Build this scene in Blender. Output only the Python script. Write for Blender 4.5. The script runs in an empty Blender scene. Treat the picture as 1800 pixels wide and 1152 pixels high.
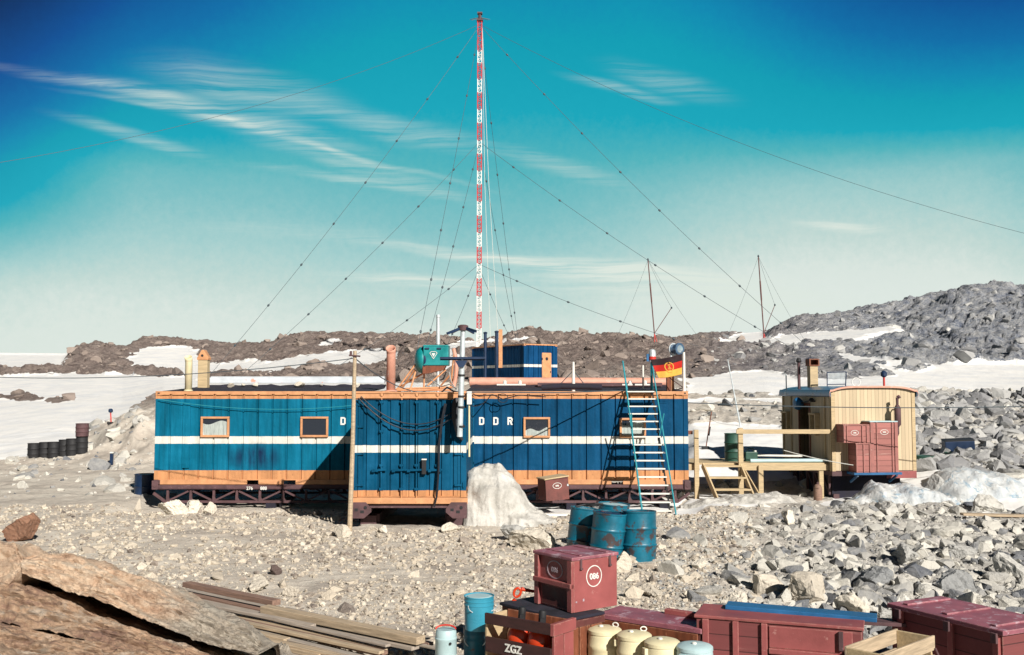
import bpy, bmesh, math, random
import numpy as np
from mathutils import Vector, Matrix, Euler
R = math.radians
random.seed(7); np.random.seed(7)
SC = bpy.context.scene
COL = SC.collection

# ------------------------------------------------------------------ camera
F = 1750.0          # focal length in photo pixels (photo 1800 wide)
EYE = 2.95
PITCH = math.atan(109.0 / F)
cam = bpy.data.cameras.new("camera")
cam.sensor_width = 36.0
cam.lens = 36.0 * F / 1800.0
cam.clip_start = 0.1
cam.clip_end = 6000.0
camo = bpy.data.objects.new("camera", cam)
COL.objects.link(camo)
camo.location = (0, 0, EYE)
camo.rotation_euler = (R(90) + PITCH, 0, 0)
SC.camera = camo

# ------------------------------------------------------------------ light
LIGHT = Vector((-0.54, 1.0, -0.655)).normalized()     # the way sunlight travels
SUN_EL = math.asin(-LIGHT.z)
SUN_AZ = math.atan2(-LIGHT.x, -LIGHT.y)
EXPO = 0.48
SC.view_settings.view_transform = 'Standard'
SC.view_settings.look = 'None'
SC.view_settings.gamma = 1.0
SC.view_settings.exposure = EXPO
sun = bpy.data.lights.new("sun", 'SUN')
sun.energy = 5.0
sun.angle = R(0.5)
sun.color = (1.0, 0.945, 0.87)
suno = bpy.data.objects.new("sun", sun)
COL.objects.link(suno)
suno.location = (20, -40, 40)
suno.rotation_euler = LIGHT.to_track_quat('-Z', 'Y').to_euler()

def nd(t, kind, **kw):
    n = t.nodes.new(kind)
    for k, v in kw.items():
        setattr(n, k, v)
    return n

def setin(n, **kw):
    for k, v in kw.items():
        n.inputs[k.replace('_', ' ')].default_value = v
    return n

def math_(t, op, a, b=None, c=None, clamp=False):
    n = nd(t, 'ShaderNodeMath', operation=op, use_clamp=clamp)
    for i, v in enumerate((a, b, c)):
        if v is None: continue
        if isinstance(v, (int, float)): n.inputs[i].default_value = v
        else: t.links.new(v, n.inputs[i])
    return n.outputs[0]

def ramp_(t, fac, stops, interp='LINEAR'):
    n = nd(t, 'ShaderNodeValToRGB')
    n.color_ramp.interpolation = interp
    e = n.color_ramp.elements
    while len(e) < len(stops): e.new(0.5)
    for el, (p, c) in zip(e, stops):
        el.position = p
        el.color = (c[0], c[1], c[2], 1) if isinstance(c, (tuple, list)) else (c, c, c, 1)
    if fac is not None: t.links.new(fac, n.inputs[0])
    return n.outputs[0]

def mix_(t, fac, a, b, mode='MIX'):
    n = nd(t, 'ShaderNodeMix', data_type='RGBA', blend_type=mode, clamp_factor=True)
    for i, v in ((0, fac), (6, a), (7, b)):
        if isinstance(v, (int, float)): n.inputs[i].default_value = v
        elif isinstance(v, (tuple, list)): n.inputs[i].default_value = (v[0], v[1], v[2], 1)
        else: t.links.new(v, n.inputs[i])
    return n.outputs[2]

def noise_(t, vec, scale, detail=4, rough=0.55, out=0, dist=0.0):
    n = nd(t, 'ShaderNodeTexNoise')
    setin(n, Scale=scale, Detail=detail, Roughness=rough, Distortion=dist)
    if vec is not None: t.links.new(vec, n.inputs['Vector'])
    return n.outputs[out]

def srgb(r, g, b):
    f = lambda c: (c / 255 / 12.92) if c <= 10 else ((c / 255 + 0.055) / 1.055) ** 2.4
    return (f(r), f(g), f(b))

# world: a Nishita sky toned towards the teal film sky, with thin cirrus
wd = bpy.data.worlds.new("World")
SC.world = wd
wd.use_nodes = True
t = wd.node_tree
t.nodes.clear()
SKY_S = 0.10
out = nd(t, 'ShaderNodeOutputWorld')
bg = nd(t, 'ShaderNodeBackground'); bg.inputs['Strength'].default_value = SKY_S
t.links.new(bg.outputs[0], out.inputs[0])
sky = nd(t, 'ShaderNodeTexSky', sky_type='NISHITA', sun_disc=False, sun_elevation=SUN_EL, sun_rotation=SUN_AZ)
tc = nd(t, 'ShaderNodeTexCoord')
sep = nd(t, 'ShaderNodeSeparateXYZ'); t.links.new(tc.outputs['Generated'], sep.inputs[0])
dx, dy, dz = sep.outputs
hor = math_(t, 'SQRT', math_(t, 'ADD', math_(t, 'MULTIPLY', dx, dx), math_(t, 'MULTIPLY', dy, dy)))
hor = math_(t, 'MAXIMUM', hor, 0.02)
zel = math_(t, 'MAXIMUM', math_(t, 'DIVIDE', dz, hor), 0.0)
az = math_(t, 'DIVIDE', dx, hor)
# warp a little so the tone is not a perfect gradient
wn = noise_(t, tc.outputs['Generated'], 3.0, 3)
def sst(v, lo, hi):
    n = nd(t, 'ShaderNodeMapRange', interpolation_type='SMOOTHSTEP'); t.links.new(v, n.inputs[0])
    n.inputs[1].default_value = lo; n.inputs[2].default_value = hi; n.inputs[3].default_value = 0; n.inputs[4].default_value = 1
    return n.outputs[0]
def mul(*v):
    r = v[0]
    for q in v[1:]: r = math_(t, 'MULTIPLY', r, q)
    return r
naz = math_(t, 'MULTIPLY', az, -1.0)
aaz = math_(t, 'ABSOLUTE', az)
W_ = mul(math_(t, 'SUBTRACT', 1.0, math_(t, 'MULTIPLY', sst(aaz, .40, .52), .8)), sst(zel, .02, .10), math_(t, 'SUBTRACT', 1.0, sst(zel, .19, .27)))
zz = math_(t, 'SUBTRACT', zel, mul(sst(az, 0.0, .26), W_, .065))
zz = math_(t, 'SUBTRACT', zz, mul(sst(naz, .08, .30), W_, .034))
zz = math_(t, 'ADD', zz, mul(sst(aaz, .1, .5), math_(t, 'MAXIMUM', math_(t, 'SUBTRACT', zel, .21), 0.0), 1.75))
zz = math_(t, 'ADD', zz, mul(sst(naz, .34, .53), sst(zel, .08, .22), .27))
zz = math_(t, 'ADD', zz, math_(t, 'MULTIPLY', math_(t, 'SUBTRACT', wn, 0.5), 0.04))
zz = math_(t, 'ADD', zz, mul(math_(t, 'SUBTRACT', noise_(t, tc.outputs['Generated'], 130.0, 3, .7), .5), .035))
k2000 = 2000.0 / F
def zv(v): return (685 - v) / F
stops = [(0.0, (226, 234, 228)), (zv(600), (218, 229, 222)), (zv(544), (194, 217, 211)), (zv(480), (166, 207, 205)), (zv(400), (128, 193, 196)),
         (zv(300), (80, 180, 188)), (zv(200), (12, 167, 187)), (zv(60), (0, 158, 180)), (0.42, (0, 138, 178)), (0.50, (0, 110, 168)), (0.62, (0, 78, 148)), (0.75, (0, 52, 110)), (0.88, (0, 22, 56)), (1.0, (0, 16, 44))]
tone = ramp_(t, zz, [(min(p, 1), tuple(x for x in srgb(*c))) for p, c in stops])
# cirrus streaks, each at its own place in the sky
yy = math_(t, 'MAXIMUM', dy, 0.15)
comb = nd(t, 'ShaderNodeCombineXYZ')
t.links.new(math_(t, 'DIVIDE', dx, yy), comb.inputs[0]); t.links.new(math_(t, 'DIVIDE', dz, yy), comb.inputs[1])
wv = nd(t, 'ShaderNodeTexNoise'); setin(wv, Scale=9.0, Detail=3); t.links.new(comb.outputs[0], wv.inputs['Vector'])
off = nd(t, 'ShaderNodeVectorMath', operation='MULTIPLY_ADD')
t.links.new(wv.outputs['Color'], off.inputs[0]); off.inputs[1].default_value = (0.03, 0.016, 0); t.links.new(comb.outputs[0], off.inputs[2])
streaks = [(120, 128, 640, 258, 24, .50), (250, 110, 620, 190, 52, .34), (-60, 100, 330, 168, 14, .26), (90, 195, 380, 275, 16, .34),
           (420, 228, 840, 352, 20, .30), (440, 283, 850, 352, 12, .40), (540, 180, 870, 265, 30, .34), (1000, 122, 1190, 170, 13, .42),
           (1060, 100, 1290, 165, 30, .20), (1390, 388, 1570, 406, 13, .62), (580, 418, 1060, 482, 14, .40), (570, 482, 930, 512, 14, .60),
           (240, 150, 700, 300, 9, .14), (300, 175, 760, 315, 10, .2), (100, 150, 480, 215, 7, .3), (500, 240, 860, 330, 7, .3), (820, 452, 1430, 510, 26, .62), (900, 480, 1560, 560, 48, .60), (840, 250, 1120, 325, 22, .28), (300, 395, 700, 415, 20, .12)]
tot = None
for (u0, v0, u1, v1, w, amp) in streaks:
    x0, z0, x1, z1 = (u0 - 900) / F, (685 - v0) / F, (u1 - 900) / F, (685 - v1) / F
    mp = nd(t, 'ShaderNodeMapping', vector_type='TEXTURE')
    mp.inputs['Location'].default_value = ((x0 + x1) / 2 + 0.015, (z0 + z1) / 2 + 0.008, 0)
    mp.inputs['Rotation'].default_value = (0, 0, math.atan2(z1 - z0, x1 - x0))
    mp.inputs['Scale'].default_value = (math.hypot(x1 - x0, z1 - z0) * 0.72, w * 1.25 / F, 1)
    t.links.new(off.outputs[0], mp.inputs['Vector'])
    ln = nd(t, 'ShaderNodeVectorMath', operation='LENGTH'); t.links.new(mp.outputs[0], ln.inputs[0])
    mr = nd(t, 'ShaderNodeMapRange', interpolation_type='SMOOTHERSTEP')
    t.links.new(ln.outputs['Value'], mr.inputs[0])
    mr.inputs[1].default_value = 1.0; mr.inputs[2].default_value = 0.0; mr.inputs[3].default_value = 0.0; mr.inputs[4].default_value = amp * (1.12 if v0 < 380 else 1.6)
    tot = mr.outputs[0] if tot is None else math_(t, 'ADD', tot, mr.outputs[0])
fm = nd(t, 'ShaderNodeMapping'); fm.inputs['Rotation'].default_value = (0, 0, R(13)); fm.inputs['Scale'].default_value = (5, 130, 1)
t.links.new(off.outputs[0], fm.inputs['Vector'])
fib = noise_(t, fm.outputs[0], 1.0, 10, 0.66, dist=.35)
fib = ramp_(t, fib, [(0.38, 0.10), (0.60, 1.0)])
cl = math_(t, 'MULTIPLY', tot, fib, clamp=True)
tone = mix_(t, cl, tone, srgb(222, 232, 222))
bk = nd(t, 'ShaderNodeMapRange', interpolation_type='SMOOTHSTEP'); t.links.new(dy, bk.inputs[0]); bk.inputs[1].default_value = -.5; bk.inputs[2].default_value = .5; bk.inputs[3].default_value = .28; bk.inputs[4].default_value = 1.0
tb = nd(t, 'ShaderNodeVectorMath', operation='SCALE'); t.links.new(tone, tb.inputs[0]); t.links.new(bk.outputs[0], tb.inputs[3]); tone = tb.outputs[0]
gain = SKY_S * (2 ** EXPO)
sc_ = nd(t, 'ShaderNodeVectorMath', operation='SCALE'); t.links.new(tone, sc_.inputs[0]); sc_.inputs[3].default_value = 1.0 / gain
fin = mix_(t, 0.97, sky.outputs[0], sc_.outputs[0])
t.links.new(fin, bg.inputs['Color'])
# ------------------------------------------------------------------ placing: photo pixel + pixels-per-metre -> world point
def P(u, v, s):
    y = F / s
    a = (u - 900.0) / F; b = (576.0 - v) / F
    cp, sp = math.cos(PITCH), math.sin(PITCH)
    d = Vector((a, cp - b * sp, sp + b * cp))
    return Vector((0, 0, EYE)) + d * (y / d.y)

# ------------------------------------------------------------------ objects, labels
def tag(o, label=None, cat=None, group=None, kind=None):
    if label: o['label'] = label
    if cat: o['category'] = cat
    if group: o['group'] = group
    if kind: o['kind'] = kind
    return o

def thing(name, label, cat, loc=(0, 0, 0), rot=(0, 0, 0), group=None):
    o = bpy.data.objects.new(name, None)
    COL.objects.link(o)
    o.empty_display_size = 0.2
    o.location = loc
    o.rotation_euler = rot if isinstance(rot, (tuple, list, Euler)) else (0, 0, rot)
    return tag(o, label, cat, group)

def copy_tree(o, parent=None):
    c = o.copy(); COL.objects.link(c)
    if parent is not None: c.parent = parent
    for ch in list(o.children): copy_tree(ch, c)
    return c

class MB:
    """collects shapes for one mesh"""
    def __init__(self):
        self.v = []; self.f = []; self.mi = []; self.m = 0
    def add(self, vs, fs):
        b = len(self.v)
        self.v += [tuple(p) for p in vs]
        self.f += [tuple(i + b for i in f) for f in fs]
        self.mi += [self.m] * len(fs)
        return self
    def box(self, x0, y0, z0, x1, y1, z1, tf=None):
        vs = [Vector((x, y, z)) for z in (z0, z1) for y in (y0, y1) for x in (x0, x1)]
        if tf is not None: vs = [tf @ p for p in vs]
        return self.add(vs, [(0, 2, 3, 1), (4, 5, 7, 6), (0, 1, 5, 4), (2, 6, 7, 3), (0, 4, 6, 2), (1, 3, 7, 5)])
    def bar(self, a, b, w, h=None, up=(0, 0, 1)):
        """square bar from a to b, w wide, h high"""
        h = h or w
        a, b = Vector(a), Vector(b); d = (b - a)
        x = d.normalized(); s = x.cross(Vector(up))
        if s.length < 1e-4: s = x.cross(Vector((0, 1, 0)))
        s.normalize(); n = s.cross(x)
        q = [a + s * i * w / 2 + n * j * h / 2 for i, j in ((-1, -1), (1, -1), (1, 1), (-1, 1))]
        return self.add(q + [p + d for p in q], [(0, 1, 2, 3)[::-1], (4, 5, 6, 7), (0, 1, 5, 4), (1, 2, 6, 5), (2, 3, 7, 6), (3, 0, 4, 7)])
    def tube(self, pts, r, n=8, cap=True):
        pts = [Vector(p) for p in pts]
        rs = r if isinstance(r, (list, tuple)) else [r] * len(pts)
        vs = []; prev = None
        for i, p in enumerate(pts):
            d = (pts[min(i + 1, len(pts) - 1)] - pts[max(i - 1, 0)]).normalized()
            if prev is None:
                s = d.cross(Vector((0, 0, 1)))
                if s.length < 1e-3: s = d.cross(Vector((0, 1, 0)))
            else:
                s = prev - d * prev.dot(d)
            s.normalize(); prev = s; q = d.cross(s)
            vs += [p + (s * math.cos(2 * math.pi * k / n) + q * math.sin(2 * math.pi * k / n)) * rs[i] for k in range(n)]
        fs = [(i * n + k, i * n + (k + 1) % n, (i + 1) * n + (k + 1) % n, (i + 1) * n + k) for i in range(len(pts) - 1) for k in range(n)]
        if cap: fs += [tuple(range(n))[::-1], tuple((len(pts) - 1) * n + k for k in range(n))]
        return self.add(vs, fs)
    def lathe(self, prof, n=24, c=(0, 0, 0), tf=None, cap=True):
        vs = []
        for r, z in prof:
            vs += [Vector((c[0] + r * math.cos(2 * math.pi * k / n), c[1] + r * math.sin(2 * math.pi * k / n), c[2] + z)) for k in range(n)]
        if tf is not None: vs = [tf @ p for p in vs]
        fs = [(i * n + k, i * n + (k + 1) % n, (i + 1) * n + (k + 1) % n, (i + 1) * n + k) for i in range(len(prof) - 1) for k in range(n)]
        if cap: fs += [tuple(range(n))[::-1], tuple((len(prof) - 1) * n + k for k in range(n))]
        return self.add(vs, fs)
    def prism(self, poly, y0, y1, tf=None):
        """polygon given in x,z, extruded along y"""
        n = len(poly)
        vs = [Vector((x, y0, z)) for x, z in poly] + [Vector((x, y1, z)) for x, z in poly]
        if tf is not None: vs = [tf @ p for p in vs]
        return self.add(vs, [tuple(range(n)), tuple(range(2 * n - 1, n - 1, -1))] + [(i, i + n, (i + 1) % n + n, (i + 1) % n) for i in range(n)])
    def ring(self, rx, rz, w, y0, y1, n=40, tf=None, a0=0.0, a1=2 * math.pi):
        """flat elliptical ring in the x,z plane, y0..y1 thick"""
        full = abs(a1 - a0 - 2 * math.pi) < 1e-6
        m = n if full else n + 1
        vs = []
        for k in range(m):
            a = a0 + (a1 - a0) * k / n
            for e, y in ((0, y0), (w, y0), (w, y1), (0, y1)):
                vs.append(Vector(((rx - e) * math.cos(a), y, (rz - e) * math.sin(a))))
        if tf is not None: vs = [tf @ p for p in vs]
        fs = []
        for k in range(n):
            a, b = k * 4, ((k + 1) % m) * 4
            fs += [(a + i, a + (i + 1) % 4, b + (i + 1) % 4, b + i) for i in range(4)]
        return self.add(vs, fs)
    def build(self, name, mat, parent=None, bevel=0, smooth=None, loc=None, rot=None):
        me = bpy.data.meshes.new(name)
        me.from_pydata(self.v, [], self.f)
        mats = mat if isinstance(mat, (list, tuple)) else [mat]
        for m in mats: me.materials.append(m)
        if len(mats) > 1: me.polygons.foreach_set('material_index', self.mi)
        bm = bmesh.new(); bm.from_mesh(me)
        bmesh.ops.recalc_face_normals(bm, faces=bm.faces)
        bm.to_mesh(me); bm.free()
        if smooth:
            me.polygons.foreach_set('use_smooth', [True] * len(me.polygons))
            me.set_sharp_from_angle(angle=R(smooth))
        me.update()
        o = bpy.data.objects.new(name, me)
        COL.objects.link(o)
        if parent is not None: o.parent = parent
        if loc is not None: o.location = loc
        if rot is not None: o.rotation_euler = rot
        if bevel:
            b = o.modifiers.new('bevel', 'BEVEL'); b.width = bevel; b.segments = 2; b.limit_method = 'ANGLE'; b.angle_limit = R(40)
        return o

_txt = {}
def text_geo(s):
    """outline letters as (verts, faces), 1 high, centred, facing -y"""
    if s not in _txt:
        cu = bpy.data.curves.new('letters', 'FONT'); cu.body = s; cu.extrude = 0.02; cu.offset = 0.02
        cu.align_x = 'CENTER'; cu.align_y = 'CENTER'
        ob = bpy.data.objects.new('letters', cu); COL.objects.link(ob)
        dg = bpy.context.evaluated_depsgraph_get()
        me = bpy.data.meshes.new_from_object(ob.evaluated_get(dg))
        vs = [Vector(v.co) for v in me.vertices]; fs = [tuple(p.vertices) for p in me.polygons]
        bpy.data.objects.remove(ob); bpy.data.curves.remove(cu); bpy.data.meshes.remove(me)
        zs = [v.y for v in vs]; h = max(zs) - min(zs); mid = (max(zs) + min(zs)) / 2
        _txt[s] = ([Vector((v.x / h, -v.z / h, (v.y - mid) / h)) for v in vs], fs)
    return _txt[s]

def add_text(mb, s, h, tf, sx=1.0):
    vs, fs = text_geo(s)
    mb.add([tf @ Vector((v.x * h * sx, v.y * 0.004 / 0.02, v.z * h)) for v in vs], fs)

def block_letter(mb, ch, w, h, th, tf):
    if ch == 'D':
        o = [(0, 0), (w * .72, 0), (w, h * .16), (w, h * .84), (w * .72, h), (0, h)]
        i = [(th, th), (w * .62, th), (w - th, h * .24), (w - th, h * .76), (w * .62, h - th), (th, h - th)]
        for k in range(6):
            a, b, c, d = o[k], o[(k + 1) % 6], i[(k + 1) % 6], i[k]
            mb.prism([a, b, c, d], -.004, .004, tf)
    else:
        mb.prism([(0, 0), (th, 0), (th, h), (0, h)], -.004, .004, tf)
        mb.prism([(th, h - th), (w * .95, h - th), (w * .8, h), (th, h)], -.004, .004, tf)
        mb.prism([(w - th, h * .5), (w, h * .5), (w, h * .85), (w * .95, h - th), (w - th, h - th)], -.004, .004, tf)
        mb.prism([(th, h * .42), (w * .9, h * .42), (w, h * .5), (w - th, h * .42 + th), (th, h * .42 + th)], -.004, .004, tf)
        mb.prism([(w * .42, h * .42), (w - th * 1.1, 0), (w, 0), (w * .8, h * .42)], -.004, .004, tf)

# ------------------------------------------------------------------ materials
def coords(t, jitter=True):
    tc = nd(t, 'ShaderNodeTexCoord')
    if not jitter: return tc.outputs['Object']
    oi = nd(t, 'ShaderNodeObjectInfo')
    k = nd(t, 'ShaderNodeVectorMath', operation='MULTIPLY_ADD')
    c = nd(t, 'ShaderNodeCombineXYZ')
    for i in range(3): t.links.new(oi.outputs['Random'], c.inputs[i])
    t.links.new(c.outputs[0], k.inputs[0]); k.inputs[1].default_value = (31, 17, 23); t.links.new(tc.outputs['Object'], k.inputs[2])
    return k.outputs[0]

def worn_edges(t, base, col, radius=.012):
    bv = nd(t, 'ShaderNodeBevel', samples=4); bv.inputs['Radius'].default_value = radius
    ge = nd(t, 'ShaderNodeNewGeometry'); dt = nd(t, 'ShaderNodeVectorMath', operation='DOT_PRODUCT')
    t.links.new(bv.outputs[0], dt.inputs[0]); t.links.new(ge.outputs['Normal'], dt.inputs[1])
    e = math_(t, 'SUBTRACT', 1.0, dt.outputs['Value'])
    e = math_(t, 'MULTIPLY', ramp_(t, e, [(.01, 0.0), (.10, 1.0)]), ramp_(t, noise_(t, coords(t), 16, 5, .75), [(.42, 0.0), (.58, .85)]))
    return mix_(t, e, base, col)

def new_mat(name):
    m = bpy.data.materials.new(name); m.use_nodes = True
    t = m.node_tree
    return m, t, t.nodes['Principled BSDF']

def bump_(t, bsdf, h, strength, dist=0.01):
    b = nd(t, 'ShaderNodeBump'); setin(b, Strength=strength, Distance=dist)
    t.links.new(h, b.inputs['Height']); t.links.new(b.outputs[0], bsdf.inputs['Normal'])

def mat(name, col, rough=.7, var=.18, scale=3.0, metal=0, spots=None, spot_t=.66, spot_scale=9, stretch=None, bump=.15, bscale=40, alt=None, edge=None):
    m, t, b = new_mat(name)
    c = coords(t)
    vec = c
    if stretch:
        mp = nd(t, 'ShaderNodeMapping'); mp.inputs['Scale'].default_value = stretch; t.links.new(c, mp.inputs['Vector']); vec = mp.outputs[0]
    n1 = noise_(t, vec, scale, 6, .62)
    lo = tuple(x * (1 - var) for x in col); hi = tuple(min(1, x * (1 + var)) for x in (alt or col))
    cc = ramp_(t, n1, [(.3, lo), (.7, hi)])
    if spots:
        n2 = noise_(t, vec, spot_scale, 8, .7)
        cc = mix_(t, ramp_(t, n2, [(spot_t, 0.0), (spot_t + .04, .9)]), cc, spots)
    if edge: cc = worn_edges(t, cc, edge)
    t.links.new(cc, b.inputs['Base Color'])
    rr = ramp_(t, n1, [(.3, max(0, rough - .12)), (.7, min(1, rough + .1))]); t.links.new(rr, b.inputs['Roughness'])
    b.inputs['Metallic'].default_value = metal
    if bump:
        bump_(t, b, noise_(t, vec, bscale, 5, .6), bump)
    return m

ORANGE = (.52, .25, .115)
TEAL = (.003, .105, .165)
def container_paint(name, col, z_low, z_s0, z_s1, z_top, soot=None):
    """painted steel: orange foot and head bands, a white stripe, chips and runs"""
    m, t, b = new_mat(name)
    tc = nd(t, 'ShaderNodeTexCoord'); ob = tc.outputs['Object']
    sp = nd(t, 'ShaderNodeSeparateXYZ'); t.links.new(ob, sp.inputs[0])
    zed = math_(t, 'ADD', sp.outputs[2], math_(t, 'MULTIPLY', math_(t, 'SUBTRACT', noise_(t, ob, 6, 3), .5), .018))
    mp = nd(t, 'ShaderNodeMapping'); mp.inputs['Scale'].default_value = (1, 1, .14); t.links.new(ob, mp.inputs['Vector'])
    n1 = noise_(t, mp.outputs[0], 5, 7, .68)
    n0 = noise_(t, ob, .8, 4, .6)
    blue = ramp_(t, math_(t, 'ADD', math_(t, 'MULTIPLY', n1, .6), math_(t, 'MULTIPLY', n0, .4)), [(.32, tuple(x * .62 for x in col)), (.5, col), (.70, tuple(min(1, x * 1.45 + .004) for x in col))])
    mpg = nd(t, 'ShaderNodeMapping'); mpg.inputs['Scale'].default_value = (7, 7, .22); t.links.new(ob, mpg.inputs['Vector'])
    run = noise_(t, mpg.outputs[0], 1.0, 7, .7)
    blue = mix_(t, ramp_(t, run, [(.50, 0.0), (.72, .62)]), blue, tuple(x * .30 for x in col))
    blue = mix_(t, ramp_(t, run, [(.26, .35), (.36, 0.0)]), blue, tuple(min(1, x * 1.5 + .02) for x in col))
    chips = ramp_(t, noise_(t, ob, 26, 6, .75), [(.665, 0.0), (.68, .85)])
    blue = mix_(t, math_(t, 'MULTIPLY', chips, ramp_(t, n0, [(.46, 0.0), (.6, 1.0)])), blue, (.04, .30, .36))
    on = noise_(t, mp.outputs[0], 7, 6, .65)
    orange = ramp_(t, on, [(.3, tuple(x * .72 for x in ORANGE)), (.7, tuple(x * 1.15 for x in ORANGE))])
    rust = ramp_(t, noise_(t, ob, 13, 6, .75), [(.62, 0.0), (.67, .75)])
    orange = mix_(t, rust, orange, (.16, .07, .045))
    white = ramp_(t, on, [(.3, (.50, .49, .44)), (.7, (.68, .67, .62))])
    white = mix_(t, ramp_(t, noise_(t, ob, 19, 6, .75), [(.68, 0.0), (.71, .6)]), white, (.25, .28, .28))
    def above(z): return math_(t, 'GREATER_THAN', zed, z)
    cc = mix_(t, above(z_low), orange, blue)
    cc = mix_(t, math_(t, 'SUBTRACT', above(z_s0), above(z_s1)), cc, white)
    cc = mix_(t, above(z_top), cc, orange)
    if soot:
        x0, x1, z0, z1 = soot
        mp2 = nd(t, 'ShaderNodeMapping', vector_type='TEXTURE')
        mp2.inputs['Location'].default_value = ((x0 + x1) / 2, 0, (z0 + z1) / 2); mp2.inputs['Scale'].default_value = ((x1 - x0) / 2, 50, (z1 - z0) / 2)
        t.links.new(ob, mp2.inputs['Vector'])
        ln = nd(t, 'ShaderNodeVectorMath', operation='LENGTH'); t.links.new(mp2.outputs[0], ln.inputs[0])
        mask = math_(t, 'MULTIPLY', ramp_(t, ln.outputs['Value'], [(.35, .95), (1.0, 0.0)]), ramp_(t, noise_(t, mp.outputs[0], 6, 4), [(.36, .25), (.62, 1.0)]))
        cc = mix_(t, mask, cc, (.006, .012, .045))
    t.links.new(cc, b.inputs['Base Color'])
    b.inputs['Roughness'].default_value = .6; b.inputs['Specular IOR Level'].default_value = .08
    bump_(t, b, math_(t, 'ADD', noise_(t, ob, 7, 4), math_(t, 'MULTIPLY', noise_(t, ob, 1.7, 3), 2.2)), .4, .03)
    return m

def plank_paint(name, col, pitch, axis=0, var=.3, wear=None, wear_t=.62, gap=.05, rough=.75, edge_c=None):
    """boards: each board its own tone, fine grain, dark gaps between boards"""
    m, t, b = new_mat(name)
    tc = nd(t, 'ShaderNodeTexCoord'); ob = tc.outputs['Object']
    sp = nd(t, 'ShaderNodeSeparateXYZ'); t.links.new(ob, sp.inputs[0])
    s = math_(t, 'ADD', sp.outputs[0], sp.outputs[1]) if axis == 'xy' else sp.outputs[axis]
    q = math_(t, 'DIVIDE', math_(t, 'ADD', s, 50.0), pitch)
    cell = math_(t, 'FLOOR', q); fr = math_(t, 'FRACT', q)
    wnz = nd(t, 'ShaderNodeTexWhiteNoise', noise_dimensions='1D'); t.links.new(cell, wnz.inputs['W'])
    along = 2 if axis in (0, 1, 'xy') else 0
    scl = [22, 22, 22]; scl[along] = 1.3
    mp = nd(t, 'ShaderNodeMapping'); mp.inputs['Scale'].default_value = scl; t.links.new(ob, mp.inputs['Vector'])
    g = noise_(t, mp.outputs[0], 1, 6, .6)
    tone = math_(t, 'ADD', math_(t, 'MULTIPLY', wnz.outputs['Value'], .55), math_(t, 'MULTIPLY', g, .45))
    cc = ramp_(t, tone, [(.1, tuple(x * (1 - var) for x in col)), (.85, tuple(min(1, x * (1 + var)) for x in col))])
    if wear:
        cc = mix_(t, ramp_(t, noise_(t, mp.outputs[0], .8, 7, .75), [(wear_t, 0.0), (wear_t + .08, .8)]), cc, wear)
    edge = math_(t, 'ADD', math_(t, 'LESS_THAN', fr, gap), math_(t, 'GREATER_THAN', fr, 1 - gap * .4))
    cc = mix_(t, math_(t, 'MULTIPLY', edge, .8), cc, tuple(x * .18 for x in col))
    if edge_c: cc = worn_edges(t, cc, edge_c)
    t.links.new(cc, b.inputs['Base Color']); b.inputs['Roughness'].default_value = rough
    hgt = math_(t, 'SUBTRACT', math_(t, 'MULTIPLY', g, .3), edge)
    bump_(t, b, hgt, .5, .006)
    return m

M = {}
M['orange'] = mat('orange_paint', ORANGE, .6, .22, 4, spots=(.17, .07, .045), spot_t=.64)
M['pink'] = mat('faded_orange_paint', (.58, .29, .21), .6, .2, 3, spots=(.62, .5, .45), spot_t=.62)
M['brown'] = mat('brown_iron', (.085, .042, .046), .75, .35, 5, spots=(.15, .09, .09), spot_t=.6)
M['white'] = mat('white_paint', (.66, .65, .60), .6, .12, 6)
M['cream'] = mat('cream_plastic', (.62, .56, .36), .55, .10, 5, spots=(.45, .38, .2), spot_t=.7)
M['black'] = mat('black_rubber', (.012, .012, .014), .7, .3, 8)
M['tar'] = mat('tar_paper', (.012, .011, .022), .9, .5, 5, bump=.5, bscale=12)
M['metal'] = mat('galvanised_metal', (.55, .60, .62), .45, .2, 6, metal=.35)
M['teal_iron'] = mat('teal_machine_paint', (.004, .21, .22), .45, .25, 4, spots=(.02, .06, .07), spot_t=.68)
M['drum'] = mat('blue_drum_paint', (.003, .105, .165), .40, .4, 2.5, spots=(.055, .032, .028), spot_t=.54, spot_scale=4, bump=.3, bscale=14)
M['navy_drum'] = mat('navy_drum_paint', (.004, .02, .06), .5, .3, 3)
M['bucket'] = mat('blue_bucket_paint', (.035, .25, .36), .35, .12, 4)
M['pale_blue'] = mat('pale_blue_paint', (.38, .52, .54), .5, .12, 4, spots=(.2, .25, .27), spot_t=.7)
M['maroon'] = plank_paint('maroon_boards', (.185, .046, .046), .145, 2, .28, wear=(.34, .17, .15), wear_t=.63, edge_c=(.40, .24, .19))
M['maroon_flat'] = mat('maroon_plywood', (.255, .066, .064), .62, .2, 3, spots=(.38, .18, .16), spot_t=.63, spot_scale=11, edge=(.42, .25, .20))
M['maroon_dark'] = mat('dark_maroon_wood', (.085, .020, .018), .7, .35, 6, spots=(.22, .09, .07), spot_t=.66, stretch=(1, 1, 1), edge=(.34, .19, .14))
M['lid'] = mat('worn_maroon_lid', (.25, .080, .105), .6, .3, 4, spots=(.40, .28, .32), spot_t=.56, spot_scale=7, edge=(.46, .32, .30))
M['brown_wood'] = mat('brown_crate_wood', (.16, .045, .018), .7, .4, 5, spots=(.32, .12, .06), spot_t=.62, stretch=(3, 3, .6), edge=(.42, .24, .15))
M['gas_red'] = mat('red_cylinder_paint', (.50, .045, .012), .3, .15, 3)
M['letter'] = mat('white_lettering', (.66, .66, .62), .6, .15, 30)
M['letter_grey'] = mat('worn_grey_lettering', (.34, .27, .30), .7, .3, 30)
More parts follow.
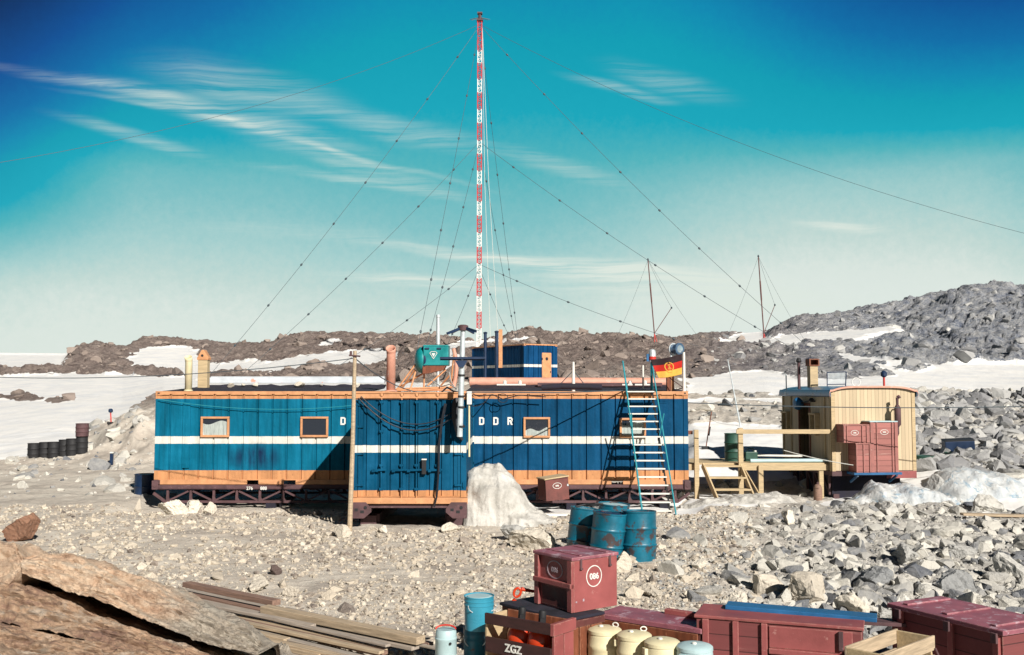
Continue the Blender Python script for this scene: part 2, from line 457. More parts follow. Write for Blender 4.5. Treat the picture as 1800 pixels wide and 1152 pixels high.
M['timber'] = plank_paint('new_timber', (.45, .34, .20), .14, 2, .18, gap=.02)
M['timber_x'] = mat('sawn_timber', (.44, .335, .195), .75, .25, 4, stretch=(1, 12, 12), spots=(.36, .22, .10), spot_t=.68)
M['plank'] = mat('weathered_plank', (.40, .31, .21), .8, .35, 3, stretch=(1, 14, 14), spots=(.22, .17, .13), spot_t=.62)
M['plank_grey'] = mat('grey_weathered_plank', (.34, .29, .24), .85, .3, 3, stretch=(1, 14, 14), spots=(.16, .12, .10), spot_t=.6)
M['plank_red'] = mat('red_stained_plank', (.22, .135, .10), .8, .35, 3, stretch=(1, 14, 14), spots=(.38, .22, .15), spot_t=.62)
M['hut'] = plank_paint('yellow_hut_boards', (.49, .39, .255), .105, 'xy', .16, wear=(.34, .26, .15), wear_t=.64, gap=.05)
M['curtain_or_reflection'] = mat('pale_curtain_or_reflection', (.34, .38, .36), .9, .25, 5, stretch=(6, 1, 1))
M['teal_rope'] = mat('teal_rail_paint', (.02, .24, .29), .5, .15, 6)
M['blue_sheet'] = mat('blue_board_paint', (.012, .10, .24), .5, .3, 3)
M['roof_metal'] = mat('pale_roof_metal', (.50, .54, .58), .5, .15, 3, spots=(.62, .25, .16), spot_t=.60, spot_scale=1.6)
M['blue_metal'] = mat('blue_eave_metal', (.10, .17, .27), .35, .35, 5, metal=.5, spots=(.4, .45, .5), spot_t=.64)
M['green_drum'] = mat('green_drum_paint', (.02, .07, .05), .5, .3, 3)
M['red'] = mat('red_paint', (.50, .03, .02), .5, .12, 6)
M['flag_black'] = mat('flag_black_cloth', (.016, .006, .008), .9, .2, 8)
M['flag_red'] = mat('flag_red_cloth', (.42, .012, .006), .9, .15, 8)
M['flag_gold'] = mat('flag_gold_cloth', (.66, .36, .06), .9, .15, 8)
M['wire'] = mat('dark_wire', (.05, .07, .085), .6, .2, 8, bump=0)
M['pale_wire'] = mat('pale_cord', (.60, .60, .55), .7, .1, 8, bump=0)
M['cable'] = mat('black_cable', (.010, .012, .018), .6, .3, 10, bump=0)
M['light_cable'] = mat('grey_cable', (.45, .46, .44), .7, .2, 10, bump=0)
m, t, b = new_mat('dark_glass'); M['glass'] = m
setin(b, Base_Color=(.012, .016, .028, 1), Roughness=.05, IOR=1.9); b.inputs['Specular IOR Level'].default_value = .7
bump_(t, b, noise_(t, coords(t), 5, 2), .06, .02)
m, t, b = new_mat('lens_glass'); M['lens'] = m
setin(b, Base_Color=(.5, .6, .65, 1), Roughness=.1, Metallic=.6)

def snow_shade(t, co):
    n = noise_(t, co, .5, 5, .6)
    n2 = noise_(t, co, 6, 5, .65)
    base = ramp_(t, n, [(.3, (.66, .675, .69)), (.6, (.80, .79, .76))])
    return mix_(t, ramp_(t, n2, [(.60, 0.0), (.78, .6)]), base, (.50, .47, .42))
m, t, b = new_mat('snow'); M['snow'] = m
co = nd(t, 'ShaderNodeTexCoord').outputs['Object']
t.links.new(snow_shade(t, co), b.inputs['Base Color']); b.inputs['Roughness'].default_value = .65
bump_(t, b, noise_(t, co, 5, 7, .65), .55, .05)

def stone_mat(name, cols, island=True, veins=True, bstr=.95, bs=11):
    m, t, b = new_mat(name)
    tc = nd(t, 'ShaderNodeTexCoord'); ob = tc.outputs['Object']
    if island:
        rnd = nd(t, 'ShaderNodeNewGeometry').outputs['Random Per Island']
    else:
        rnd = nd(t, 'ShaderNodeObjectInfo').outputs['Random']
        ob = coords(t)
    n = noise_(t, ob, 2.2, 7, .68)
    f = math_(t, 'ADD', math_(t, 'MULTIPLY', rnd, .6), math_(t, 'MULTIPLY', n, .4))
    cc = ramp_(t, f, cols)
    if veins:
        n2 = noise_(t, ob, 9, 7, .75, dist=.6)
        cc = mix_(t, ramp_(t, n2, [(.60, 0.0), (.72, .65 * veins)]), cc, tuple(x * .45 for x in cols[0][1]))
        n3 = noise_(t, ob, 38, 4, .8)
        cc = mix_(t, ramp_(t, n3, [(.58, 0.0), (.72, .45)]), cc, (.62, .58, .52))
    t.links.new(cc, b.inputs['Base Color']); b.inputs['Roughness'].default_value = .9
    bump_(t, b, noise_(t, ob, bs, 8, .7), bstr, .05)
    return m
M['stone'] = stone_mat('field_stone', [(.13, (.07, .055, .05)), (.22, (.27, .225, .19)), (.4, (.46, .40, .32)), (.65, (.57, .50, .40)), (.9, (.72, .66, .56))])
M['stone_cool'] = stone_mat('grey_field_stone', [(.14, (.05, .06, .085)), (.26, (.19, .195, .205)), (.40, (.37, .36, .335)), (.65, (.53, .51, .455)), (.9, (.64, .62, .565))])
M['hill_stone'] = stone_mat('hill_stone', [(.12, (.11, .09, .08)), (.4, (.22, .175, .15)), (.65, (.27, .22, .19)), (.9, (.34, .285, .245))])
M['hill_cool'] = stone_mat('grey_hill_stone', [(.12, (.12, .125, .135)), (.4, (.25, .25, .255)), (.65, (.38, .38, .37)), (.9, (.52, .51, .48))])
M['boulder'] = stone_mat('boulder_stone', [(.12, (.44, .39, .32)), (.4, (.56, .505, .42)), (.65, (.64, .585, .49)), (.9, (.74, .69, .60))], island=False, veins=.4)
M['boulder_cool'] = stone_mat('grey_boulder_stone', [(.12, (.20, .21, .22)), (.4, (.34, .34, .33)), (.65, (.45, .44, .41)), (.9, (.60, .58, .53))], island=False)
M['brown_stone'] = stone_mat('brown_boulder_stone', [(.1, (.16, .08, .05)), (.9, (.34, .18, .11))], island=False)

M['mast_red'] = mat('mast_red_paint', (.46, .014, .02), .6, .2, 5, bump=0)
M['mast_red2'] = mat('mast_dull_red_paint', (.13, .06, .055), .6, .2, 5, bump=0)
M['mast_white'] = mat('mast_white_paint', (.72, .70, .66), .6, .12, 5, bump=0)

M['chest'] = mat('chest_maroon_paint', (.135, .040, .033), .65, .3, 5, spots=(.22, .1, .09), spot_t=.68)
m, t, b = new_mat('old_snow'); M['old_snow'] = m
co = nd(t, 'ShaderNodeTexCoord').outputs['Object']
n1 = noise_(t, co, 2.2, 7, .7); n2 = noise_(t, co, 12, 6, .75)
cc = ramp_(t, n1, [(.35, (.36, .345, .31)), (.55, (.52, .505, .47)), (.7, (.58, .57, .54))])
cc = mix_(t, ramp_(t, n2, [(.62, 0.0), (.74, .55)]), cc, (.20, .175, .14))
t.links.new(cc, b.inputs['Base Color']); b.inputs['Roughness'].default_value = .85
bump_(t, b, math_(t, 'ADD', math_(t, 'MULTIPLY', n1, .8), math_(t, 'MULTIPLY', n2, .35)), .8, .10)

m, t, b = new_mat('blue_shaded_ice_snow'); M['ice_snow'] = m
co = nd(t, 'ShaderNodeTexCoord').outputs['Object']
n1 = noise_(t, co, 1.8, 8, .7); n2 = noise_(t, co, 9, 6, .75); n3 = noise_(t, co, 3.5, 6, .7, dist=.8)
cc = ramp_(t, n1, [(.35, (.46, .50, .53)), (.55, (.60, .615, .61)), (.7, (.66, .66, .64))])
cc = mix_(t, ramp_(t, n3, [(.36, .75), (.46, 0.0)]), cc, (.16, .30, .42))  # blue shade of the hollows put into the colour as ice-blue pockets
cc = mix_(t, ramp_(t, n2, [(.62, 0.0), (.72, .7)]), cc, (.17, .17, .18))
t.links.new(cc, b.inputs['Base Color']); b.inputs['Roughness'].default_value = .6
bump_(t, b, math_(t, 'ADD', n1, math_(t, 'MULTIPLY', n2, .35)), .9, .16)
M['crate_shade'] = mat('shaded_maroon_wood', (.036, .011, .010), .75, .35, 6, spots=(.10, .04, .03), spot_t=.68, stretch=(6, 1, 6))  # shade of the slats under grazing sun, put into the colour
M['locker'] = plank_paint('faded_maroon_boards', (.30, .115, .10), .145, 2, .25, wear=(.42, .27, .23), wear_t=.58, edge_c=(.45, .3, .25))
M['locker_flat'] = mat('faded_maroon_batten', (.29, .11, .095), .7, .22, 5, spots=(.42, .27, .23), spot_t=.6, edge=(.45, .3, .25))
# ------------------------------------------------------------------ numpy noise
_rs = np.random.RandomState(11)
_perm = np.concatenate([_rs.permutation(512)] * 2).astype(np.int64)
_val = _rs.rand(512) * 2 - 1
def vnoise(x, y):
    xi = np.floor(x).astype(np.int64); yi = np.floor(y).astype(np.int64)
    fx = x - xi; fy = y - yi
    fx = fx * fx * fx * (fx * (fx * 6 - 15) + 10); fy = fy * fy * fy * (fy * (fy * 6 - 15) + 10)
    def h(a, b): return _val[_perm[(_perm[a & 511] + b) & 511]]
    return (h(xi, yi) * (1 - fx) + h(xi + 1, yi) * fx) * (1 - fy) + (h(xi, yi + 1) * (1 - fx) + h(xi + 1, yi + 1) * fx) * fy
def fbm(x, y, o=5, g=.5, ridged=False):
    s = np.zeros_like(x); a = 1.0; n = 0
    for i in range(o):
        w = vnoise(x + 13.7 * i, y - 7.3 * i)
        if ridged: w = 1 - 2 * np.abs(w)
        s += w * a; n += a; a *= g
        x, y = (x * .8 - y * .6) * 2.03, (x * .6 + y * .8) * 2.03
    return s / n
def sstep(a, b, x):
    q = np.clip((x - a) / (b - a), 0, 1); return q * q * (3 - 2 * q)
def project(x, y, z):
    cp, sp = math.cos(PITCH), math.sin(PITCH)
    zz_ = z - EYE
    d = y * cp + zz_ * sp
    return 900 + F * x / d, 576 - F * (-y * sp + zz_ * cp) / d
def in_poly(u, v, poly):
    r = np.zeros(u.shape, bool); n = len(poly)
    for i in range(n):
        (x1, y1), (x2, y2) = poly[i], poly[(i + 1) % n]
        if y1 == y2: continue
        c = ((y1 > v) != (y2 > v)) & (u < (x2 - x1) * (v - y1) / (y2 - y1) + x1)
        r ^= c
    return r

# ------------------------------------------------------------------ the ground, one sheet to the horizon
KY = F / 2000.0
FLAT = 'f'
cols = {   # photo column: (height in the photo, distance) from near to far, as the ground rises behind the station
    -500: [(840, 40), (780, 58), (700, 95), (668, 125), (650, 145), (612, 240), (640, 600)],
    0: [(822, 43), (760, 60), (700, 90), (664, 120), (650, 135), (641, 160), (620, 240), (640, 600)],
    110: [(826, 40), (800, 46), (750, 60), (694, 90), (661, 120), (650, 133), (640, 150), (622, 240), (640, 600)],
    135: [(826, 40), (800, 47), (746, 62), (692, 90), (660, 120), (649, 135), (613, 158), (622, 230), (640, 600)],
    165: [(826, 40), (796, 47), (742, 63), (690, 90), (660, 120), (648, 135), (606, 160), (622, 230), (640, 600)],
    215: [(826, 40), (800, 44), (742, 50), (742, 58), (695, 88), (661, 120), (648, 135), (616, 160), (622, 230), (640, 600)],
    250: [(826, 40), (808, 42), (730, 50), (734, 58), (690, 88), (662, 115), (652, 128), (638, 140), (600, 178), (640, 600)],
    290: [(826, 40), (812, 42), (722, 50), (726, 58), (672, 100), (658, 122), (645, 136), (612, 164), (597, 180), (640, 600)],
    350: [(826, 40), (770, 44), (730, 50), (705, 62), (675, 95), (661, 118), (646, 135), (616, 162), (603, 178), (640, 600)],
    420: [(826, 40), (770, 44), (730, 50), (695, 62), (668, 95), (658, 114), (643, 133), (628, 150), (609, 168), (640, 600)],
    475: [(826, 40), (770, 44), (730, 50), (695, 62), (668, 95), (656, 110), (640, 130), (622, 150), (606, 168), (640, 600)],
    500: [(826, 40), (770, 44), (730, 50), (695, 62), (668, 95), (655, 108), (640, 128), (618, 150), (597, 168), (640, 600)],
    545: [(826, 40), (770, 44), (730, 50), (695, 60), (668, 92), (652, 106), (640, 118), (616, 150), (589, 170), (640, 600)],
    600: [(826, 40), (770, 44), (730, 50), (695, 60), (668, 90), (652, 104), (640, 116), (614, 148), (587, 170), (640, 600)],
    660: [(826, 40), (770, 44), (730, 50), (695, 60), (668, 90), (650, 104), (640, 114), (614, 145), (594, 168), (640, 600)],
    740: [(826, 40), (770, 44), (730, 50), (692, 58), (668, 80), (640, 96), (622, 112), (605, 140), (592, 162), (640, 600)],
    830: [(826, 40), (770, 44), (730, 50), (691, 56), (676, 66), (672, 78), (648, 92), (612, 112), (603, 125), (602, 155), (640, 600)],
    880: [(826, 40), (770, 44), (730, 50), (691, 56), (676, 66), (672, 78), (646, 92), (616, 108), (602, 128), (598, 155), (640, 600)],
    912: [(826, 40), (770, 44), (730, 50), (691, 56), (676, 66), (672, 78), (646, 92), (618, 106), (600, 130), (587, 152), (640, 600)],
    950: [(826, 40), (770, 44), (730, 50), (691, 56), (676, 66), (672, 78), (646, 90), (620, 105), (600, 128), (582, 150), (640, 600)],
    1000: [(826, 40), (770, 44), (730, 50), (692, 55), (676, 66), (668, 78), (644, 88), (618, 104), (592, 140), (640, 600)],
    1080: [(826, 40), (770, 44), (730, 50), (694, 54), (674, 68), (652, 80), (630, 95), (596, 135), (640, 600)],
    1150: [(826, 40), (770, 44), (735, 49), (705, 54), (682, 65), (658, 80), (632, 94), (602, 124), (606, 160), (640, 600)],
    1220: [(868, 33), (815, 36), (770, 41), (744, 45), (720, 52), (703, 57), (694, 62), (657, 82), (630, 95), (604, 116), (603, 140), (592, 230), (640, 600)],
    1345: [(868, 33), (815, 36), (770, 41), (748, 45), (720, 52), (702, 57), (692, 62), (654, 82), (628, 96), (604, 118), (596, 150), (584, 225), (640, 600)],
    1400: [(870, 33), (812, 36), (770, 41), (748, 45), (720, 52), (702, 57), (690, 64), (656, 80), (630, 93), (606, 116), (590, 140), (561, 178), (640, 600)],
    1470: [(870, 32.5), (815, 35.5), (770, 41), (745, 45), (715, 53), (698, 59), (665, 74), (634, 90), (606, 112), (578, 145), (549, 180), (640, 600)],
    1560: [(876, 31), (838, 33), (805, 37), (770, 41), (745, 45), (710, 53), (692, 60), (660, 76), (630, 90), (600, 108), (574, 138), (536, 182), (640, 600)],
    1640: [(878, 30.3), (826, 32.6), (805, 37), (770, 41), (742, 46), (708, 54), (692, 61), (655, 80), (634, 90), (600, 106), (560, 140), (519, 180), (640, 600)],
    1710: [(886, 29.7), (836, 31.8), (806, 36), (770, 41), (740, 46), (708, 54), (693, 62), (652, 82), (636, 90), (600, 108), (550, 142), (500, 176), (640, 600)],
    1800: [(902, 28.3), (856, 31), (806, 36), (770, 41), (740, 46), (706, 54), (694, 60), (660, 78), (642, 88), (600, 110), (550, 140), (497, 174), (640, 600)],
    2300: [(902, 28.3), (856, 31), (806, 36), (770, 41), (740, 46), (706, 54), (694, 60), (660, 78), (642, 88), (590, 110), (520, 140), (440, 180), (640, 600)],
}
NU, U0, DU = 800, -520.0, 3.55
us = U0 + DU * np.arange(NU)
Ys = np.concatenate([np.geomspace(2.5, 9, 30, endpoint=False), np.geomspace(9, 30, 250, endpoint=False), np.geomspace(30, 54, 110, endpoint=False),
                     np.geomspace(54, 190, 300, endpoint=False), np.geomspace(190, 5000, 30)])
NY = len(Ys)
cu = sorted(cols); prof = []
for c in cu:
    ys = [0.0, 4.5, 7.0, 9.0, 27.0 * KY]; zs = [1.25, .95, .35, 0.0, 0.0]
    if c >= 1210 and False: pass
    for v, y2 in cols[c]:
        y = y2 * KY; ys.append(y); zs.append(EYE + (685 - v) * y / F)
    ys.append(5200.0); zs.append(-40.0)
    prof.append(np.interp(Ys, ys, zs))
prof = np.array(prof)
for k in range(2):      # soften the kinks a little
    prof[:, 1:-1] = .25 * prof[:, :-2] + .5 * prof[:, 1:-1] + .25 * prof[:, 2:]
zg = np.array([np.interp(us, cu, prof[:, j]) for j in range(NY)])      # NY x NU
TAN = (us - 900) / F
YY, TT = np.meshgrid(Ys, TAN, indexing='ij')
XX = YY * TT
UU, VV = project(XX, YY, zg)
Y2 = YY / KY
jit = 1.0
ju = UU + fbm(XX * .35, YY * .35, 5) * 16 + fbm(XX * 1.4, YY * 1.4, 3) * 6
jv = VV + fbm(XX * .35 + 50, YY * .35, 5) * 4.5 + fbm(XX * 1.3, YY * 1.3 + 9, 3) * 2.2
snow_polys = [
    [(-900, 826), (0, 815), (60, 800), (150, 772), (176, 744), (215, 730), (285, 690), (760, 690), (760, 674), (400, 668), (300, 664), (240, 661), (120, 657), (0, 663), (-900, 663)],
    [(-900, 648), (0, 648), (60, 650), (112, 649), (128, 620), (120, 600), (-900, 580)],
    [(226, 652), (228, 630), (246, 615), (285, 609), (330, 610), (352, 621), (374, 640), (400, 640), (420, 634), (470, 637), (520, 628), (580, 619), (690, 616), (700, 642), (640, 648), (590, 648), (545, 652), (470, 657), (330, 667), (296, 652)],
    [(556, 611), (575, 604), (597, 599), (598, 606), (578, 611)],
    [(758, 610), (800, 605), (850, 599), (930, 597), (957, 601), (930, 607), (862, 611), (806, 627), (792, 652), (766, 652), (772, 628)],
    [(1165, 606), (1260, 602), (1300, 585), (1345, 575), (1352, 596), (1450, 583), (1565, 571), (1584, 578), (1500, 594), (1450, 604), (1398, 611), (1330, 608), (1260, 605)],
    [(1470, 622), (1545, 628), (1605, 640), (1700, 638), (2500, 642), (2500, 702), (1800, 697), (1620, 692), (1500, 690), (1380, 696), (1300, 694), (1210, 697), (1200, 665), (1290, 655), (1360, 652), (1400, 664), (1470, 668), (1570, 662), (1540, 646), (1482, 634)],
    [(1205, 704), (1300, 703), (1390, 701), (1390, 711), (1205, 714)],
    [(1190, 747), (1262, 742), (1390, 755), (1420, 840), (1330, 850), (1190, 845)],
    [(1170, 905), (1225, 868), (1330, 858), (1385, 884), (1340, 896), (1250, 890), (1200, 905)],
    [(920, 890), (960, 872), (1110, 862), (1210, 872), (1180, 888), (1100, 886), (1010, 896), (940, 905)],
    [(1545, 845), (1600, 824), (1640, 812), (1700, 826), (1800, 850), (2500, 866), (2500, 925), (1800, 906), (1742, 905), (1690, 880), (1640, 884), (1590, 868)],
    [(1440, 892), (1490, 862), (1545, 838), (1575, 850), (1560, 872), (1500, 890)],
]
snow = np.zeros(UU.shape)
for pl in snow_polys: snow[in_poly(ju, jv, pl)] = 1
for pl in ([(0, 697), (40, 694), (76, 701), (74, 705), (0, 703), (-300, 706), (-300, 700)], [(78, 707), (100, 701), (138, 699), (130, 704), (100, 709)],
           [(1575, 650), (1600, 645), (1640, 646), (1612, 655)], [(1530, 640), (1556, 636), (1560, 643)]):
    snow[in_poly(UU + (ju - UU) * .5, VV + (jv - VV) * .4, pl)] = 0
dirty = sstep(.05, .5, fbm(XX * .9, YY * .9, 5) + .12) * ((Y2 < 40) & (UU > 1400))       # rubble showing through the near snow
snow = np.clip(snow - .8 * dirty, 0, 1)
for k in range(1):
    s2 = snow.copy(); s2[1:-1, 1:-1] = (snow[1:-1, 1:-1] * 2 + snow[:-2, 1:-1] + snow[2:, 1:-1] + snow[1:-1, :-2] + snow[1:-1, 2:]) / 6; snow = s2
hill = sstep(50, 88, Y2)
cool = sstep(1120, 1560, UU)
amp = .02 + .015 * sstep(12, 20, Y2)
rub = sstep(1120, 1300, UU) * (1 - sstep(31, 34, Y2)) * sstep(11, 14, Y2)
rug = sstep(34, 46, Y2) * (.22 + .55 * sstep(70, 115, Y2)) * (1 + .9 * sstep(1420, 1650, UU)) * (1 - .95 * sstep(220, 300, Y2))
rock = 1 - snow
left_out = np.exp(-(((UU - 235) / 70) ** 2)) * sstep(40, 44, Y2) * (1 - sstep(56, 60, Y2))
rug = rug * (1 + 1.2 * left_out)
pad = 1 - sstep(60, 66, Y2) * (1 - sstep(78, 84, Y2)) * ((UU > 800) & (UU < 1010)) * .85
stp_ = sstep(1400, 1560, UU) * sstep(86, 106, Y2); rug = rug * (1 - .68 * stp_)
zg = zg + rock * pad * (fbm(XX * .22, YY * .16, 6, .55, True) * 1.1 * rug + fbm(XX * .9, YY * .55, 5, .6, True) * .55 * rug)
steep = sstep(1400, 1560, UU) * sstep(90, 110, Y2) * (1 - sstep(200, 240, Y2))
slabs = fbm(XX * .09 + 5, YY * .07, 4, .55); zg = zg + rock * steep * (np.round(slabs * 5) / 5 * 1.9 - .9 + fbm(XX * .3, YY * .22, 4, .5, True) * .6)
zg = zg + rock * (fbm(XX * 1.2, YY * 1.2, 5, .55) * amp * 1.6 + rub * (fbm(XX * .8, YY * .8, 5, .6, True) * .13))
zg = zg + snow * (fbm(XX * .3, YY * .3, 4) * .05 + (Y2 < 60) * fbm(XX * 1.1, YY * 1.1, 5) * .07)
zg = zg + fbm(XX * .16, YY * .16, 3) * .05 * (Y2 < 40) * sstep(9, 14, Y2) * (1 - .8 * ((UU > 280) & (UU < 800) & (Y2 < 18)))
zg = zg - .17 * sstep(-10.2, -9.3, XX) * (1 - sstep(4.4, 5.2, XX)) * sstep(23.4, 24.6, YY) * (1 - sstep(29, 31, YY))

def ground_z(x, y):
    """height of the ground under a point"""
    j = int(np.clip(np.searchsorted(Ys, y) - 1, 0, NY - 2)); g = (y - Ys[j]) / (Ys[j + 1] - Ys[j])
    i = (900 + F * x / y - U0) / DU; i = min(max(i, 0), NU - 1.001); k = int(i); h = i - k
    a = zg[j, k] * (1 - h) + zg[j, k + 1] * h; b = zg[j + 1, k] * (1 - h) + zg[j + 1, k + 1] * h
    return a * (1 - g) + b * g
def ground_zs(x, y):
    j = np.clip(np.searchsorted(Ys, y) - 1, 0, NY - 2); g = (y - Ys[j]) / (Ys[j + 1] - Ys[j])
    i = np.clip((900 + F * x / y - U0) / DU, 0, NU - 1.001); k = i.astype(int); h = i - k
    a = zg[j, k] * (1 - h) + zg[j, k + 1] * h; b = zg[j + 1, k] * (1 - h) + zg[j + 1, k + 1] * h
    return a * (1 - g) + b * g
def snow_at(x, y):
    j = np.clip(np.searchsorted(Ys, y) - 1, 0, NY - 2)
    k = np.clip((900 + F * x / y - U0) / DU, 0, NU - 1.001).astype(int)
    return snow[j, k]
def on_ground(u, v0, lift=0.0, smin=8, smax=400):
    """where the sight line through a photo pixel first meets the ground"""
    cp, sp = math.cos(PITCH), math.sin(PITCH)
    a = (u - 900.0) / F; b = (576.0 - v0) / F
    d = Vector((a, cp - b * sp, sp + b * cp)); d /= d.y
    ys = np.geomspace(8, 300, 3000)
    zz_ = EYE + d.z * ys; gz = ground_zs(d.x * ys, ys)
    hit = np.nonzero(zz_ <= gz)[0]
    y = ys[hit[0]] if len(hit) else 20.0
    return Vector((d.x * y, y, ground_z(d.x * y, y) + lift))

me = bpy.data.meshes.new('ground')
nv = NY * NU
me.vertices.add(nv)
me.vertices.foreach_set('co', np.stack([XX, YY, zg], -1).astype(np.float32).ravel())
idx = np.arange(nv).reshape(NY, NU)
q = np.stack([idx[:-1, :-1], idx[:-1, 1:], idx[1:, 1:], idx[1:, :-1]], -1).reshape(-1, 4)
me.loops.add(q.size); me.loops.foreach_set('vertex_index', q.ravel().astype(np.int32))
me.polygons.add(len(q)); me.polygons.foreach_set('loop_start', (np.arange(len(q)) * 4).astype(np.int32))
me.polygons.foreach_set('use_smooth', np.ones(len(q), bool))
me.update(calc_edges=True)
for nm, arr in (('snow', snow), ('hill', hill), ('cool', cool)):
    at = me.attributes.new(nm, 'FLOAT', 'POINT'); at.data.foreach_set('value', arr.astype(np.float32).ravel())
ground = bpy.data.objects.new('ground', me); COL.objects.link(ground)
tag(ground, 'stony ground rising behind the station to rocky hills and snowfields', kind='structure')
m, t, b = new_mat('ground_surface'); me.materials.append(m)
co = nd(t, 'ShaderNodeTexCoord').outputs['Object']
def attr(n): return nd(t, 'ShaderNodeAttribute', attribute_name=n).outputs['Fac']
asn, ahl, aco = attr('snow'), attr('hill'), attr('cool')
n1 = noise_(t, co, .7, 7, .65); n2 = noise_(t, co, 5, 8, .72); n3 = noise_(t, co, 22, 5, .75)
plain = ramp_(t, math_(t, 'ADD', math_(t, 'MULTIPLY', n1, .45), math_(t, 'MULTIPLY', n2, .55)), [(.33, (.36, .32, .275)), (.46, (.53, .475, .405)), (.56, (.61, .56, .48)), (.68, (.70, .65, .57))])
plain = mix_(t, ramp_(t, n3, [(.60, 0.0), (.70, .75)]), plain, (.18, .14, .13))
plain = mix_(t, ramp_(t, n3, [(.28, .7), (.38, 0.0)]), plain, (.72, .65, .55))
dirtp = ramp_(t, noise_(t, co, .55, 6, .7), [(.50, 0.0), (.62, .55)])
plain = mix_(t, math_(t, 'MULTIPLY', dirtp, ramp_(t, n2, [(.40, .3), (.6, 1.0)])), plain, (.22, .18, .155))
pcool = ramp_(t, n2, [(.34, (.27, .26, .25)), (.5, (.46, .44, .40)), (.66, (.64, .61, .555))])
pcool = mix_(t, ramp_(t, n3, [(.60, 0.0), (.70, .7)]), pcool, (.15, .155, .165))
plain = mix_(t, aco, plain, pcool)
hb = math_(t, 'ADD', math_(t, 'MULTIPLY', n2, .5), math_(t, 'MULTIPLY', n1, .5))
hillc = ramp_(t, hb, [(.36, (.09, .07, .064)), (.46, (.21, .165, .148)), (.56, (.30, .245, .215)), (.68, (.42, .36, .315))])
hillk = ramp_(t, hb, [(.36, (.045, .065, .12)), (.44, (.19, .21, .255)), (.53, (.37, .38, .395)), (.66, (.58, .57, .545))])  # blue of the hill's shadows put into the darkest tones
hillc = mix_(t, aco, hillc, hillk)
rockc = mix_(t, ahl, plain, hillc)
sm = math_(t, 'ADD', asn, math_(t, 'MULTIPLY', math_(t, 'SUBTRACT', n2, .5), .5))
sm = ramp_(t, sm, [(.42, 0.0), (.54, 1.0)])
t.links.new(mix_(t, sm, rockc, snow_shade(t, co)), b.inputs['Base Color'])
b.inputs['Roughness'].default_value = .92
b.inputs['Specular IOR Level'].default_value = .2
hgt = math_(t, 'ADD', math_(t, 'MULTIPLY', noise_(t, co, 1.6, 9, .7), .8), math_(t, 'MULTIPLY', n3, .10))
bs = nd(t, 'ShaderNodeBump'); t.links.new(hgt, bs.inputs['Height'])
t.links.new(math_(t, 'SUBTRACT', .85, math_(t, 'MULTIPLY', sm, .55)), bs.inputs['Strength']); 
t.links.new(math_(t, 'ADD', .14, math_(t, 'MULTIPLY', ahl, .9)), bs.inputs['Distance'])
t.links.new(bs.outputs[0], b.inputs['Normal'])

# ------------------------------------------------------------------ stones
def rock_geo(seed, sub, cuts=12, flat=.75, jag=.0):
    """a broken, many-faced stone"""
    rs = np.random.RandomState(seed)
    bm = bmesh.new(); bmesh.ops.create_icosphere(bm, subdivisions=sub, radius=1)
    v = np.array([p.co[:] for p in bm.verts]); f = np.array([[p.index for p in q.verts] for q in bm.faces]); bm.free()
    base = rs.randn(3, 3); base, _ = np.linalg.qr(base)
    for k in range(cuts):
        n = base[k % 3] * (1 if rs.rand() < .5 else -1) + rs.randn(3) * .28 if k < 8 else rs.randn(3)
        n /= np.linalg.norm(n)
        d = rs.uniform(.34, .66)
        e = v @ n - d
        v -= np.outer(np.maximum(e, 0), n) * .985
    v += rs.randn(*v.shape) * jag
    v *= np.array([1, rs.uniform(.55, .95), flat * rs.uniform(.6, 1.1)])
    v /= np.abs(v[:, :2]).max()
    return v, f
def merge_stones(name, pts, sizes, protos, material, label, seed=1, sink=.25, tilt=.5):
    rs = np.random.RandomState(seed)
    VS, FS = [], []; b = 0
    which = rs.randint(0, len(protos), len(pts))
    for k, (v, f) in enumerate(protos):
        sel = np.nonzero(which == k)[0]
        if not len(sel): continue
        n = len(sel); a = rs.rand(n) * 6.283; tx = rs.randn(n) * tilt * .5; 
        ca, sa, ct, st = np.cos(a), np.sin(a), np.cos(tx), np.sin(tx)
        Rm = np.zeros((n, 3, 3))
        Rm[:, 0, 0] = ca; Rm[:, 0, 1] = -sa * ct; Rm[:, 0, 2] = sa * st
        Rm[:, 1, 0] = sa; Rm[:, 1, 1] = ca * ct; Rm[:, 1, 2] = -ca * st
        Rm[:, 2, 1] = st; Rm[:, 2, 2] = ct
        w = np.einsum('nij,vj->nvi', Rm, v) * sizes[sel][:, None, None] + pts[sel][:, None, :]
        w[:, :, 2] += (sizes[sel] * (.5 - sink))[:, None]
        VS.append(w.reshape(-1, 3)); FS.append((f[None] + (np.arange(n) * len(v))[:, None, None] + b).reshape(-1, 3)); b += n * len(v)
    V_, F_ = np.concatenate(VS), np.concatenate(FS)
    me = bpy.data.meshes.new(name)
    me.vertices.add(len(V_)); me.vertices.foreach_set('co', V_.astype(np.float32).ravel())
    me.loops.add(F_.size); me.loops.foreach_set('vertex_index', F_.ravel().astype(np.int32))
    me.polygons.add(len(F_)); me.polygons.foreach_set('loop_start', (np.arange(len(F_)) * 3).astype(np.int32))
    me.polygons.foreach_set('use_smooth', np.zeros(len(F_), bool)); me.update(calc_edges=True); me.materials.append(material)
    o = bpy.data.objects.new(name, me); COL.objects.link(o)
    return tag(o, label, kind='stuff')
PEB = [rock_geo(s, 1, 9, .75, .015) for s in range(10)]
BIG = [rock_geo(40 + s, 2, 13, .85, .012) for s in range(10)]

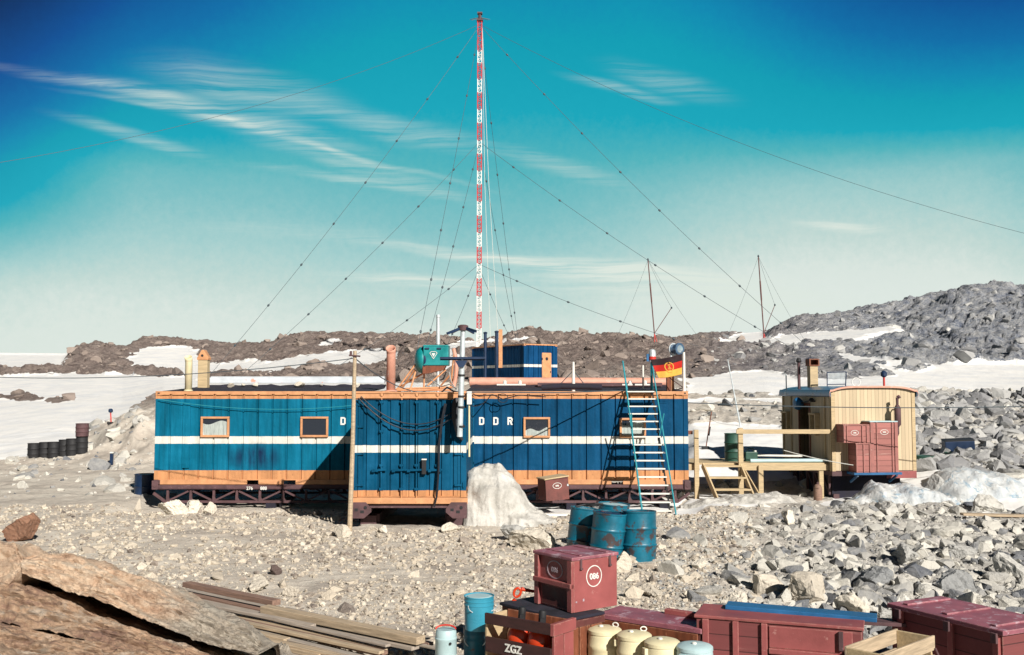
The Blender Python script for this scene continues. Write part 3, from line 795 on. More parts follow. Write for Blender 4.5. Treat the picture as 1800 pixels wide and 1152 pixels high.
KEEP = []        # footprints kept clear of loose stones: (x0, x1, y0, y1)
def scatter(n, u0, u1, y0, y1, smin, smax, seed, power=2.2, nosnow=True, clump=.0, bias=1.0):
    rs = np.random.RandomState(seed)
    y = y0 * (y1 / y0) ** (rs.rand(n) ** bias); u = u0 + (u1 - u0) * rs.rand(n); x = (u - 900) / F * y
    ok = np.ones(n, bool)
    if nosnow: ok &= snow_at(x, y) < .5
    if clump: ok &= fbm(x * .5, y * .5, 4) + rs.rand(n) * .6 > clump
    for x0, x1, ya, yb in KEEP: ok &= ~((x > x0) & (x < x1) & (y > ya) & (y < yb))
    x, y = x[ok], y[ok]
    s = smin * (smax / smin) ** (rs.rand(len(x)) ** power)
    return np.stack([x, y, ground_zs(x, y)], -1), s
# ------------------------------------------------------------------ shipping containers
def wall_strip(mb, length, n, z0, z1, tf, depth=.045, gw=.05, openings=()):
    """corrugated sheet along x, outside towards -y, seams cut into it"""
    pts = [(0, 0)]
    for k in range(1, n):
        x = length * k / n
        pts += [(x - gw * .5, 0), (x - gw * .3, depth), (x + gw * .3, depth), (x + gw * .5, 0)]
        xm = length * (k + .5) / n
    pts.append((length, 0))
    zs = [z0, z1]
    vs = [tf @ Vector((x, y, z)) for z in zs for x, y in pts]
    m = len(pts)
    mb.add(vs, [(i, i + 1, m + i + 1, m + i) for i in range(m - 1)])

def container(root, L, D, Hh, paint, seams, side_seams, rail=True, pockets=(), front_wall=True, lip=True, roof_mat=None):
    mb = MB()
    if front_wall: wall_strip(mb, L, seams, .10, Hh - .02, Matrix.Translation((0, .02, 0)))
    wall_strip(mb, L, seams, .10, Hh - .02, Matrix.Translation((L, D - .03, 0)) @ Matrix.Rotation(math.pi, 4, 'Z'))
    wall_strip(mb, D, side_seams, .10, Hh - .02, Matrix.Translation((.03, D, 0)) @ Matrix.Rotation(-math.pi / 2, 4, 'Z'))
    wall_strip(mb, D, side_seams, .10, Hh - .02, Matrix.Translation((L - .03, 0, 0)) @ Matrix.Rotation(math.pi / 2, 4, 'Z'))
    mb.build('wall', paint, root)
    mb = MB()
    mb.box(.04, .04, Hh - .05, L - .04, D - .04, Hh - .012)
    mb.build('roof', roof_mat or M['pink'], root)
    for nm, z0, z1 in (('top_rail', Hh - .075, Hh), ('bottom_rail', 0, .125)):
        mb = MB()
        xs = [0.12]
        for a, b in (pockets if nm == 'bottom_rail' else ()): xs += [a, b]
        xs.append(L - .12)
        for a, b in zip(xs[::2], xs[1::2]): mb.box(a, 0, z0, b, .07, z1)
        for a, b in (pockets if nm == 'bottom_rail' else ()): mb.box(a, .002, z1 - .018, b, .07, z1)
        mb.box(.12, D - .07, z0, L - .12, D, z1); mb.box(0, .12, z0, .07, D - .12, z1); mb.box(L - .07, .12, z0, L, D - .12, z1)
        if nm == 'top_rail' and lip:
            w = L / seams
            for k in range(seams): mb.box(w * k + w * .16, -.022, z0 - .02, w * k + w * .98, .002, z0 + .006)
        mb.build(nm, M['orange'], root, bevel=.006)
    mb = MB()
    for x in (0, L - .12):
        for y in (0, D - .12):
            mb = MB(); mb.box(x, y, .12, x + .12, y + .12, Hh - .12); mb.build('corner_post', paint, root, bevel=.008)
    for x in (0, L - .16):
        for y in (0, D - .16):
            for z in (-.003, Hh - .117):
                mb = MB(); mb.box(x - .004, y - .004, z, x + .164, y + .164, z + .12)
                mb.m = 1; mb.box(x + .05, y - .008, z + .035, x + .11, y + .01, z + .085)
                mb.build('corner_fitting', [M['orange'] if z > 1 else M['brown'], M['black']], root, bevel=.008)

def window(root, x0, z0, x1, z1, pane='glass', y=.0):
    fr = MB(); b = .055
    for a in ((x0, z0, x1, z0 + b), (x0, z1 - b, x1, z1), (x0, z0 + b, x0 + b, z1 - b), (x1 - b, z0 + b, x1, z1 - b)):
        fr.box(a[0], y - .045, a[1], a[2], y + .05, a[3])
    f = fr.build('window', M['orange'], root, bevel=.01)
    p = MB(); p.box(x0 + b, y - .004, z0 + b, x1 - b, y + .045, z1 - b)
    p.build('pane', M['glass'], f)
    if pane in ('curtain_or_reflection', 'low'):  # the low variant is a snow reflection built as a pale strip
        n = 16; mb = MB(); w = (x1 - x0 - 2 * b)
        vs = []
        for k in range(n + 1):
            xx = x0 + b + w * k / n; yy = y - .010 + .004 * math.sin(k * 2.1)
            top = (z1 - b - .10 - .05 * math.sin(k * .35 + .4)) if pane == 'curtain_or_reflection' else (z0 + b + .13 + .04 * math.sin(k * .5) + .003 * k)
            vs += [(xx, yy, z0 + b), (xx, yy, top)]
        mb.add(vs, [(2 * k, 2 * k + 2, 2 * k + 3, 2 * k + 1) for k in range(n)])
        c = mb.build('curtain_or_reflection', M['curtain_or_reflection'], f)
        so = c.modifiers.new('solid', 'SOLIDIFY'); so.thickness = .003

def hatch(root, x, zt, name='wall_hatch', mat_=None):
    mb = MB(); mb.box(x, -.012, .42, x + .19, .03, zt); mb.box(x + .01, -.022, zt - .015, x + .20, .0, zt + .012)
    mb.build(name, mat_, root, bevel=.004)

S_B = 67.6; S_F = 82.0
YB = F / S_B; YF = F / S_F
Z0 = .505
# one: teal, left half of the back row
P_teal = container_paint('teal_container_paint', (.002, .118, .205), .36, 1.045, 1.235, 2.205, soot=(1.75, 3.45, .28, 1.12))
P_navy = container_paint('navy_container_paint', (.002, .053, .128), .36, 1.045, 1.235, 2.205)
P_mid = container_paint('blue_container_paint', (.002, .066, .138), .27, 1.07, 1.225, 2.20)
P_far = container_paint('far_container_paint', (.003, .050, .140), -.2, 1.06, 1.22, 2.36)
XL = (275 - 900) / S_B
ca = thing('shipping_container', 'teal container with curtained window and soot stain, on a lattice sledge', 'container', (XL, YB, Z0), group='blue containers of the station')
container(ca, 6.06, 2.44, 2.40, P_teal, 16, 7, pockets=((2.40, 2.70), (3.34, 3.66)))
window(ca, 1.19, 1.215, 1.93, 1.745, 'curtain_or_reflection'); window(ca, 3.77, 1.215, 4.49, 1.745)
hatch(ca, .72, 2.10, 'wall_hatch', P_teal)
mb = MB()
for i, ch in enumerate('DDR'): block_letter(mb, ch, .135, .20, .04, Matrix.Translation((4.80 + .372 * i, .012, 1.53)))
mb.build('lettering', M['letter'], ca)
XR = (799 - 900) / S_B
cb = thing('shipping_container', 'navy blue container with ladder leaning on it and letters beside its window', 'container', (XR, YB, Z0), group='blue containers of the station')
container(cb, 6.06, 2.44, 2.40, P_navy, 16, 7, pockets=((4.06, 4.36),))
window(cb, 1.79, 1.20, 2.48, 1.73, 'low'); window(cb, 4.28, 1.20, 4.96, 1.71, 'curtain_or_reflection')  # first pane: pale lower strip painted in for reflected snow
hatch(cb, 1.00, 2.12, 'wall_hatch', P_navy); hatch(cb, 5.30, 2.10, 'wall_hatch', P_navy)
mb = MB()
for i, ch in enumerate('DDR'): block_letter(mb, ch, .135, .20, .04, Matrix.Translation((.64 + .368 * i, -.016 if i == 1 else .012, 1.53)))
mb.build('lettering', M['letter'], cb)
# the one standing end-on in front, doors towards us
XF = (620 - 900) / S_F; ZF = .535; WF = 2.44; LF = YB - .06 - YF
cf = thing('shipping_container', 'blue container standing end-on with two closed doors and lock rods', 'container', (XF, YF, ZF), group='blue containers of the station')
container(cf, WF, LF, 2.355, P_mid, 6, 12, front_wall=False, lip=False)
for k in range(2):
    x0 = .13 + k * 1.095; w = 1.085
    mb = MB()
    prof = [(0, 0)]
    for j in range(4):
        xa = .10 + j * .255
        prof += [(xa, 0), (xa + .02, .035), (xa + .065, .035), (xa + .085, 0)]
    prof.append((w, 0))
    n = len(prof)
    mb.add([(x0 + x, .035 + y, z) for z in (.155, 2.19) for x, y in prof], [(i, i + 1, n + i + 1, n + i) for i in range(n - 1)])
    mb.box(x0, .02, .135, x0 + w, .07, .155); mb.box(x0, .02, 2.19, x0 + w, .07, 2.215)
    mb.box(x0, .022, .155, x0 + .05, .068, 2.19); mb.box(x0 + w - .05, .022, .155, x0 + w, .068, 2.19)
    d = mb.build('door', P_mid, cf)
    for z in (.36, 1.02, 1.60, 2.07):
        hx = x0 - .10 if k == 0 else x0 + w - .12
        mb = MB(); mb.box(hx, -.012, z, hx + .22, .03, z + .045); mb.tube([(hx + (.03 if k == 0 else .19), -.012, z - .03), (hx + (.03 if k == 0 else .19), -.012, z + .08)], .022, 8)
        mb.build('hinge', P_mid, d, bevel=.004)
    for j, xr in enumerate((.50, .93) if k == 0 else (.155, .60)):
        xx = x0 + xr
        mb = MB(); mb.tube([(xx, -.012, .02), (xx, -.012, 2.31)], .017, 8)
        for z in (.28, .78, 1.5, 2.12): mb.box(xx - .04, -.03, z, xx + .04, .03, z + .05)
        r = mb.build('lock_rod', P_mid, cf, smooth=40)
        mb = MB(); mb.bar((xx - .16, -.04, .70), (xx + .12, -.045, .715), .025, .04); mb.box(xx - .2, -.05, .66, xx - .13, .03, .72)
        mb.build('handle', P_mid, r, bevel=.003)
        mb = MB()
        for z in (.01, 2.27): mb.lathe([(.034, 0), (.04, .02), (.034, .06)], 10, (xx, -.016, z)); mb.box(xx - .045, -.03, z + .01, xx + .045, .01, z + .05)
        mb.build('cam_keeper', M['orange'], r, bevel=.003)
mb = MB(); mb.box(1.50, -.075, .62, 1.59, .0, .92); mb.m = 1; mb.box(1.495, -.08, .92, 1.60, .0, .945)
mb.build('lock_box', [M['black'], M['white']], cf, bevel=.004)
mb = MB(); mb.box(-.035, -.05, -.005, WF + .035, .0, .115); mb.build('door_sill', M['orange'], cf, bevel=.008)
mb = MB(); mb.box(.0, -.03, 2.225, WF, .0, 2.33); mb.box(-.01, -.05, 2.33, WF + .01, .02, 2.36); mb.build('door_header', M['orange'], cf, bevel=.006)

# sledges under them
def truss(root, L, n, y, zt, zb):
    mb = MB(); h = zt - zb
    mb.box(0, y, zt - .105, L, y + .10, zt); mb.box(0, y - .03, zt - .118, L, y + .13, zt - .105); 
    mb.build('top_beam', M['brown'], root, bevel=.006)
    mb = MB(); mb.box(.28, y - .02, zb, L - .28, y + .10, zb + .06); mb.bar((.29, y + .04, zb + .03), (-.02, y + .04, zt - .22), .07); mb.bar((L - .29, y + .04, zb + .03), (L + .02, y + .04, zt - .22), .07)
    mb.build('skid', M['brown'], root, bevel=.006)
    mb = MB(); w = (L - .7) / n
    for k in range(n + 1):
        x = .35 + w * k
        mb.box(x - .025, y + .01, zb + .05, x + .03, y + .07, zt - .15); mb.prism([(x - .03, zb + .06), (x + .09, zb + .06), (x + .03, zb + .15), (x - .03, zb + .2)], y + .005, y + .012)
        if k < n:
            a, b = (x + .05, zb + .07), (x + w - .06, zt - .17)
            if k % 2: a, b = (x + .05, zt - .17), (x + w - .06, zb + .07)
            mb.bar((a[0], y + .04, a[1]), (b[0], y + .04, b[1]), .045)
    mb.build('lattice', M['brown'], root)
def sledge(x, label, number=False):
    r = thing('sledge', label, 'sledge', (x, YB, 0), group='iron sledges under the containers')
    truss(r, 6.06, 9, .02, Z0 - .005, .03); truss(r, 6.06, 9, 2.30, Z0 - .005, .03)
    for xx in (.6, 2.9, 5.3):
        mb = MB(); mb.box(xx, .0, -.25, xx + .25, 2.42, .028); mb.build('sleeper', M['tar'], r)
    for xx in (.1, 2.0, 4.0, 5.8):
        mb = MB(); mb.box(xx, .125, Z0 - .16, xx + .12, 2.29, Z0 - .02); mb.build('cross_beam', M['brown'], r)
    for xx in (-.04, 5.94):
        mb = MB(); mb.box(xx, -.035, Z0 - .13, xx + .16, .0, Z0 + .10); mb.tube([(xx + .08, -.05, Z0 - .02), (xx + .08, -.03, Z0 - .02)], .05, 10)
        mb.build('corner_lock', M['brown'], r, bevel=.008)
    if number:
        mb = MB(); add_text(mb, '276', .085, Matrix.Translation((2.48, -.012, Z0 - .095))); add_text(mb, '888', .085, Matrix.Translation((2.84, -.012, Z0 - .095)))
        mb.build('lettering', M['letter'], r)
    return r
sledge(XL, 'brown iron lattice sledge with a white number, under the teal container', True)
sledge(XR, 'brown iron lattice sledge under the navy container')
r = thing('sledge', 'dark iron sledge under the end-on container, with heavy corner locks', 'sledge', (XF, YF, 0), group='iron sledges under the containers')
mb = MB(); mb.box(.02, .03, ZF - .10, WF - .02, .13, ZF - .006); mb.box(.02, LF - .2, ZF - .10, WF - .02, LF - .1, ZF - .006); mb.box(.02, 2.2, ZF - .1, WF - .02, 2.3, ZF - .006); mb.build('cross_beam', M['brown'], r, bevel=.005)
for x in (-.02, WF - .43):
    k = 0 if x < 0 else 1
    mb = MB(); pl = [(0, 0), (.30, 0), (.45, .13), (.45, .20), (.34, .34), (0, .34)]
    pl = [((.45 - a) if k else a, b) for a, b in pl]
    mb.prism([(x + a, ZF - .34 + b + .03) for a, b in pl], -.06, .02)
    mb.m = 1; mb.box(x + .10, -.064, ZF - .16, x + .17, -.055, ZF - .10); mb.box(x + .22, -.064, ZF - .2, x + .30, -.055, ZF - .14); mb.tube([(x + .33, -.075, ZF - .08), (x + .33, -.05, ZF - .08)], .035, 10)
    mb.build('corner_lock', [M['brown'], M['black']], r, bevel=.006)
    mb = MB(); xs = .05 if not k else WF - .50
    mb.box(xs, .75, -.10, xs + .45, LF - .3, ZF - .31); mb.box(xs + .05, .62, -.06, xs + .40, .75, ZF - .33)
    mb.build('skid', M['brown'], r, bevel=.01)
mb = MB()
for x in (.15, WF - .27): mb.box(x, .13, ZF - .30, x + .12, LF - .1, ZF - .02)
mb.build('long_beam', M['brown'], r)

# far container on the slope with an orange door
pc = P(921, 676, 29.6)
cr = thing('shipping_container', 'small navy container up the slope with an orange round-windowed door', 'container', (pc.x, pc.y, pc.z - .02), (0, 0, R(33)), group='blue containers of the station')
container(cr, 2.44, 6.06, 2.44, P_far, 7, 17, lip=False)
mb = MB(); mb.box(1.29, -.05, -.02, 1.98, .035, 1.93); d = mb.build('door', M['orange'], cr, bevel=.05)
mb = MB(); mb.tube([(1.62, -.058, 1.56), (1.62, -.03, 1.56)], .10, 16); mb.build('door_window', M['glass'], d, smooth=30)
mb = MB(); mb.box(1.27, -.07, 1.5, 1.33, -.02, 1.62); mb.box(1.27, -.07, .25, 1.33, -.02, .37); mb.box(1.86, -.09, .72, 1.90, -.04, .84); mb.build('handle', M['brown'], d)
mb = MB()
for k in range(9): mb.box(.12 + .26 * k, -.03, 2.37, .25 + .26 * k, .0, 2.42)
mb.build('roof_lip', M['orange'], cr)
for (u, v0, v1, nm, lab, mm, rr) in ((853, 585, 625, 'roof_pipe', 'dark blue pipe rising beside the small navy container, thinner of two', 'navy_drum', .09),
                                     (873, 583, 640, 'roof_pipe', 'dark blue pipe with an orange post behind it, beside the small navy container', 'navy_drum', .10)):
    a, b = P(u, v1, 29.9), P(u, v0, 29.9)
    a.z = ground_z(a.x, a.y) - .05
    r = thing(nm, lab, 'pipe', a); mb = MB(); mb.tube([(0, 0, 0), (0, 0, b.z - a.z)], rr, 10); mb.build('tube', M[mm], r, smooth=40)
    if rr > .095:
        mb = MB(); mb.box(.12, -.05, 1.0, .34, .10, b.z - a.z + .12); mb.build('post', M['orange'], r)
    mb = MB(); mb.lathe([(rr + .03, -.06), (rr + .03, .02), (rr * .4, .05)], 10, (0, 0, b.z - a.z)); mb.build('cap', M['navy_drum'], r)
# ------------------------------------------------------------------ roof covers and what stands on the roofs
ZT = Z0 + 2.40
def uvx(u, s): return (u - 900) / s
# low tar-paper roofs behind the front edge, pale metal ridge and orange ridge
rl = thing('roof_cover', 'low black tar-paper roof with a pale flaking metal ridge, over the teal container', 'roof', (0, 0, 0))
s_r = 58.0; yr = F / s_r
xa, xb = uvx(352, 60), uvx(668, 60)
mb = MB()
n = 40; vs = []
rs = np.random.RandomState(3)
for k in range(n + 1):
    x = xa - .25 + (xb - xa + .3) * k / n
    vs += [(x, YB + .75, ZT + .0), (x + .0, yr - .35, ZT + .11 + rs.randn() * .006), (x + .02, yr - .05, ZT + .19 + rs.randn() * .012)]
mb.add(vs, [(3 * k + j, 3 * k + 3 + j, 3 * k + 4 + j, 3 * k + 1 + j) for k in range(n) for j in range(2)])
o = mb.build('tar_sheet', M['tar'], rl); so = o.modifiers.new('solid', 'SOLIDIFY'); so.thickness = .03; so.offset = 1
mb = MB(); zr = EYE + (685 - 672) / s_r
pr = [(0, 0), (.02, .14), (.10, .20), (.22, .20), (.30, .14), (.32, 0)]
mb.add([(x, yr - .06 + a, zr + b - .03) for x in (xa, xb) for a, b in pr], [(i, (i + 1) % 6, 6 + (i + 1) % 6, 6 + i) for i in range(6)] + [tuple(range(6)), tuple(range(6, 12))])
mb.build('ridge_cap', M['roof_metal'], rl, bevel=.01)
rr_ = thing('roof_cover', 'low dark roof with a rolled orange ridge, over the navy container', 'roof', (0, 0, 0))
xa2, xb2 = uvx(826, 60), uvx(1180, 60)
mb = MB(); vs = []
for k in range(n + 1):
    x = xa2 + (xb2 - xa2) * k / n
    vs += [(x, YB + .65, ZT + .0), (x, yr - .6, ZT + .10 + rs.randn() * .006), (x, yr - .3, ZT + .13), (x, yr - .05, ZT + .19 + rs.randn() * .012)]
mb.add(vs, [(4 * k + j, 4 * k + 4 + j, 4 * k + 5 + j, 4 * k + 1 + j) for k in range(n) for j in range(3)])
o = mb.build('tar_sheet', M['tar'], rr_); so = o.modifiers.new('solid', 'SOLIDIFY'); so.thickness = .03; so.offset = 1
mb = MB(); mb.box(xa2 + 2.0, yr - .52, ZT + .14, xb2 - .2, yr - .25, ZT + .245); mb.build('roof_board', M['brown'], rr_)
mb = MB(); mb.tube([(xa2 - .05, yr + .08, ZT + .27), (xb2 + .05, yr + .08, ZT + .26)], .145, 14); mb.build('ridge_roll', M['pink'], rr_, smooth=40)
mb = MB()
for u in (900, 1115):
    x = uvx(u, 62); mb.box(x - .42, YB + 1.7, ZT + .16, x + .38, YB + 1.78, ZT + .20); mb.lathe([(.05, 0), (.05, .1), (.02, .12)], 8, (x - .2, YB + 1.74, ZT + .18)); mb.lathe([(.05, 0), (.05, .1), (.02, .12)], 8, (x + .22, YB + 1.74, ZT + .18))
mb.build('clamp_bar', M['white'], rr_)
# stones weighing the tar paper down
for i, (u, v, w, lab) in enumerate(((378, 682, 15, 'pale stone weighing the tar-paper roof, beside the orange wedge-topped chimney'), (402, 678, 9, 'small pale stone on the tar-paper roof next to the chimney end stone'), (424, 676, 12, 'thin pale stone third along the tar-paper roof'),
                                    (507, 675, 21, 'largest pale stone lying on the middle of the tar-paper roof'), (547, 676, 8, 'tiny pale stone alone on the tar-paper roof'), (612, 676, 14, 'pale stone on the tar-paper roof behind the thin wooden pole'), (667, 678, 8, 'small pale stone on the tar-paper roof before the fat orange stovepipe'))):
    v_, f_ = BIG[i % len(BIG)]
    mb = MB(); mb.add([tuple(p) for p in v_ * (w / 120.0)], [tuple(q) for q in f_])
    x = uvx(u, 62); g = .52
    o = mb.build('stone', M['boulder'], loc=(x, yr - .35, ZT + .16 + w / 500), rot=(R(20), 0, i * 1.3)); tag(o, lab, 'stone', 'stones on the tar-paper roof')

def chimney_base(u, v, s): return P(u, v, s)
# chimneys
a = P(331, 690, 65); r = thing('chimney', 'cream round stovepipe with a slanting open top, on the teal container', 'chimney', (a.x, a.y, ZT - .01))
mb = MB(); mb.tube([(0, 0, 0), (0, 0, .78), (0, -.02, .86), (0, -.07, .93)], [.095, .095, .10, .10], 16, cap=False); o = mb.build('pipe', M['cream'], r, smooth=50); so = o.modifiers.new('solid', 'SOLIDIFY'); so.thickness = .008
mb = MB(); mb.lathe([(.12, 0), (.12, .03), (.10, .05)], 16); mb.build('collar', M['cream'], r, smooth=30)
a = P(358, 672, 59); r = thing('chimney', 'tan square chimney with a wedge-shaped top, behind the cream stovepipe', 'chimney', (a.x, a.y, ZT))
mb = MB(); mb.box(-.14, -.13, 0, .14, .13, .92); mb.build('shaft', M['timber_x'], r, bevel=.008)
mb = MB(); mb.prism([(-.16, .92), (.16, .92), (.17, .98), (.02, 1.22), (-.03, 1.22), (-.17, .98)], -.15, .15); mb.build('cap', M['orange'], r, bevel=.006)
mb = MB(); mb.tube([(-.01, -.155, 1.05), (-.01, -.14, 1.05)], .04, 10); mb.build('vent_hole', M['black'], r)
a = P(687, 692, 64); r = thing('chimney', 'fat orange stovepipe with a dark open mouth', 'chimney', (a.x, a.y, ZT - .02))
mb = MB(); mb.tube([(0, 0, 0), (0, 0, 1.02), (0, -.03, 1.12), (0, -.10, 1.20)], [.125, .125, .13, .135], 18, cap=False); o = mb.build('pipe', M['pink'], r, smooth=50); so = o.modifiers.new('solid', 'SOLIDIFY'); so.thickness = .012
mb = MB(); mb.tube([(0, 0, .9), (0, 0, 1.02), (0, -.03, 1.10)], [.10, .11, .115], 16); mb.build('inner_pipe', M['black'], r)
mb = MB(); mb.lathe([(.17, 0), (.17, .03), (.13, .05)], 16); mb.build('collar', M['pink'], r, smooth=30)

# teal machine on its orange trestle, over the end-on container
s_m = 72.0; ym = F / s_m
r = thing('antenna_unit', 'teal box-and-drum machine with a white badge, on an orange tube trestle', 'antenna unit', (0, 0, 0))
def Q(u, v, s=s_m): return P(u, v, s)
mb = MB(); a, b = Q(745, 643), Q(789, 608); mb.box(a.x, ym - .18, a.z, b.x, ym + .42, b.z); mb.box(a.x - .008, ym - .19, b.z - .03, b.x + .008, ym + .43, b.z + .012)
box_ = mb.build('housing', M['teal_iron'], r, bevel=.02)
for u in (752, 773): c = Q(u, 613); mb = MB(); mb.box(c.x - .05, ym - .21, c.z - .02, c.x + .05, ym - .185, c.z + .015); mb.build('latch', M['navy_drum'], box_)
mb = MB(); c = Q(763, 625); pl = [(-.09, .05), (-.05, .085), (.05, .085), (.09, .05), (.0, -.09)]
for k in range(5):
    p_, q_ = pl[k], pl[(k + 1) % 5]; mb.bar((c.x + p_[0], ym - .187, c.z + p_[1]), (c.x + q_[0], ym - .187, c.z + q_[1]), .016, .012)
mb.prism([(c.x - .045, c.z + .045), (c.x + .045, c.z + .045), (c.x, c.z - .045)], ym - .19, ym - .181)
mb.build('badge', M['letter'], box_)
c = Q(736, 633); ax = Matrix.Translation((c.x + .06, ym + .12, c.z)) @ Matrix.Rotation(R(-90), 4, 'Y') @ Matrix.Rotation(R(14), 4, 'X')
mb = MB(); mb.lathe([(.30, -.10), (.315, .02), (.30, .06), (.25, .115), (.15, .15), (.02, .165)], 28, tf=ax); mb.build('drum_cover', M['teal_iron'], r, smooth=35)
mb = MB(); mb.lathe([(.325, -.06), (.335, -.03), (.325, .0)], 28, tf=ax); mb.build('rim', M['navy_drum'], r, smooth=35)
mb = MB(); a, b = Q(744, 657), Q(784, 643); mb.prism([(a.x, b.z), (b.x, b.z), (b.x - .05, b.z - .10), (a.x + .1, a.z), (a.x, a.z)], ym - .15, ym + .3); mb.build('under_tray', M['brown_wood'], r)
mb = MB(); zt = ZT + .03
legs = [((730, 640), (697, 686), 0), ((730, 652), (722, 690), -.2), ((745, 657), (745, 690), .0), ((728, 650), (700, 688), .4), ((783, 650), (752, 678), -.1), ((790, 660), (770, 682), .3), ((797, 625), (790, 688), .35), ((746, 655), (700, 680), .4)]
for (u0, v0), (u1, v1), dy_ in legs:
    p0, p1 = Q(u0, v0), Q(u1, v1); p0.y += .1; p1.y += dy_; p1.z = max(p1.z, zt - .03); mb.tube([p0, p1], .022, 7)
for (u0, v0), (u1, v1), dy_ in [((697, 684), (786, 681), -.15), ((697, 688), (790, 690), .3), ((700, 687), (748, 691), -.2), ((748, 691), (798, 680), -.2)]:
    p0, p1 = Q(u0, v0), Q(u1, v1); p0.y += dy_; p1.y += dy_; p0.z = max(p0.z, zt); p1.z = max(p1.z, zt); mb.tube([p0, p1], .022, 7)
mb.build('trestle', M['orange'], r, smooth=40)
mb = MB(); p0 = Q(797, 608); pts = [Q(796 + 5 * math.sin(k / 10 * 3.1), 612 + 6.8 * k) + Vector((0, .25, 0)) for k in range(11)]; mb.tube(pts, .05, 8); mb.build('hose', M['pink'], r, smooth=40)
a, b = P(770, 610, 68), P(770, 553, 68)
r = thing('exhaust_pipe', 'thin grey exhaust pipe standing behind the teal machine', 'pipe', (a.x, a.y, ZT - .02))
h = b.z - ZT; mb = MB(); mb.tube([(0, 0, 0), (0, 0, h)], .035, 10); mb.build('pipe', M['metal'], r, smooth=40)
mb = MB(); mb.tube([(0, 0, h * .62), (0, 0, h)], .05, 10); mb.tube([(0, 0, h - .06), (0, 0, h + .01)], .06, 10); mb.build('sleeve', M['metal'], r, smooth=40)

# silver pole with cross arms fixed to the end-on container's corner
s_p = 84.0; yp = F / s_p
r = thing('antenna_pole', 'silver pole with dark roof-shaped top arms and a level cross bar', 'antenna pole', (0, 0, 0))
a, b = P(808, 768, s_p), P(814, 577, s_p)
a.y = b.y = yp; mb = MB(); mb.tube([a, a.lerp(b, .55), b], [.062, .058, .052], 14); mb.build('pole', M['metal'], r, smooth=40)
mb = MB(); mb.lathe([(.10, -.05), (.11, .0), (.11, .05), (.06, .07)], 12, tuple(b)); mb.build('head', M['brown'], r, smooth=30)
for (u, v, dyy) in ((787, 588, -.25), (793, 583, .3), (838, 584, -.25), (832, 584, .3)):
    e = P(u, v, s_p); e.y = yp + dyy; mb = MB(); mb.bar(b + Vector((0, 0, .02)), e, .035, .05); mb.build('top_arm', M['navy_drum'], r)
mb = MB(); a1, b1 = P(774, 630, s_p), P(853, 630, s_p); mb.box(a1.x, yp - .12, a1.z - .02, b1.x, yp - .04, a1.z + .025); mb.box(a1.x, yp - .05, a1.z - .045, b1.x, yp - .03, a1.z - .02)
mb.build('cross_bar', M['navy_drum'], r)
c = P(811, 641, s_p); mb = MB(); mb.prism([(c.x - .13, c.z + .08), (c.x + .13, c.z + .08), (c.x + .05, c.z - .06), (c.x - .05, c.z - .06)], yp - .10, yp - .06); mb.build('bracket', M['navy_drum'], r)
mb = MB()
for v in (660, 697, 716, 750): c = P(811, v, s_p); mb.tube([(c.x, yp, c.z - .02), (c.x, yp, c.z + .02)], .075, 12)
mb.build('clamp', M['black'], r)
mb = MB()
for v in (700, 750): c = P(811, v, s_p); mb.box(c.x - .02, yp + .05, c.z - .025, c.x + .03, YF + .01, c.z + .025)
mb.build('wall_bracket', M['brown'], r)
c = P(823, 700, s_p); r = thing('junction_box', 'white junction box on the corner beside the silver pole', 'box', (c.x, YF - .06, c.z))
mb = MB(); mb.box(-.045, -.06, -.14, .055, .06, .14); mb.build('case', M['white'], r, bevel=.006)
mb = MB(); mb.tube([(.0, 0, -.14), (.0, .02, -.30), (.005, .03, -1.25)], .02, 8); mb.build('conduit', M['cream'], r)
mb = MB(); mb.box(-.05, -.066, .10, .06, -.058, .13); mb.build('lid', M['metal'], r)
# dark cable bundles
def cable(name, pts, rad, lab, mm='cable', cat='cable', group=None, parts=None):
    mb = MB(); mb.tube(pts, rad, 6); o = mb.build(name, M[mm], smooth=50); return tag(o, lab, cat, group)
def sag(a, b, d, n=14):
    a, b = Vector(a), Vector(b)
    return [a.lerp(b, k / n) - Vector((0, 0, d * 4 * (k / n) * (1 - k / n))) for k in range(n + 1)]
def pf(u, v, off=.0):
    p_ = P(u, v, 83.0); p_.y = YF - .07 - off; return p_
cable('cable', sag(pf(632, 697), pf(812, 712), .50), .012, 'thin black cable sagging across the container doors, upper of two')
cable('cable', sag(pf(628, 700, .03), pf(806, 726, .03), .52), .015, 'black cable sagging lowest across the container doors')
cable('cable_bundle', [pf(782, 710), pf(776, 740, .02), pf(771, 780, .02), pf(770, 830, .03), pf(767, 875, .06), pf(762, 893, .05)], [.035, .032, .026, .022, .02, .016], 'thick black cable hanging straight down the container doors')
cable('cable_bundle', [pf(801, 700), pf(802, 715, .03), pf(800, 735, .03), pf(806, 765, .02), pf(812, 775, .0)], [.05, .11, .085, .06, .03], 'tangled black cable bundle behind the silver pole')
cable('cable', sag(P(824, 712, 76), P(862, 696, 68), .12), .012, 'short black cable drooping from the junction box onto the navy wall')
cable('cable', [P(822, 690, 70), P(842, 697, 68.6), P(866, 694, 68.4), P(884, 702, 68.4), P(912, 695, 68.4), P(960, 698, 68.4)], .014, 'dark cable running along the top edge of the navy container')
cable('cable', [P(884, 694, 68.6) + Vector((.13 * math.cos(k), -.02, -.09 + .11 * math.sin(k))) for k in np.linspace(0, 6.2, 18)], .010, 'small coil of cable hung below the navy container top edge')
cable('cable', [P(758, 668, 74), P(775, 680, 76), P(790, 676, 77), P(804, 684, 79), P(800, 694, 80)], .014, 'pale cable looping at the foot of the orange trestle', 'light_cable')
cable('cable', [P(790, 655, 74), P(793, 672, 76), P(800, 682, 78), P(808, 694, 80)], .012, 'pale cable hanging from the teal machine', 'light_cable')
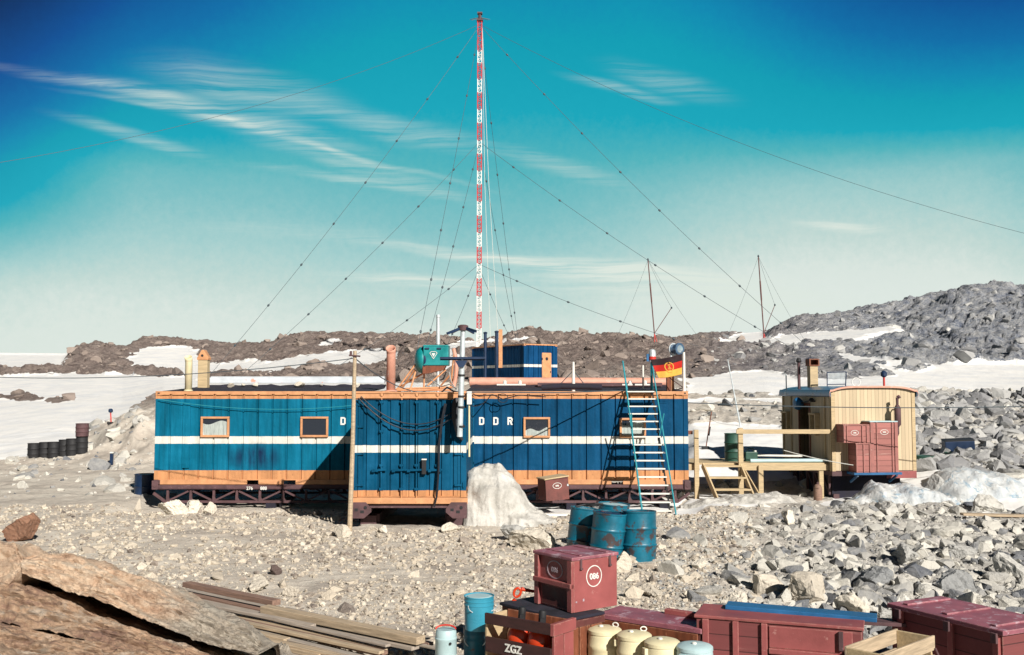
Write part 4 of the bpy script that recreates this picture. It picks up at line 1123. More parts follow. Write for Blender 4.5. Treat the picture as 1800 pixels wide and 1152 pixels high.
cable('cable', [P(776, 690, 78), P(786, 681, 78), P(797, 688, 79), P(805, 690, 80)], .02, 'dark knot of cable at the end-on container top corner')
cable('cable', sag(P(278, 702, 67.8), P(628, 712, 67.9), .18), .008, 'thin teal cord drooping across the teal container wall', 'teal_rope')

# thin wooden pole before the end-on container
a = P(614, 938, 82.6); a.z = min(a.z, ground_z(a.x, a.y)) - .1; b = P(624, 617, 83.0)
r = thing('wooden_pole', 'thin pale wooden pole standing before the corner of the end-on container', 'pole', (0, 0, 0))
mb = MB(); mb.tube([a, a.lerp(b, .5) + Vector((.01, 0, 0)), b], [.055, .048, .038], 8); mb.build('pole', M['plank'], r, smooth=40)
mb = MB(); c = P(624, 625, 83); mb.tube([c + Vector((-.12, -.05, 0)), c + Vector((.12, -.05, -.02))], .02, 6); mb.tube([c + Vector((-.08, -.05, 0)), c + Vector((-.08, -.05, .09))], .025, 6); mb.build('insulator_arm', M['brown'], r)

# small mast on the navy roof
a = P(1008, 690, 66); r = thing('roof_mast', 'short white mast with two dark stays, on the navy container roof', 'mast', (a.x, a.y, ZT + .0))
mb = MB(); mb.tube([(0, 0, 0), (0, 0, .78)], [.05, .035], 10); mb.build('pole', M['white'], r, smooth=40)
mb = MB(); mb.tube([(0, 0, .55), (-.45, .1, .08)], .012, 6); mb.tube([(0, 0, .55), (.38, .1, .08)], .012, 6); mb.build('stay', M['wire'], r)
mb = MB(); mb.tube([(-.85, -.05, .10), (-.3, -.06, .13), (.3, -.05, .12), (.75, -.05, .11)], .075, 8); o = mb.build('roof_roll', M['tar'], smooth=50, loc=(a.x, a.y, ZT + .0)); tag(o, 'rolled black tar sheet lying on the navy container roof', 'roll')

cable('guy_rope', [Vector((2.90, YB - .02, ZT + .02)), Vector((1.1, YB - 2.3, ZT - .03)), Vector((-.93, YF + .05, ZT - .01))], .015, 'dark rope stretched from the ladder head to the end-on container corner', 'wire', 'rope')
# ------------------------------------------------------------------ ladder, flag and lamps at the navy container
r = thing('ladder', 'steep white-runged ladder with thin teal handrails, leaning on the navy container', 'ladder', (0, 0, 0))
bl = P(1130, 905, 73.6); bl.z = ground_z(bl.x, bl.y) - .02
tl = Vector((uvx(1101, S_B), YB - .02, ZT + .02)); wL = .66
st = MB()
def lad(k, side, dy_=0.0):
    p_ = bl.lerp(tl, k); return p_ + Vector((wL * side, dy_, 0))
mb = MB(); mb.bar(lad(-.0, 0), lad(1.0, 0), .035, .06); mb.build('stringer', M['teal_rope'], r)
mb = MB(); mb.bar(lad(-.0, 1), lad(1.0, 1), .03, .05); mb.build('stringer', M['black'], r)
for k in range(16):
    q = .045 + k * .0630; a, b = lad(q, 0), lad(q, 1)
    mb = MB(); mb.box(a.x - .04, a.y - .11, a.z - .016, b.x + .055 + .03 * math.sin(k * 7.3), b.y + .03, a.z + .016)
    mb.build('rung', M['white'], r, bevel=.004)
mb = MB()
for k in range(16):
    q = .045 + k * .0630; b = lad(q, 1); mb.box(b.x - .035, b.y - .05, b.z - .10, b.x + .02, b.y + .0, b.z - .016)
mb.build('bracket', M['black'], r)
top = lad(1.0, 0); d_ = (tl - bl).normalized()
for side, u0 in ((0, 1097), (1, 1145)):
    a = lad(-.01, side, -.02) + Vector((.10 if side else -.03, -.16, .05)); e = lad(1.0, side) + Vector((.08 if side else -.02, -.14, .0)) + d_ * .95
    m_ = a.lerp(e, .5) + Vector((.0, -.05, -.02))
    mb = MB(); mb.tube([a, m_, e], .018, 7); mb.tube([e, lad(1.0, side) + Vector((.02, .05, .02)) + Vector((0, 0, .0))], .018, 7)
    mb.tube([lad(.60, side, -.0), lad(.60, side, -.0) + Vector((.10 if side else -.05, -.15, .62))], .016, 6)
    mb.build('handrail', M['teal_rope'], r, smooth=40)

fx = uvx(1202, 66.5); fy = F / 66.5
r = thing('flag_pole', 'white flag pole standing at the end of the navy container roof', 'flag pole', (fx, fy, ZT - .02))
mb = MB(); mb.tube([(0, 0, 0), (.0, 0, 1.05)], [.045, .035], 10); mb.build('pole', M['white'], r, smooth=40)
mb = MB(); mb.tube([(0, .02, .1), (-.5, .3, .5)], .012, 6); mb.tube([(0, .02, .12), (-.3, .4, .0)], .012, 6); mb.build('stay', M['brown'], r)
# the flag, spread between pole and ladder rail
fl = thing('flag', 'black, red and gold flag with a wreathed hammer-and-compass emblem, stretched beside the ladder', 'flag', (0, 0, 0))
W_, H_ = .84, .54
c_tr = P(1199, 622, 67.0); c_tl = P(1143, 632, 67.0); c_bl = P(1157, 665, 67.0); c_br = P(1199, 658, 67.0)
def fmap(s, q, off=0.0):
    """s 0..1 from the ladder to the pole, q 0..1 from the top to the bottom"""
    p_ = c_tl.lerp(c_tr, s).lerp(c_bl.lerp(c_br, s), q)
    p_.y = F / 67.0 + .05 * math.sin(s * 7 + q * 2.2) * (1 - .5 * s) + .03 * math.sin(q * 5 + s * 3) - .10 * (1 - s) * q
    p_.z += .035 * math.sin(math.pi * s) * -1 * (1 - q * .4)
    p_.y -= off
    return p_
nx, nz = 40, 27
mb = MB(); vs = [fmap(i / nx, j / nz) for j in range(nz + 1) for i in range(nx + 1)]
for j in range(nz):
    mb.m = 0 if j < 9 else (1 if j < 18 else 2)
    base = len(mb.v)
    mb.f += [(j * (nx + 1) + i, j * (nx + 1) + i + 1, (j + 1) * (nx + 1) + i + 1, (j + 1) * (nx + 1) + i) for i in range(nx)]; mb.mi += [mb.m] * nx
mb.v = [tuple(v) for v in vs]
o = mb.build('cloth', [M['flag_black'], M['flag_red'], M['flag_gold']], fl, smooth=60); so = o.modifiers.new('solid', 'SOLIDIFY'); so.thickness = .003
mb = MB()
def ft(x, z): return fmap(.52 + x / W_, .5 - z / H_, .008)
def fbar(x0, z0, x1, z1, w):
    n = max(2, int(math.hypot(x1 - x0, z1 - z0) / .03)); mb.tube([ft(x0 + (x1 - x0) * k / n, z0 + (z1 - z0) * k / n) for k in range(n + 1)], w / 2, 6)
for sgn in (-1, 1):
    for k in range(13):
        a = R(-62 + k * 11.2); rr2 = .128
        x, z = sgn * rr2 * math.cos(a), rr2 * math.sin(a); a2 = a + R(24)
        fbar(x, z, x + sgn * .028 * math.cos(a2 + .9), z + .028 * math.sin(a2 + .9), .014); fbar(sgn * .118 * math.cos(a), .118 * math.sin(a), sgn * .118 * math.cos(a + .2), .118 * math.sin(a + .2), .014)
fbar(-.035, .062, .035, .062, .030); fbar(.035, .062, .045, .05, .022); fbar(0, .06, 0, -.085, .020)      # hammer
fbar(-.0, .028, -.058, -.062, .012); fbar(.0, .028, .058, -.062, .012); fbar(-.045, -.03, .0, -.05, .010); fbar(.0, -.05, .045, -.03, .010)   # compass
fbar(-.075, -.135, .075, -.135, .022)
mb.build('emblem', M['flag_gold'], fl)

a = P(1195, 618, 66); r = thing('floodlight', 'round blue floodlight with a glass face, behind the flag', 'floodlight', (a.x, a.y + .5, ZT - .02))
hh = a.z - ZT; mb = MB(); mb.tube([(-.22, .05, 0), (-.20, .0, hh * .7), (-.12, 0, hh)], .04, 8); mb.build('stand', M['metal'], r, smooth=40)
ax = Matrix.Translation((0, -.02, hh + .10)) @ Matrix.Rotation(R(35), 4, 'Z') @ Matrix.Rotation(R(90), 4, 'X')
mb = MB(); mb.lathe([(.06, -.22), (.12, -.2), (.145, .0), (.165, .08), (.165, .12), (.14, .125)], 22, tf=ax); mb.build('housing', M['blue_metal'], r, smooth=40)
mb = MB(); mb.lathe([(.138, .10), (.10, .128), (.02, .135)], 20, tf=ax); mb.build('lens', M['lens'], r, smooth=50)
mb = MB(); mb.ring(.17, .17, .03, -.135, -.12, 24, ax @ Matrix.Rotation(R(90), 4, 'X')); mb.build('rim', M['metal'], r)
a = P(1148, 625, 66); r = thing('beacon', 'silver cylinder lantern with a red band, on top beside the ladder rails', 'lantern', (a.x, a.y + .35, ZT - .02))
hh = a.z - ZT - .15; mb = MB(); mb.tube([(0, 0, 0), (0, 0, hh)], .03, 8); mb.build('stand', M['teal_rope'], r)
mb = MB(); mb.lathe([(.06, hh - .02), (.095, hh), (.095, hh + .25), (.08, hh + .32), (.03, hh + .35)], 14, (.03, 0, 0)); mb.build('lamp_body', M['metal'], r, smooth=40)
mb = MB(); mb.lathe([(.098, hh + .05), (.098, hh + .15)], 14, (.03, 0, 0)); mb.build('band', M['red'], r, smooth=40)
mb = MB(); mb.box(-.13, -.05, hh + .02, -.07, .05, hh + .22); mb.build('switch_box', M['blue_sheet'], r)
a = P(1181, 690, 66); r = thing('chimney', 'square orange-brown post stub under the flag', 'chimney', (a.x, a.y + .3, ZT - .02))
mb = MB(); mb.box(-.09, -.09, 0, .10, .1, .44); mb.build('shaft', M['brown_wood'], r, bevel=.006); mb = MB(); mb.box(.02, -.10, 0, .08, -.088, .42); mb.box(-.12, -.12, .42, .13, .13, .46); mb.build('batten', M['orange'], r)
a = P(1134, 690, 66); r = thing('roof_rod', 'thin white rod on the navy roof between the ladder rails', 'rod', (a.x, a.y + .4, ZT - .02))
mb = MB(); mb.tube([(0, 0, 0), (.0, 0, .72)], .025, 8); mb.build('rod', M['white'], r); mb = MB(); mb.lathe([(.07, 0), (.05, .05)], 10); mb.build('foot', M['metal'], r)

# ------------------------------------------------------------------ timber landing between container and hut
ys = F / 63.5
zd = EYE - 128 / 63.5
def ux(u): return uvx(u, 63.5)
dk = thing('wooden_landing', 'new timber landing with steps and handrail between navy container and hut', 'landing', (0, ys, 0))
mb = MB()
for k in range(9): mb.box(ux(1213), .02 + k * .2, zd - .05, ux(1452), .02 + k * .2 + .185, zd)
mb.build('deck', M['timber_x'], dk, bevel=.004)
mb = MB(); mb.box(ux(1300), -.03, zd - .20, ux(1452), .02, zd - .035); mb.box(ux(1208), -.03, zd - .20, ux(1227), .02, zd - .035); mb.build('front_board', M['timber_x'], dk, bevel=.004)
for (u, w, v1, yy) in ((1221, .12, 755, -.10), (1298, .13, 752, -.10), (1333, .13, 817, -.06), (1440, .12, 820, .05)):
    zt = EYE + (685 - v1) / 63.5; g = ground_z(ux(u), ys + yy) - .08
    mb = MB(); mb.box(ux(u) - w / 2, yy - .05, min(g, .1), ux(u) + w / 2, yy + .06, zt); mb.build('post', M['timber_x'], dk, bevel=.006)
z_h = EYE + (685 - 758) / 63.5
mb = MB(); mb.box(ux(1290), -.19, z_h - .06, ux(1456), -.15, z_h + .06); mb.build('handrail', M['timber_x'], dk, bevel=.004)
mb = MB(); mb.box(ux(1196), -.02, z_h - .08, ux(1216), .02, z_h + .02); mb.build('handrail', M['brown_wood'], dk, bevel=.004)
mb = MB(); mb.bar((ux(1290), .9, z_h - .7), (ux(1420), .7, z_h - .72), .05, .05); mb.build('long_pole', M['white'], dk)
y_f = -1.05; zg0 = ground_z(ux(1270), ys - .9) - .02
xs0, xs1 = ux(1232), ux(1297)
for x, x2 in ((xs0, xs0 + .22), (xs1, xs1 + .18)):
    mb = MB(); mb.bar((x, -.06, zd - .05), (x2, y_f, zg0 + .02), .045, .16); mb.build('stringer', M['timber_x'], dk, bevel=.004)
for k in range(4):
    q = .02 + k * .31; zz_ = zd - .03 - (zd - zg0) * q * .95; yy = -.05 + (y_f + .05) * q; dxx = .20 * q
    mb = MB(); mb.box(xs0 + dxx + .02, yy - .14, zz_ - .05, xs1 + dxx - .0, yy + .12, zz_ - .005); mb.build('step', M['timber_x'], dk, bevel=.004)
mb = MB(); mb.bar((ux(1306), -.05, zd - .2), (ux(1325), -.75, ground_z(ux(1325), ys - .75)), .03, .05); mb.build('brace', M['timber_x'], dk)
mb = MB(); mb.tube([(ux(1318), .12, zd + .05), (ux(1456), .12, zd + .06)], .055, 10); o = mb.build('pipe', M['pale_blue'], smooth=40, loc=(0, ys, 0)); tag(o, 'pale grey pipe lying along the front edge of the timber landing', 'pipe')

def drum(name, label, loc, mm, rr=.29, hh=.88, tilt=(0, 0, 0), group=None, lid=None, dent=0):
    r = thing(name, label, 'drum', loc, tilt, group)
    mb = MB()
    pr = [(rr - .012, .0), (rr + .006, .004), (rr + .006, .022), (rr - .004, .03)]
    for z in (hh * .345, hh * .665): pr += [(rr, z - .035), (rr + .004, z - .018), (rr + .020, z), (rr + .004, z + .018), (rr, z + .035)]
    pr += [(rr - .003, hh - .03), (rr + .006, hh - .022), (rr + .007, hh), (rr - .010, hh), (rr - .012, hh - .02)]
    mb.lathe(pr, 36, cap=False)
    rs_ = np.random.RandomState(int(abs(loc[0]) * 100) % 999)
    for _ in range(dent):
        a = rs_.uniform(-2.6, -.5); zc = rs_.uniform(.2, .75); dp = rs_.uniform(.008, .022)
        for i, v in enumerate(mb.v):
            w = math.exp(-((math.atan2(v[1], v[0]) - a) / .3) ** 2 - ((v[2] - zc) / .12) ** 2)
            k = 1 - dp * w / rr; mb.v[i] = (v[0] * k, v[1] * k, v[2])
    mb.build('shell', M[mm], r, smooth=38)
    mb = MB(); mb.lathe([(rr - .010, hh - .024), (rr * .9, hh - .020), (rr * .3, hh - .016), (.002, hh - .016)], 36, cap=False)
    bb = MB(); bb.lathe([(rr - .01, .012), (.002, .012)], 36, cap=False); bb.build('bottom', M[mm], r)
    l = mb.build('lid', M[lid or mm], r, smooth=38)
    mb = MB(); mb.lathe([(.035, 0), (.035, .012), (.02, .016)], 10, (rr * .68, -.02, hh - .02)); mb.build('bung', M['brown'], l); mb = MB(); mb.lathe([(.02, 0), (.02, .01)], 10, (-rr * .68, .05, hh - .02)); mb.build('bung', M['brown'], l)
    return r
a = P(1291, 812, 62.0); drum('fuel_drum', 'dark drum with a teal lit edge, standing on the timber landing', (a.x, ys + .75, zd + .0), 'green_drum', .25, .78)
a = P(1319, 806, 62); r = thing('jerry_can', 'small green can beside the drum on the timber landing', 'can', (a.x, ys + .6, zd))
mb = MB(); mb.box(-.17, -.1, 0, .17, .1, .27); mb.build('body', M['green_drum'], r, bevel=.02)
mb = MB(); mb.tube([(-.10, 0, .26), (-.08, 0, .36), (.06, 0, .36), (.08, 0, .26)], .018, 6); mb.build('handle', M['green_drum'], r); mb = MB(); mb.lathe([(.04, .25), (.04, .31)], 10, (.12, 0, 0)); mb.build('cap', M['white'], r)
# shovel stuck in the snow bank, thin rods
a = on_ground(1241, 790); r = thing('shovel', 'shovel stuck upside in the snow bank behind the landing', 'shovel', a)
mb = MB(); mb.tube([(0, 0, .05), (.22, .1, 1.25)], .018, 6); mb.build('shaft', M['brown_wood'], r); mb = MB(); mb.box(-.14, -.03, -.06, .10, .03, .10); mb.build('blade', M['black'], r, bevel=.01); mb = MB(); mb.bar((.10, .05, .45), (.15, .07, .75), .06, .05); mb.build('grip', M['black'], r)
a = on_ground(1304, 750); b = P(1279, 632, F / a.y); o = MB().tube([a - Vector((0, 0, .3)), b], [.035, .02], 8).build('marker_rod', M['metal'], smooth=40); tag(o, 'thin leaning grey rod rising from the snow behind the landing', 'rod')

# ------------------------------------------------------------------ the yellow board hut
s_h = 64.0
hc = P(1464, 828, s_h)
WH, LH, HH = 2.36, 3.66, 2.16
TH = R(5.5)
hu = thing('wooden_hut', 'yellow board hut with an arched roof, on a dark skid frame', 'hut', hc, (0, 0, TH))
mb = MB(); mb.box(0, 0, 0, WH, .04, HH + .02); mb.box(0, LH - .04, 0, WH, LH, HH + .02); mb.box(WH - .04, .04, 0, WH, LH - .04, HH)
y0d, y1d = 1.55, 2.30
mb.box(0, .04, 0, .04, y0d, HH); mb.box(0, y1d, 0, .04, LH - .04, HH); mb.box(0, y0d, 1.75, .04, y1d, HH)
arch = [(x, HH + .02 + .11 * (1 - abs(2 * x / WH - 1) ** 4.5)) for x in np.linspace(0, WH, 25)]
for y in (0, LH - .04): mb.prism([(0, HH)] + arch + [(WH, HH)], y + .001, y + .039)
mb.build('wall', M['hut'], hu)
mb = MB(); pr = []
for x in np.linspace(-.06, WH + .06, 33):
    t_ = min(1, abs(2 * (x) / WH - 1)); pr.append((x, HH + .045 + .11 * (1 - t_ ** 4.5)))
pr = [(-.075, HH - .12), (-.085, HH - .03)] + pr + [(WH + .085, HH - .03), (WH + .075, HH - .12)]
ins = [(x + (0.03 if x < WH / 2 else -.03) * (1 if abs(x - WH / 2) > WH / 2 else 0), z - .028) for x, z in pr]
n = len(pr); y0, y1 = -.07, LH + .07
mb.add([(x, y, z) for y in (y0, y1) for x, z in pr + ins], [(i, i + 1, 2 * n + i + 1, 2 * n + i) for i in range(n - 1)] + [(n + i + 1, n + i, 3 * n + i, 3 * n + i + 1) for i in range(n - 1)]
       + [(i + 1, i, n + i, n + i + 1) for i in range(n - 1)] + [(2 * n + i, 2 * n + i + 1, 3 * n + i + 1, 3 * n + i) for i in range(n - 1)] + [(0, 2 * n, 3 * n, n), (n - 1, 2 * n - 1, 4 * n - 1, 3 * n - 1)])
mb.build('roof', M['blue_metal'], hu, smooth=30)
mb = MB(); mb.add([(x, y, z) for y in (-.085, -.06) for x, z in pr + [(x, z - .05) for x, z in pr]],
                  [(i, i + 1, n + i + 1, n + i) for i in range(n - 1)] + [(2 * n + i + 1, 2 * n + i, 3 * n + i, 3 * n + i + 1) for i in range(n - 1)] + [(i + 1, i, 2 * n + i, 2 * n + i + 1) for i in range(n - 1)] + [(n + i, n + i + 1, 3 * n + i + 1, 3 * n + i) for i in range(n - 1)])
mb.build('roof_edge', M['pink'], hu)
for x0_, y0_ in ((-.02, -.02), (WH - .08, -.02)): mb = MB(); mb.box(x0_, y0_, -.02, x0_ + .10, y0_ + .02, HH); mb.build('batten', M['timber_x'], hu, bevel=.004)
for y0_ in (.02, .42, 2.9, LH - .12): mb = MB(); mb.box(-.03, y0_, -.02, .0, y0_ + .10, HH - .02); mb.build('batten', M['timber_x'], hu, bevel=.004)
mb = MB(); mb.box(.42, y0d, .02, .46, y1d, 1.75); mb.build('door', M['brown_wood'], hu)
mb = MB(); mb.box(-.025, y0d - .07, 0, .03, y0d, 1.82); mb.box(-.025, y1d, 0, .03, y1d + .07, 1.82); mb.box(-.025, y0d, 1.75, .03, y1d, 1.82); mb.build('door_frame', M['brown_wood'], hu)
for yy in (.85, 3.02):
    mb = MB(); mb.box(-.13, yy, .95, -.0, yy + .07, 1.52); mb.box(-.13, yy + .36, .95, .0, yy + .43, 1.52); mb.box(-.15, yy - .02, 1.50, .0, yy + .45, 1.55); mb.box(-.13, yy, .92, .0, yy + .43, .97)
    f = mb.build('window', M['timber_x'], hu, bevel=.006); mb = MB(); mb.box(-.02, yy + .07, .97, -.005, yy + .36, 1.5); mb.build('pane', M['glass'], f)
mb = MB(); ax = Matrix.Translation((-.19, 1.95, 1.80)) @ Matrix.Rotation(R(90), 4, 'Y'); mb.lathe([(.02, -.12), (.14, -.10), (.185, -.02), (.185, .03), (.12, .12), (.04, .17)], 22, tf=ax); mb.build('wall_lamp', M['blue_sheet'], hu, smooth=40)
mb = MB(); mb.lathe([(.03, -.05), (.08, 0), (.03, .06)], 12, (-.10, 1.15, 1.92)); mb.box(-.12, 1.1, 1.86, 0, 1.2, 1.9); mb.tube([(-.10, 1.2, 1.9), (-.15, 1.8, 1.82)], .02, 6); mb.build('lamp_arm', M['black'], hu)
# dark frame and skids
mb = MB(); mb.box(-.03, -.03, -.14, 1.9, .10, -.012); mb.box(-.03, .1, -.14, .10, LH, -.012); mb.box(WH - .10, .1, -.14, WH, LH, -.012); mb.box(.1, LH - .1, -.14, WH - .1, LH, -.012); mb.build('floor_frame', M['brown'], hu)
mb = MB(); mb.box(1.52, -.04, -.21, WH + .01, .0, -.012); mb.build('front_beam', M['maroon_flat'], hu, bevel=.004)
gz = -hc.z
for xx in (.12, WH - .28):
    mb = MB(); mb.prism([(0, gz - .02), (0, gz + .10), (0, gz + .10)], 0, .01); mb = MB()
    mb.box(xx, .25, gz - .1, xx + .16, LH - .1, gz + .08); mb.build('skid', M['brown'], hu)
for k in range(7):
    y_ = .35 + k * .52; mb = MB(); mb.box(.03, y_, gz + .06, .09, y_ + .06, -.13)
    if k < 6: mb.bar((.06, y_ + .03, gz + .08), (.06, y_ + .52, -.14), .04)
    mb.build('strut', M['brown'], hu)
mb = MB(); mb.box(.10, .30, gz - .1, WH - .3, .34, -.14); mb.box(.10, .34, gz - .1, .14, LH - .1, -.14); mb.build('shade_panel', M['tar'], hu)  # dark sheets added to stand in for the shade under the hut
# exhaust pipe on the front wall
mb = MB(); px_ = 1.73; mb.tube([(px_ + .0, -.30, 2.0), (px_ + .03, -.32, 2.03), (px_ + .05, -.34, 1.98)], .045, 8)
mb.tube([(px_, -.30, 1.02), (px_, -.30, 1.18), (px_, -.30, 1.86), (px_, -.30, 2.0)], [.035, .035, .035, .04], 10); mb.lathe([(.04, 1.20), (.085, 1.26), (.085, 1.72), (.04, 1.80)], 16, (px_, -.30, 0)); mb.tube([(px_, -.3, 1.04), (px_ - .02, -.27, .96), (px_ - .05, -.2, .93)], .04, 8)
mb.tube([(px_, -.30, 1.66), (px_, .0, 1.66)], .02, 6); mb.tube([(px_ - .05, -.2, .93), (px_ - .05, .0, .93)], .04, 8)
mb.build('exhaust_pipe', M['brown'], hu, smooth=40)
mb = MB(); mb.box(1.62, -.012, .80, 1.86, -.0, 1.14); mb.build('wall_plate', M['pale_blue'], hu)
# maroon lockers standing against the front wall, on a shelf
mb = MB(); mb.box(.38, -.50, -.075, 1.72, -.001, -.015); mb.bar((.5, -.45, -.09), (.5, .0, -.3), .05); mb.bar((1.6, -.45, -.09), (1.6, .0, -.3), .05); mb.build('shelf', M['blue_sheet'], hu)
EMB = '086'
def emblem(root, cx, cz, rx, rz, y=-.004, tf=None, mm='letter', h=None, name='emblem'):
    mb = MB(); T_ = (tf or Matrix.Identity(4)) @ Matrix.Translation((cx, y, cz))
    mb.ring(rx, rz, rx * .09, -.002, .002, 36, T_); add_text(mb, EMB, h or rz * .62, T_, 1.0)
    return mb.build(name, M[mm], root)
def locker(name, label, x0, z0, x1, z1, depth, battens, em=None, whitetop=False):
    T_ = hu.matrix_basis @ Vector((x0, -depth - .006, z0))
    r = thing(name, label, 'crate', T_, (0, 0, TH), 'maroon crates stacked against the hut')
    w, h = x1 - x0, z1 - z0
    mb = MB(); mb.box(0, 0, 0, w, depth, h - .03); mb.build('body', M['locker'], r, bevel=.005)
    mb = MB(); mb.box(-.012, -.02, h - .03, w + .012, depth, h); mb.build('lid', M['pale_blue'] if whitetop else M['locker_flat'], r, bevel=.004)
    for b0, b1 in battens:
        mb = MB(); mb.box(b0, -.028, .002, b1, -.0005, h - .032); mb.build('batten', M['locker_flat'], r, bevel=.004)
    if em: emblem(r, em[0], em[1], em[2], em[2] * .62)
    return r
locker('wooden_crate', 'tall maroon crate with a white oval mark and pale top, against the hut front', .86, -.012, 1.63, 1.365, .46, ((.0, .09), (.17, .20), (.60, .635), (.68, .77)), (.40, 1.08, .115), True)
locker('wooden_crate', 'short maroon crate with planked door, under the oval-marked one at the hut corner', .44, -.012, .85, .775, .48, ((.0, .035), (.20, .235), (.375, .41)))
locker('wooden_crate', 'wide maroon crate with a white oval mark, topmost at the hut corner', .12, .782, .85, 1.275, .44, ((.0, .055), (.085, .11), (.51, .55), (.64, .73)), (.32, .27, .11))
# roof items on the hut
def on_hut(u, v0, y=.8):
    return None
def hut_pt(x, y, z=None):
    t_ = min(1, abs(2 * x / WH - 1)); zz_ = HH + .04 + .11 * (1 - t_ ** 4.5)
    return hu.matrix_basis @ Vector((x, y, zz_ if z is None else z))
r = thing('stovepipe', 'thin rusty stovepipe on the hut roof behind the chimney', 'pipe', hut_pt(.12, 2.6), (0, 0, TH)); mb = MB(); mb.tube([(0, 0, -.05), (0, 0, .80)], .045, 10); mb.build('pipe', M['brown'], r, smooth=40); mb = MB(); mb.lathe([(.05, .78), (.09, .82), (.05, .92)], 10); mb.build('cowl', M['black'], r, smooth=30)
r = thing('chimney', 'square tan chimney with a rusty open cowl on the hut roof', 'chimney', hut_pt(.42, 2.3), (0, 0, TH)); mb = MB(); mb.box(-.12, -.12, -.1, .12, .12, .62); mb.build('shaft', M['timber_x'], r, bevel=.006); mb = MB(); mb.box(-.15, -.15, .62, .16, .16, .65); mb.box(-.15, -.15, .65, -.11, .16, .80); mb.box(.12, -.15, .65, .16, .16, .80); mb.box(-.15, -.15, .80, .16, .16, .83); mb.box(-.11, .10, .65, .12, .14, .8); mb.build('cowl', M['brown_wood'], r)
r = thing('roof_screen', 'framed wire-mesh screen standing on the hut roof', 'screen', hut_pt(.85, 1.6), (0, 0, TH))
mb = MB(); mb.tube([(-.28, 0, -.02), (-.28, 0, .40)], .015, 6); mb.tube([(.27, 0, -.02), (.30, 0, .42)], .015, 6); mb.tube([(-.28, 0, .40), (.30, 0, .42)], .015, 6); mb.tube([(-.28, 0, .05), (.28, 0, .06)], .015, 6); mb.build('frame', M['navy_drum'], r)
mb = MB()
for k in range(1, 15): x = -.28 + .57 * k / 15; mb.bar((x, 0, .05), (x + .005, 0, .41), .007)
for k in range(1, 9): z = .05 + .36 * k / 9; mb.bar((-.28, .006, z), (.29, .006, z + .01), .007)
mb.build('mesh', M['metal'], r)
r = thing('roof_ring', 'thin white wire hoop standing on the hut roof', 'hoop', hut_pt(1.35, 1.4), (0, 0, TH)); mb = MB(); mb.ring(.13, .13, .02, -.01, .01, 28, Matrix.Translation((0, 0, .12))); mb.build('hoop', M['white'], r); mb = MB(); mb.box(-.03, -.03, -.04, .03, .03, .01); mb.build('foot', M['white'], r)
r = thing('marker_lamp', 'dark lamp on a short red post, on the hut roof', 'lamp', hut_pt(1.95, .9), (0, 0, TH)); mb = MB(); mb.tube([(0, 0, -.05), (0, 0, .28)], .03, 8); mb.build('post', M['red'], r); mb = MB(); mb.lathe([(.04, .27), (.085, .31), (.085, .40), (.03, .46)], 12); mb.build('lamp_head', M['navy_drum'], r, smooth=40)
r = thing('roof_rod', 'thin grey rod at the hut roof corner nearest the landing', 'rod', hut_pt(.0, 3.2, HH - .1), (0, 0, TH)); mb = MB(); mb.tube([(-.05, 0, 0), (-.05, 0, .62)], .02, 6); mb.build('rod', M['metal'], r); mb = MB(); mb.box(-.09, -.03, 0, .0, .03, .08); mb.build('clip', M['metal'], r)
# around the hut
a = P(1438, 886, 65.0); a.z = ground_z(a.x, a.y) - .05; r = thing('gas_bottle', 'dusty pinkish gas bottle standing under the hut edge', 'gas bottle', a); mb = MB(); mb.lathe([(.10, 0), (.115, .03), (.115, .36), (.08, .45), (.04, .47)], 18); mb.build('body', M['boulder'] if False else M['plank_red'], r, smooth=40); mb = MB(); mb.lathe([(.035, .47), (.035, .52), (.02, .53)], 10); mb.build('valve', M['brown'], r)
a = on_ground(1624, 826); drum('green_drum', 'green drum sunk in snow beside the hut wall', (a.x + .25, a.y + .6, a.z - .55), 'green_drum', .33, .92, group='green drums in the snow')
drum('green_drum', 'green drum half buried in snow, farther out from the hut', (P(1680, 812, 55).x, P(1680, 812, 55).y, P(1680, 812, 55).z - .62), 'green_drum', .33, .92, group='green drums in the snow')
a = on_ground(1685, 797); r = thing('dark_box', 'dark rectangular box lying among the rocks beyond the hut', 'box', a, (R(4), R(-3), R(-12))); mb = MB(); mb.box(-.45, -.3, -.1, .45, .3, .42); mb.build('body', M['navy_drum'], r, bevel=.02); mb = MB(); mb.box(-.46, -.31, .42, .46, .31, .45); mb.build('lid', M['black'], r, bevel=.01)
a = on_ground(1770, 910, .02); o = MB().box(-1.0, -.12, 0, 1.4, .12, .05).build('plank', M['plank'], loc=a, rot=(0, R(1), R(-4)), bevel=.004); tag(o, 'single pale plank lying at the foot of the snow mound', 'plank')
# chest and boards by the navy container
a = P(960, 878, 70.5); cz = max(ground_z(a.x, a.y), a.z - .05); r = thing('storage_chest', 'maroon chest with a sloping pale lid, standing before the navy container', 'chest', (a.x, a.y, cz + .0), (0, R(-3), R(20)))
w, h, d_ = .62, .56, .52
mb = MB(); mb.prism([(0, 0), (w, 0), (w, h), (0, h - .04)], 0, d_); mb.build('body', M['maroon_dark'], r, bevel=.008)
mb = MB(); mb.prism([(-.02, h - .04), (w + .02, h + .001), (w + .02, h + .03), (-.02, h - .01)], -.02, d_ + .02); mb.build('lid', M['timber_x'], r, bevel=.004)
mb = MB(); mb.box(.002, -.012, .002, w - .002, -.0005, h - .05); mb.build('front_panel', M['chest'], r)
emblem(r, .31, .36, .12, .075, -.016)
mb = MB(); mb.box(w - .05, -.03, .33, w - .01, -.012, .38); mb.build('latch', M['metal'], r)
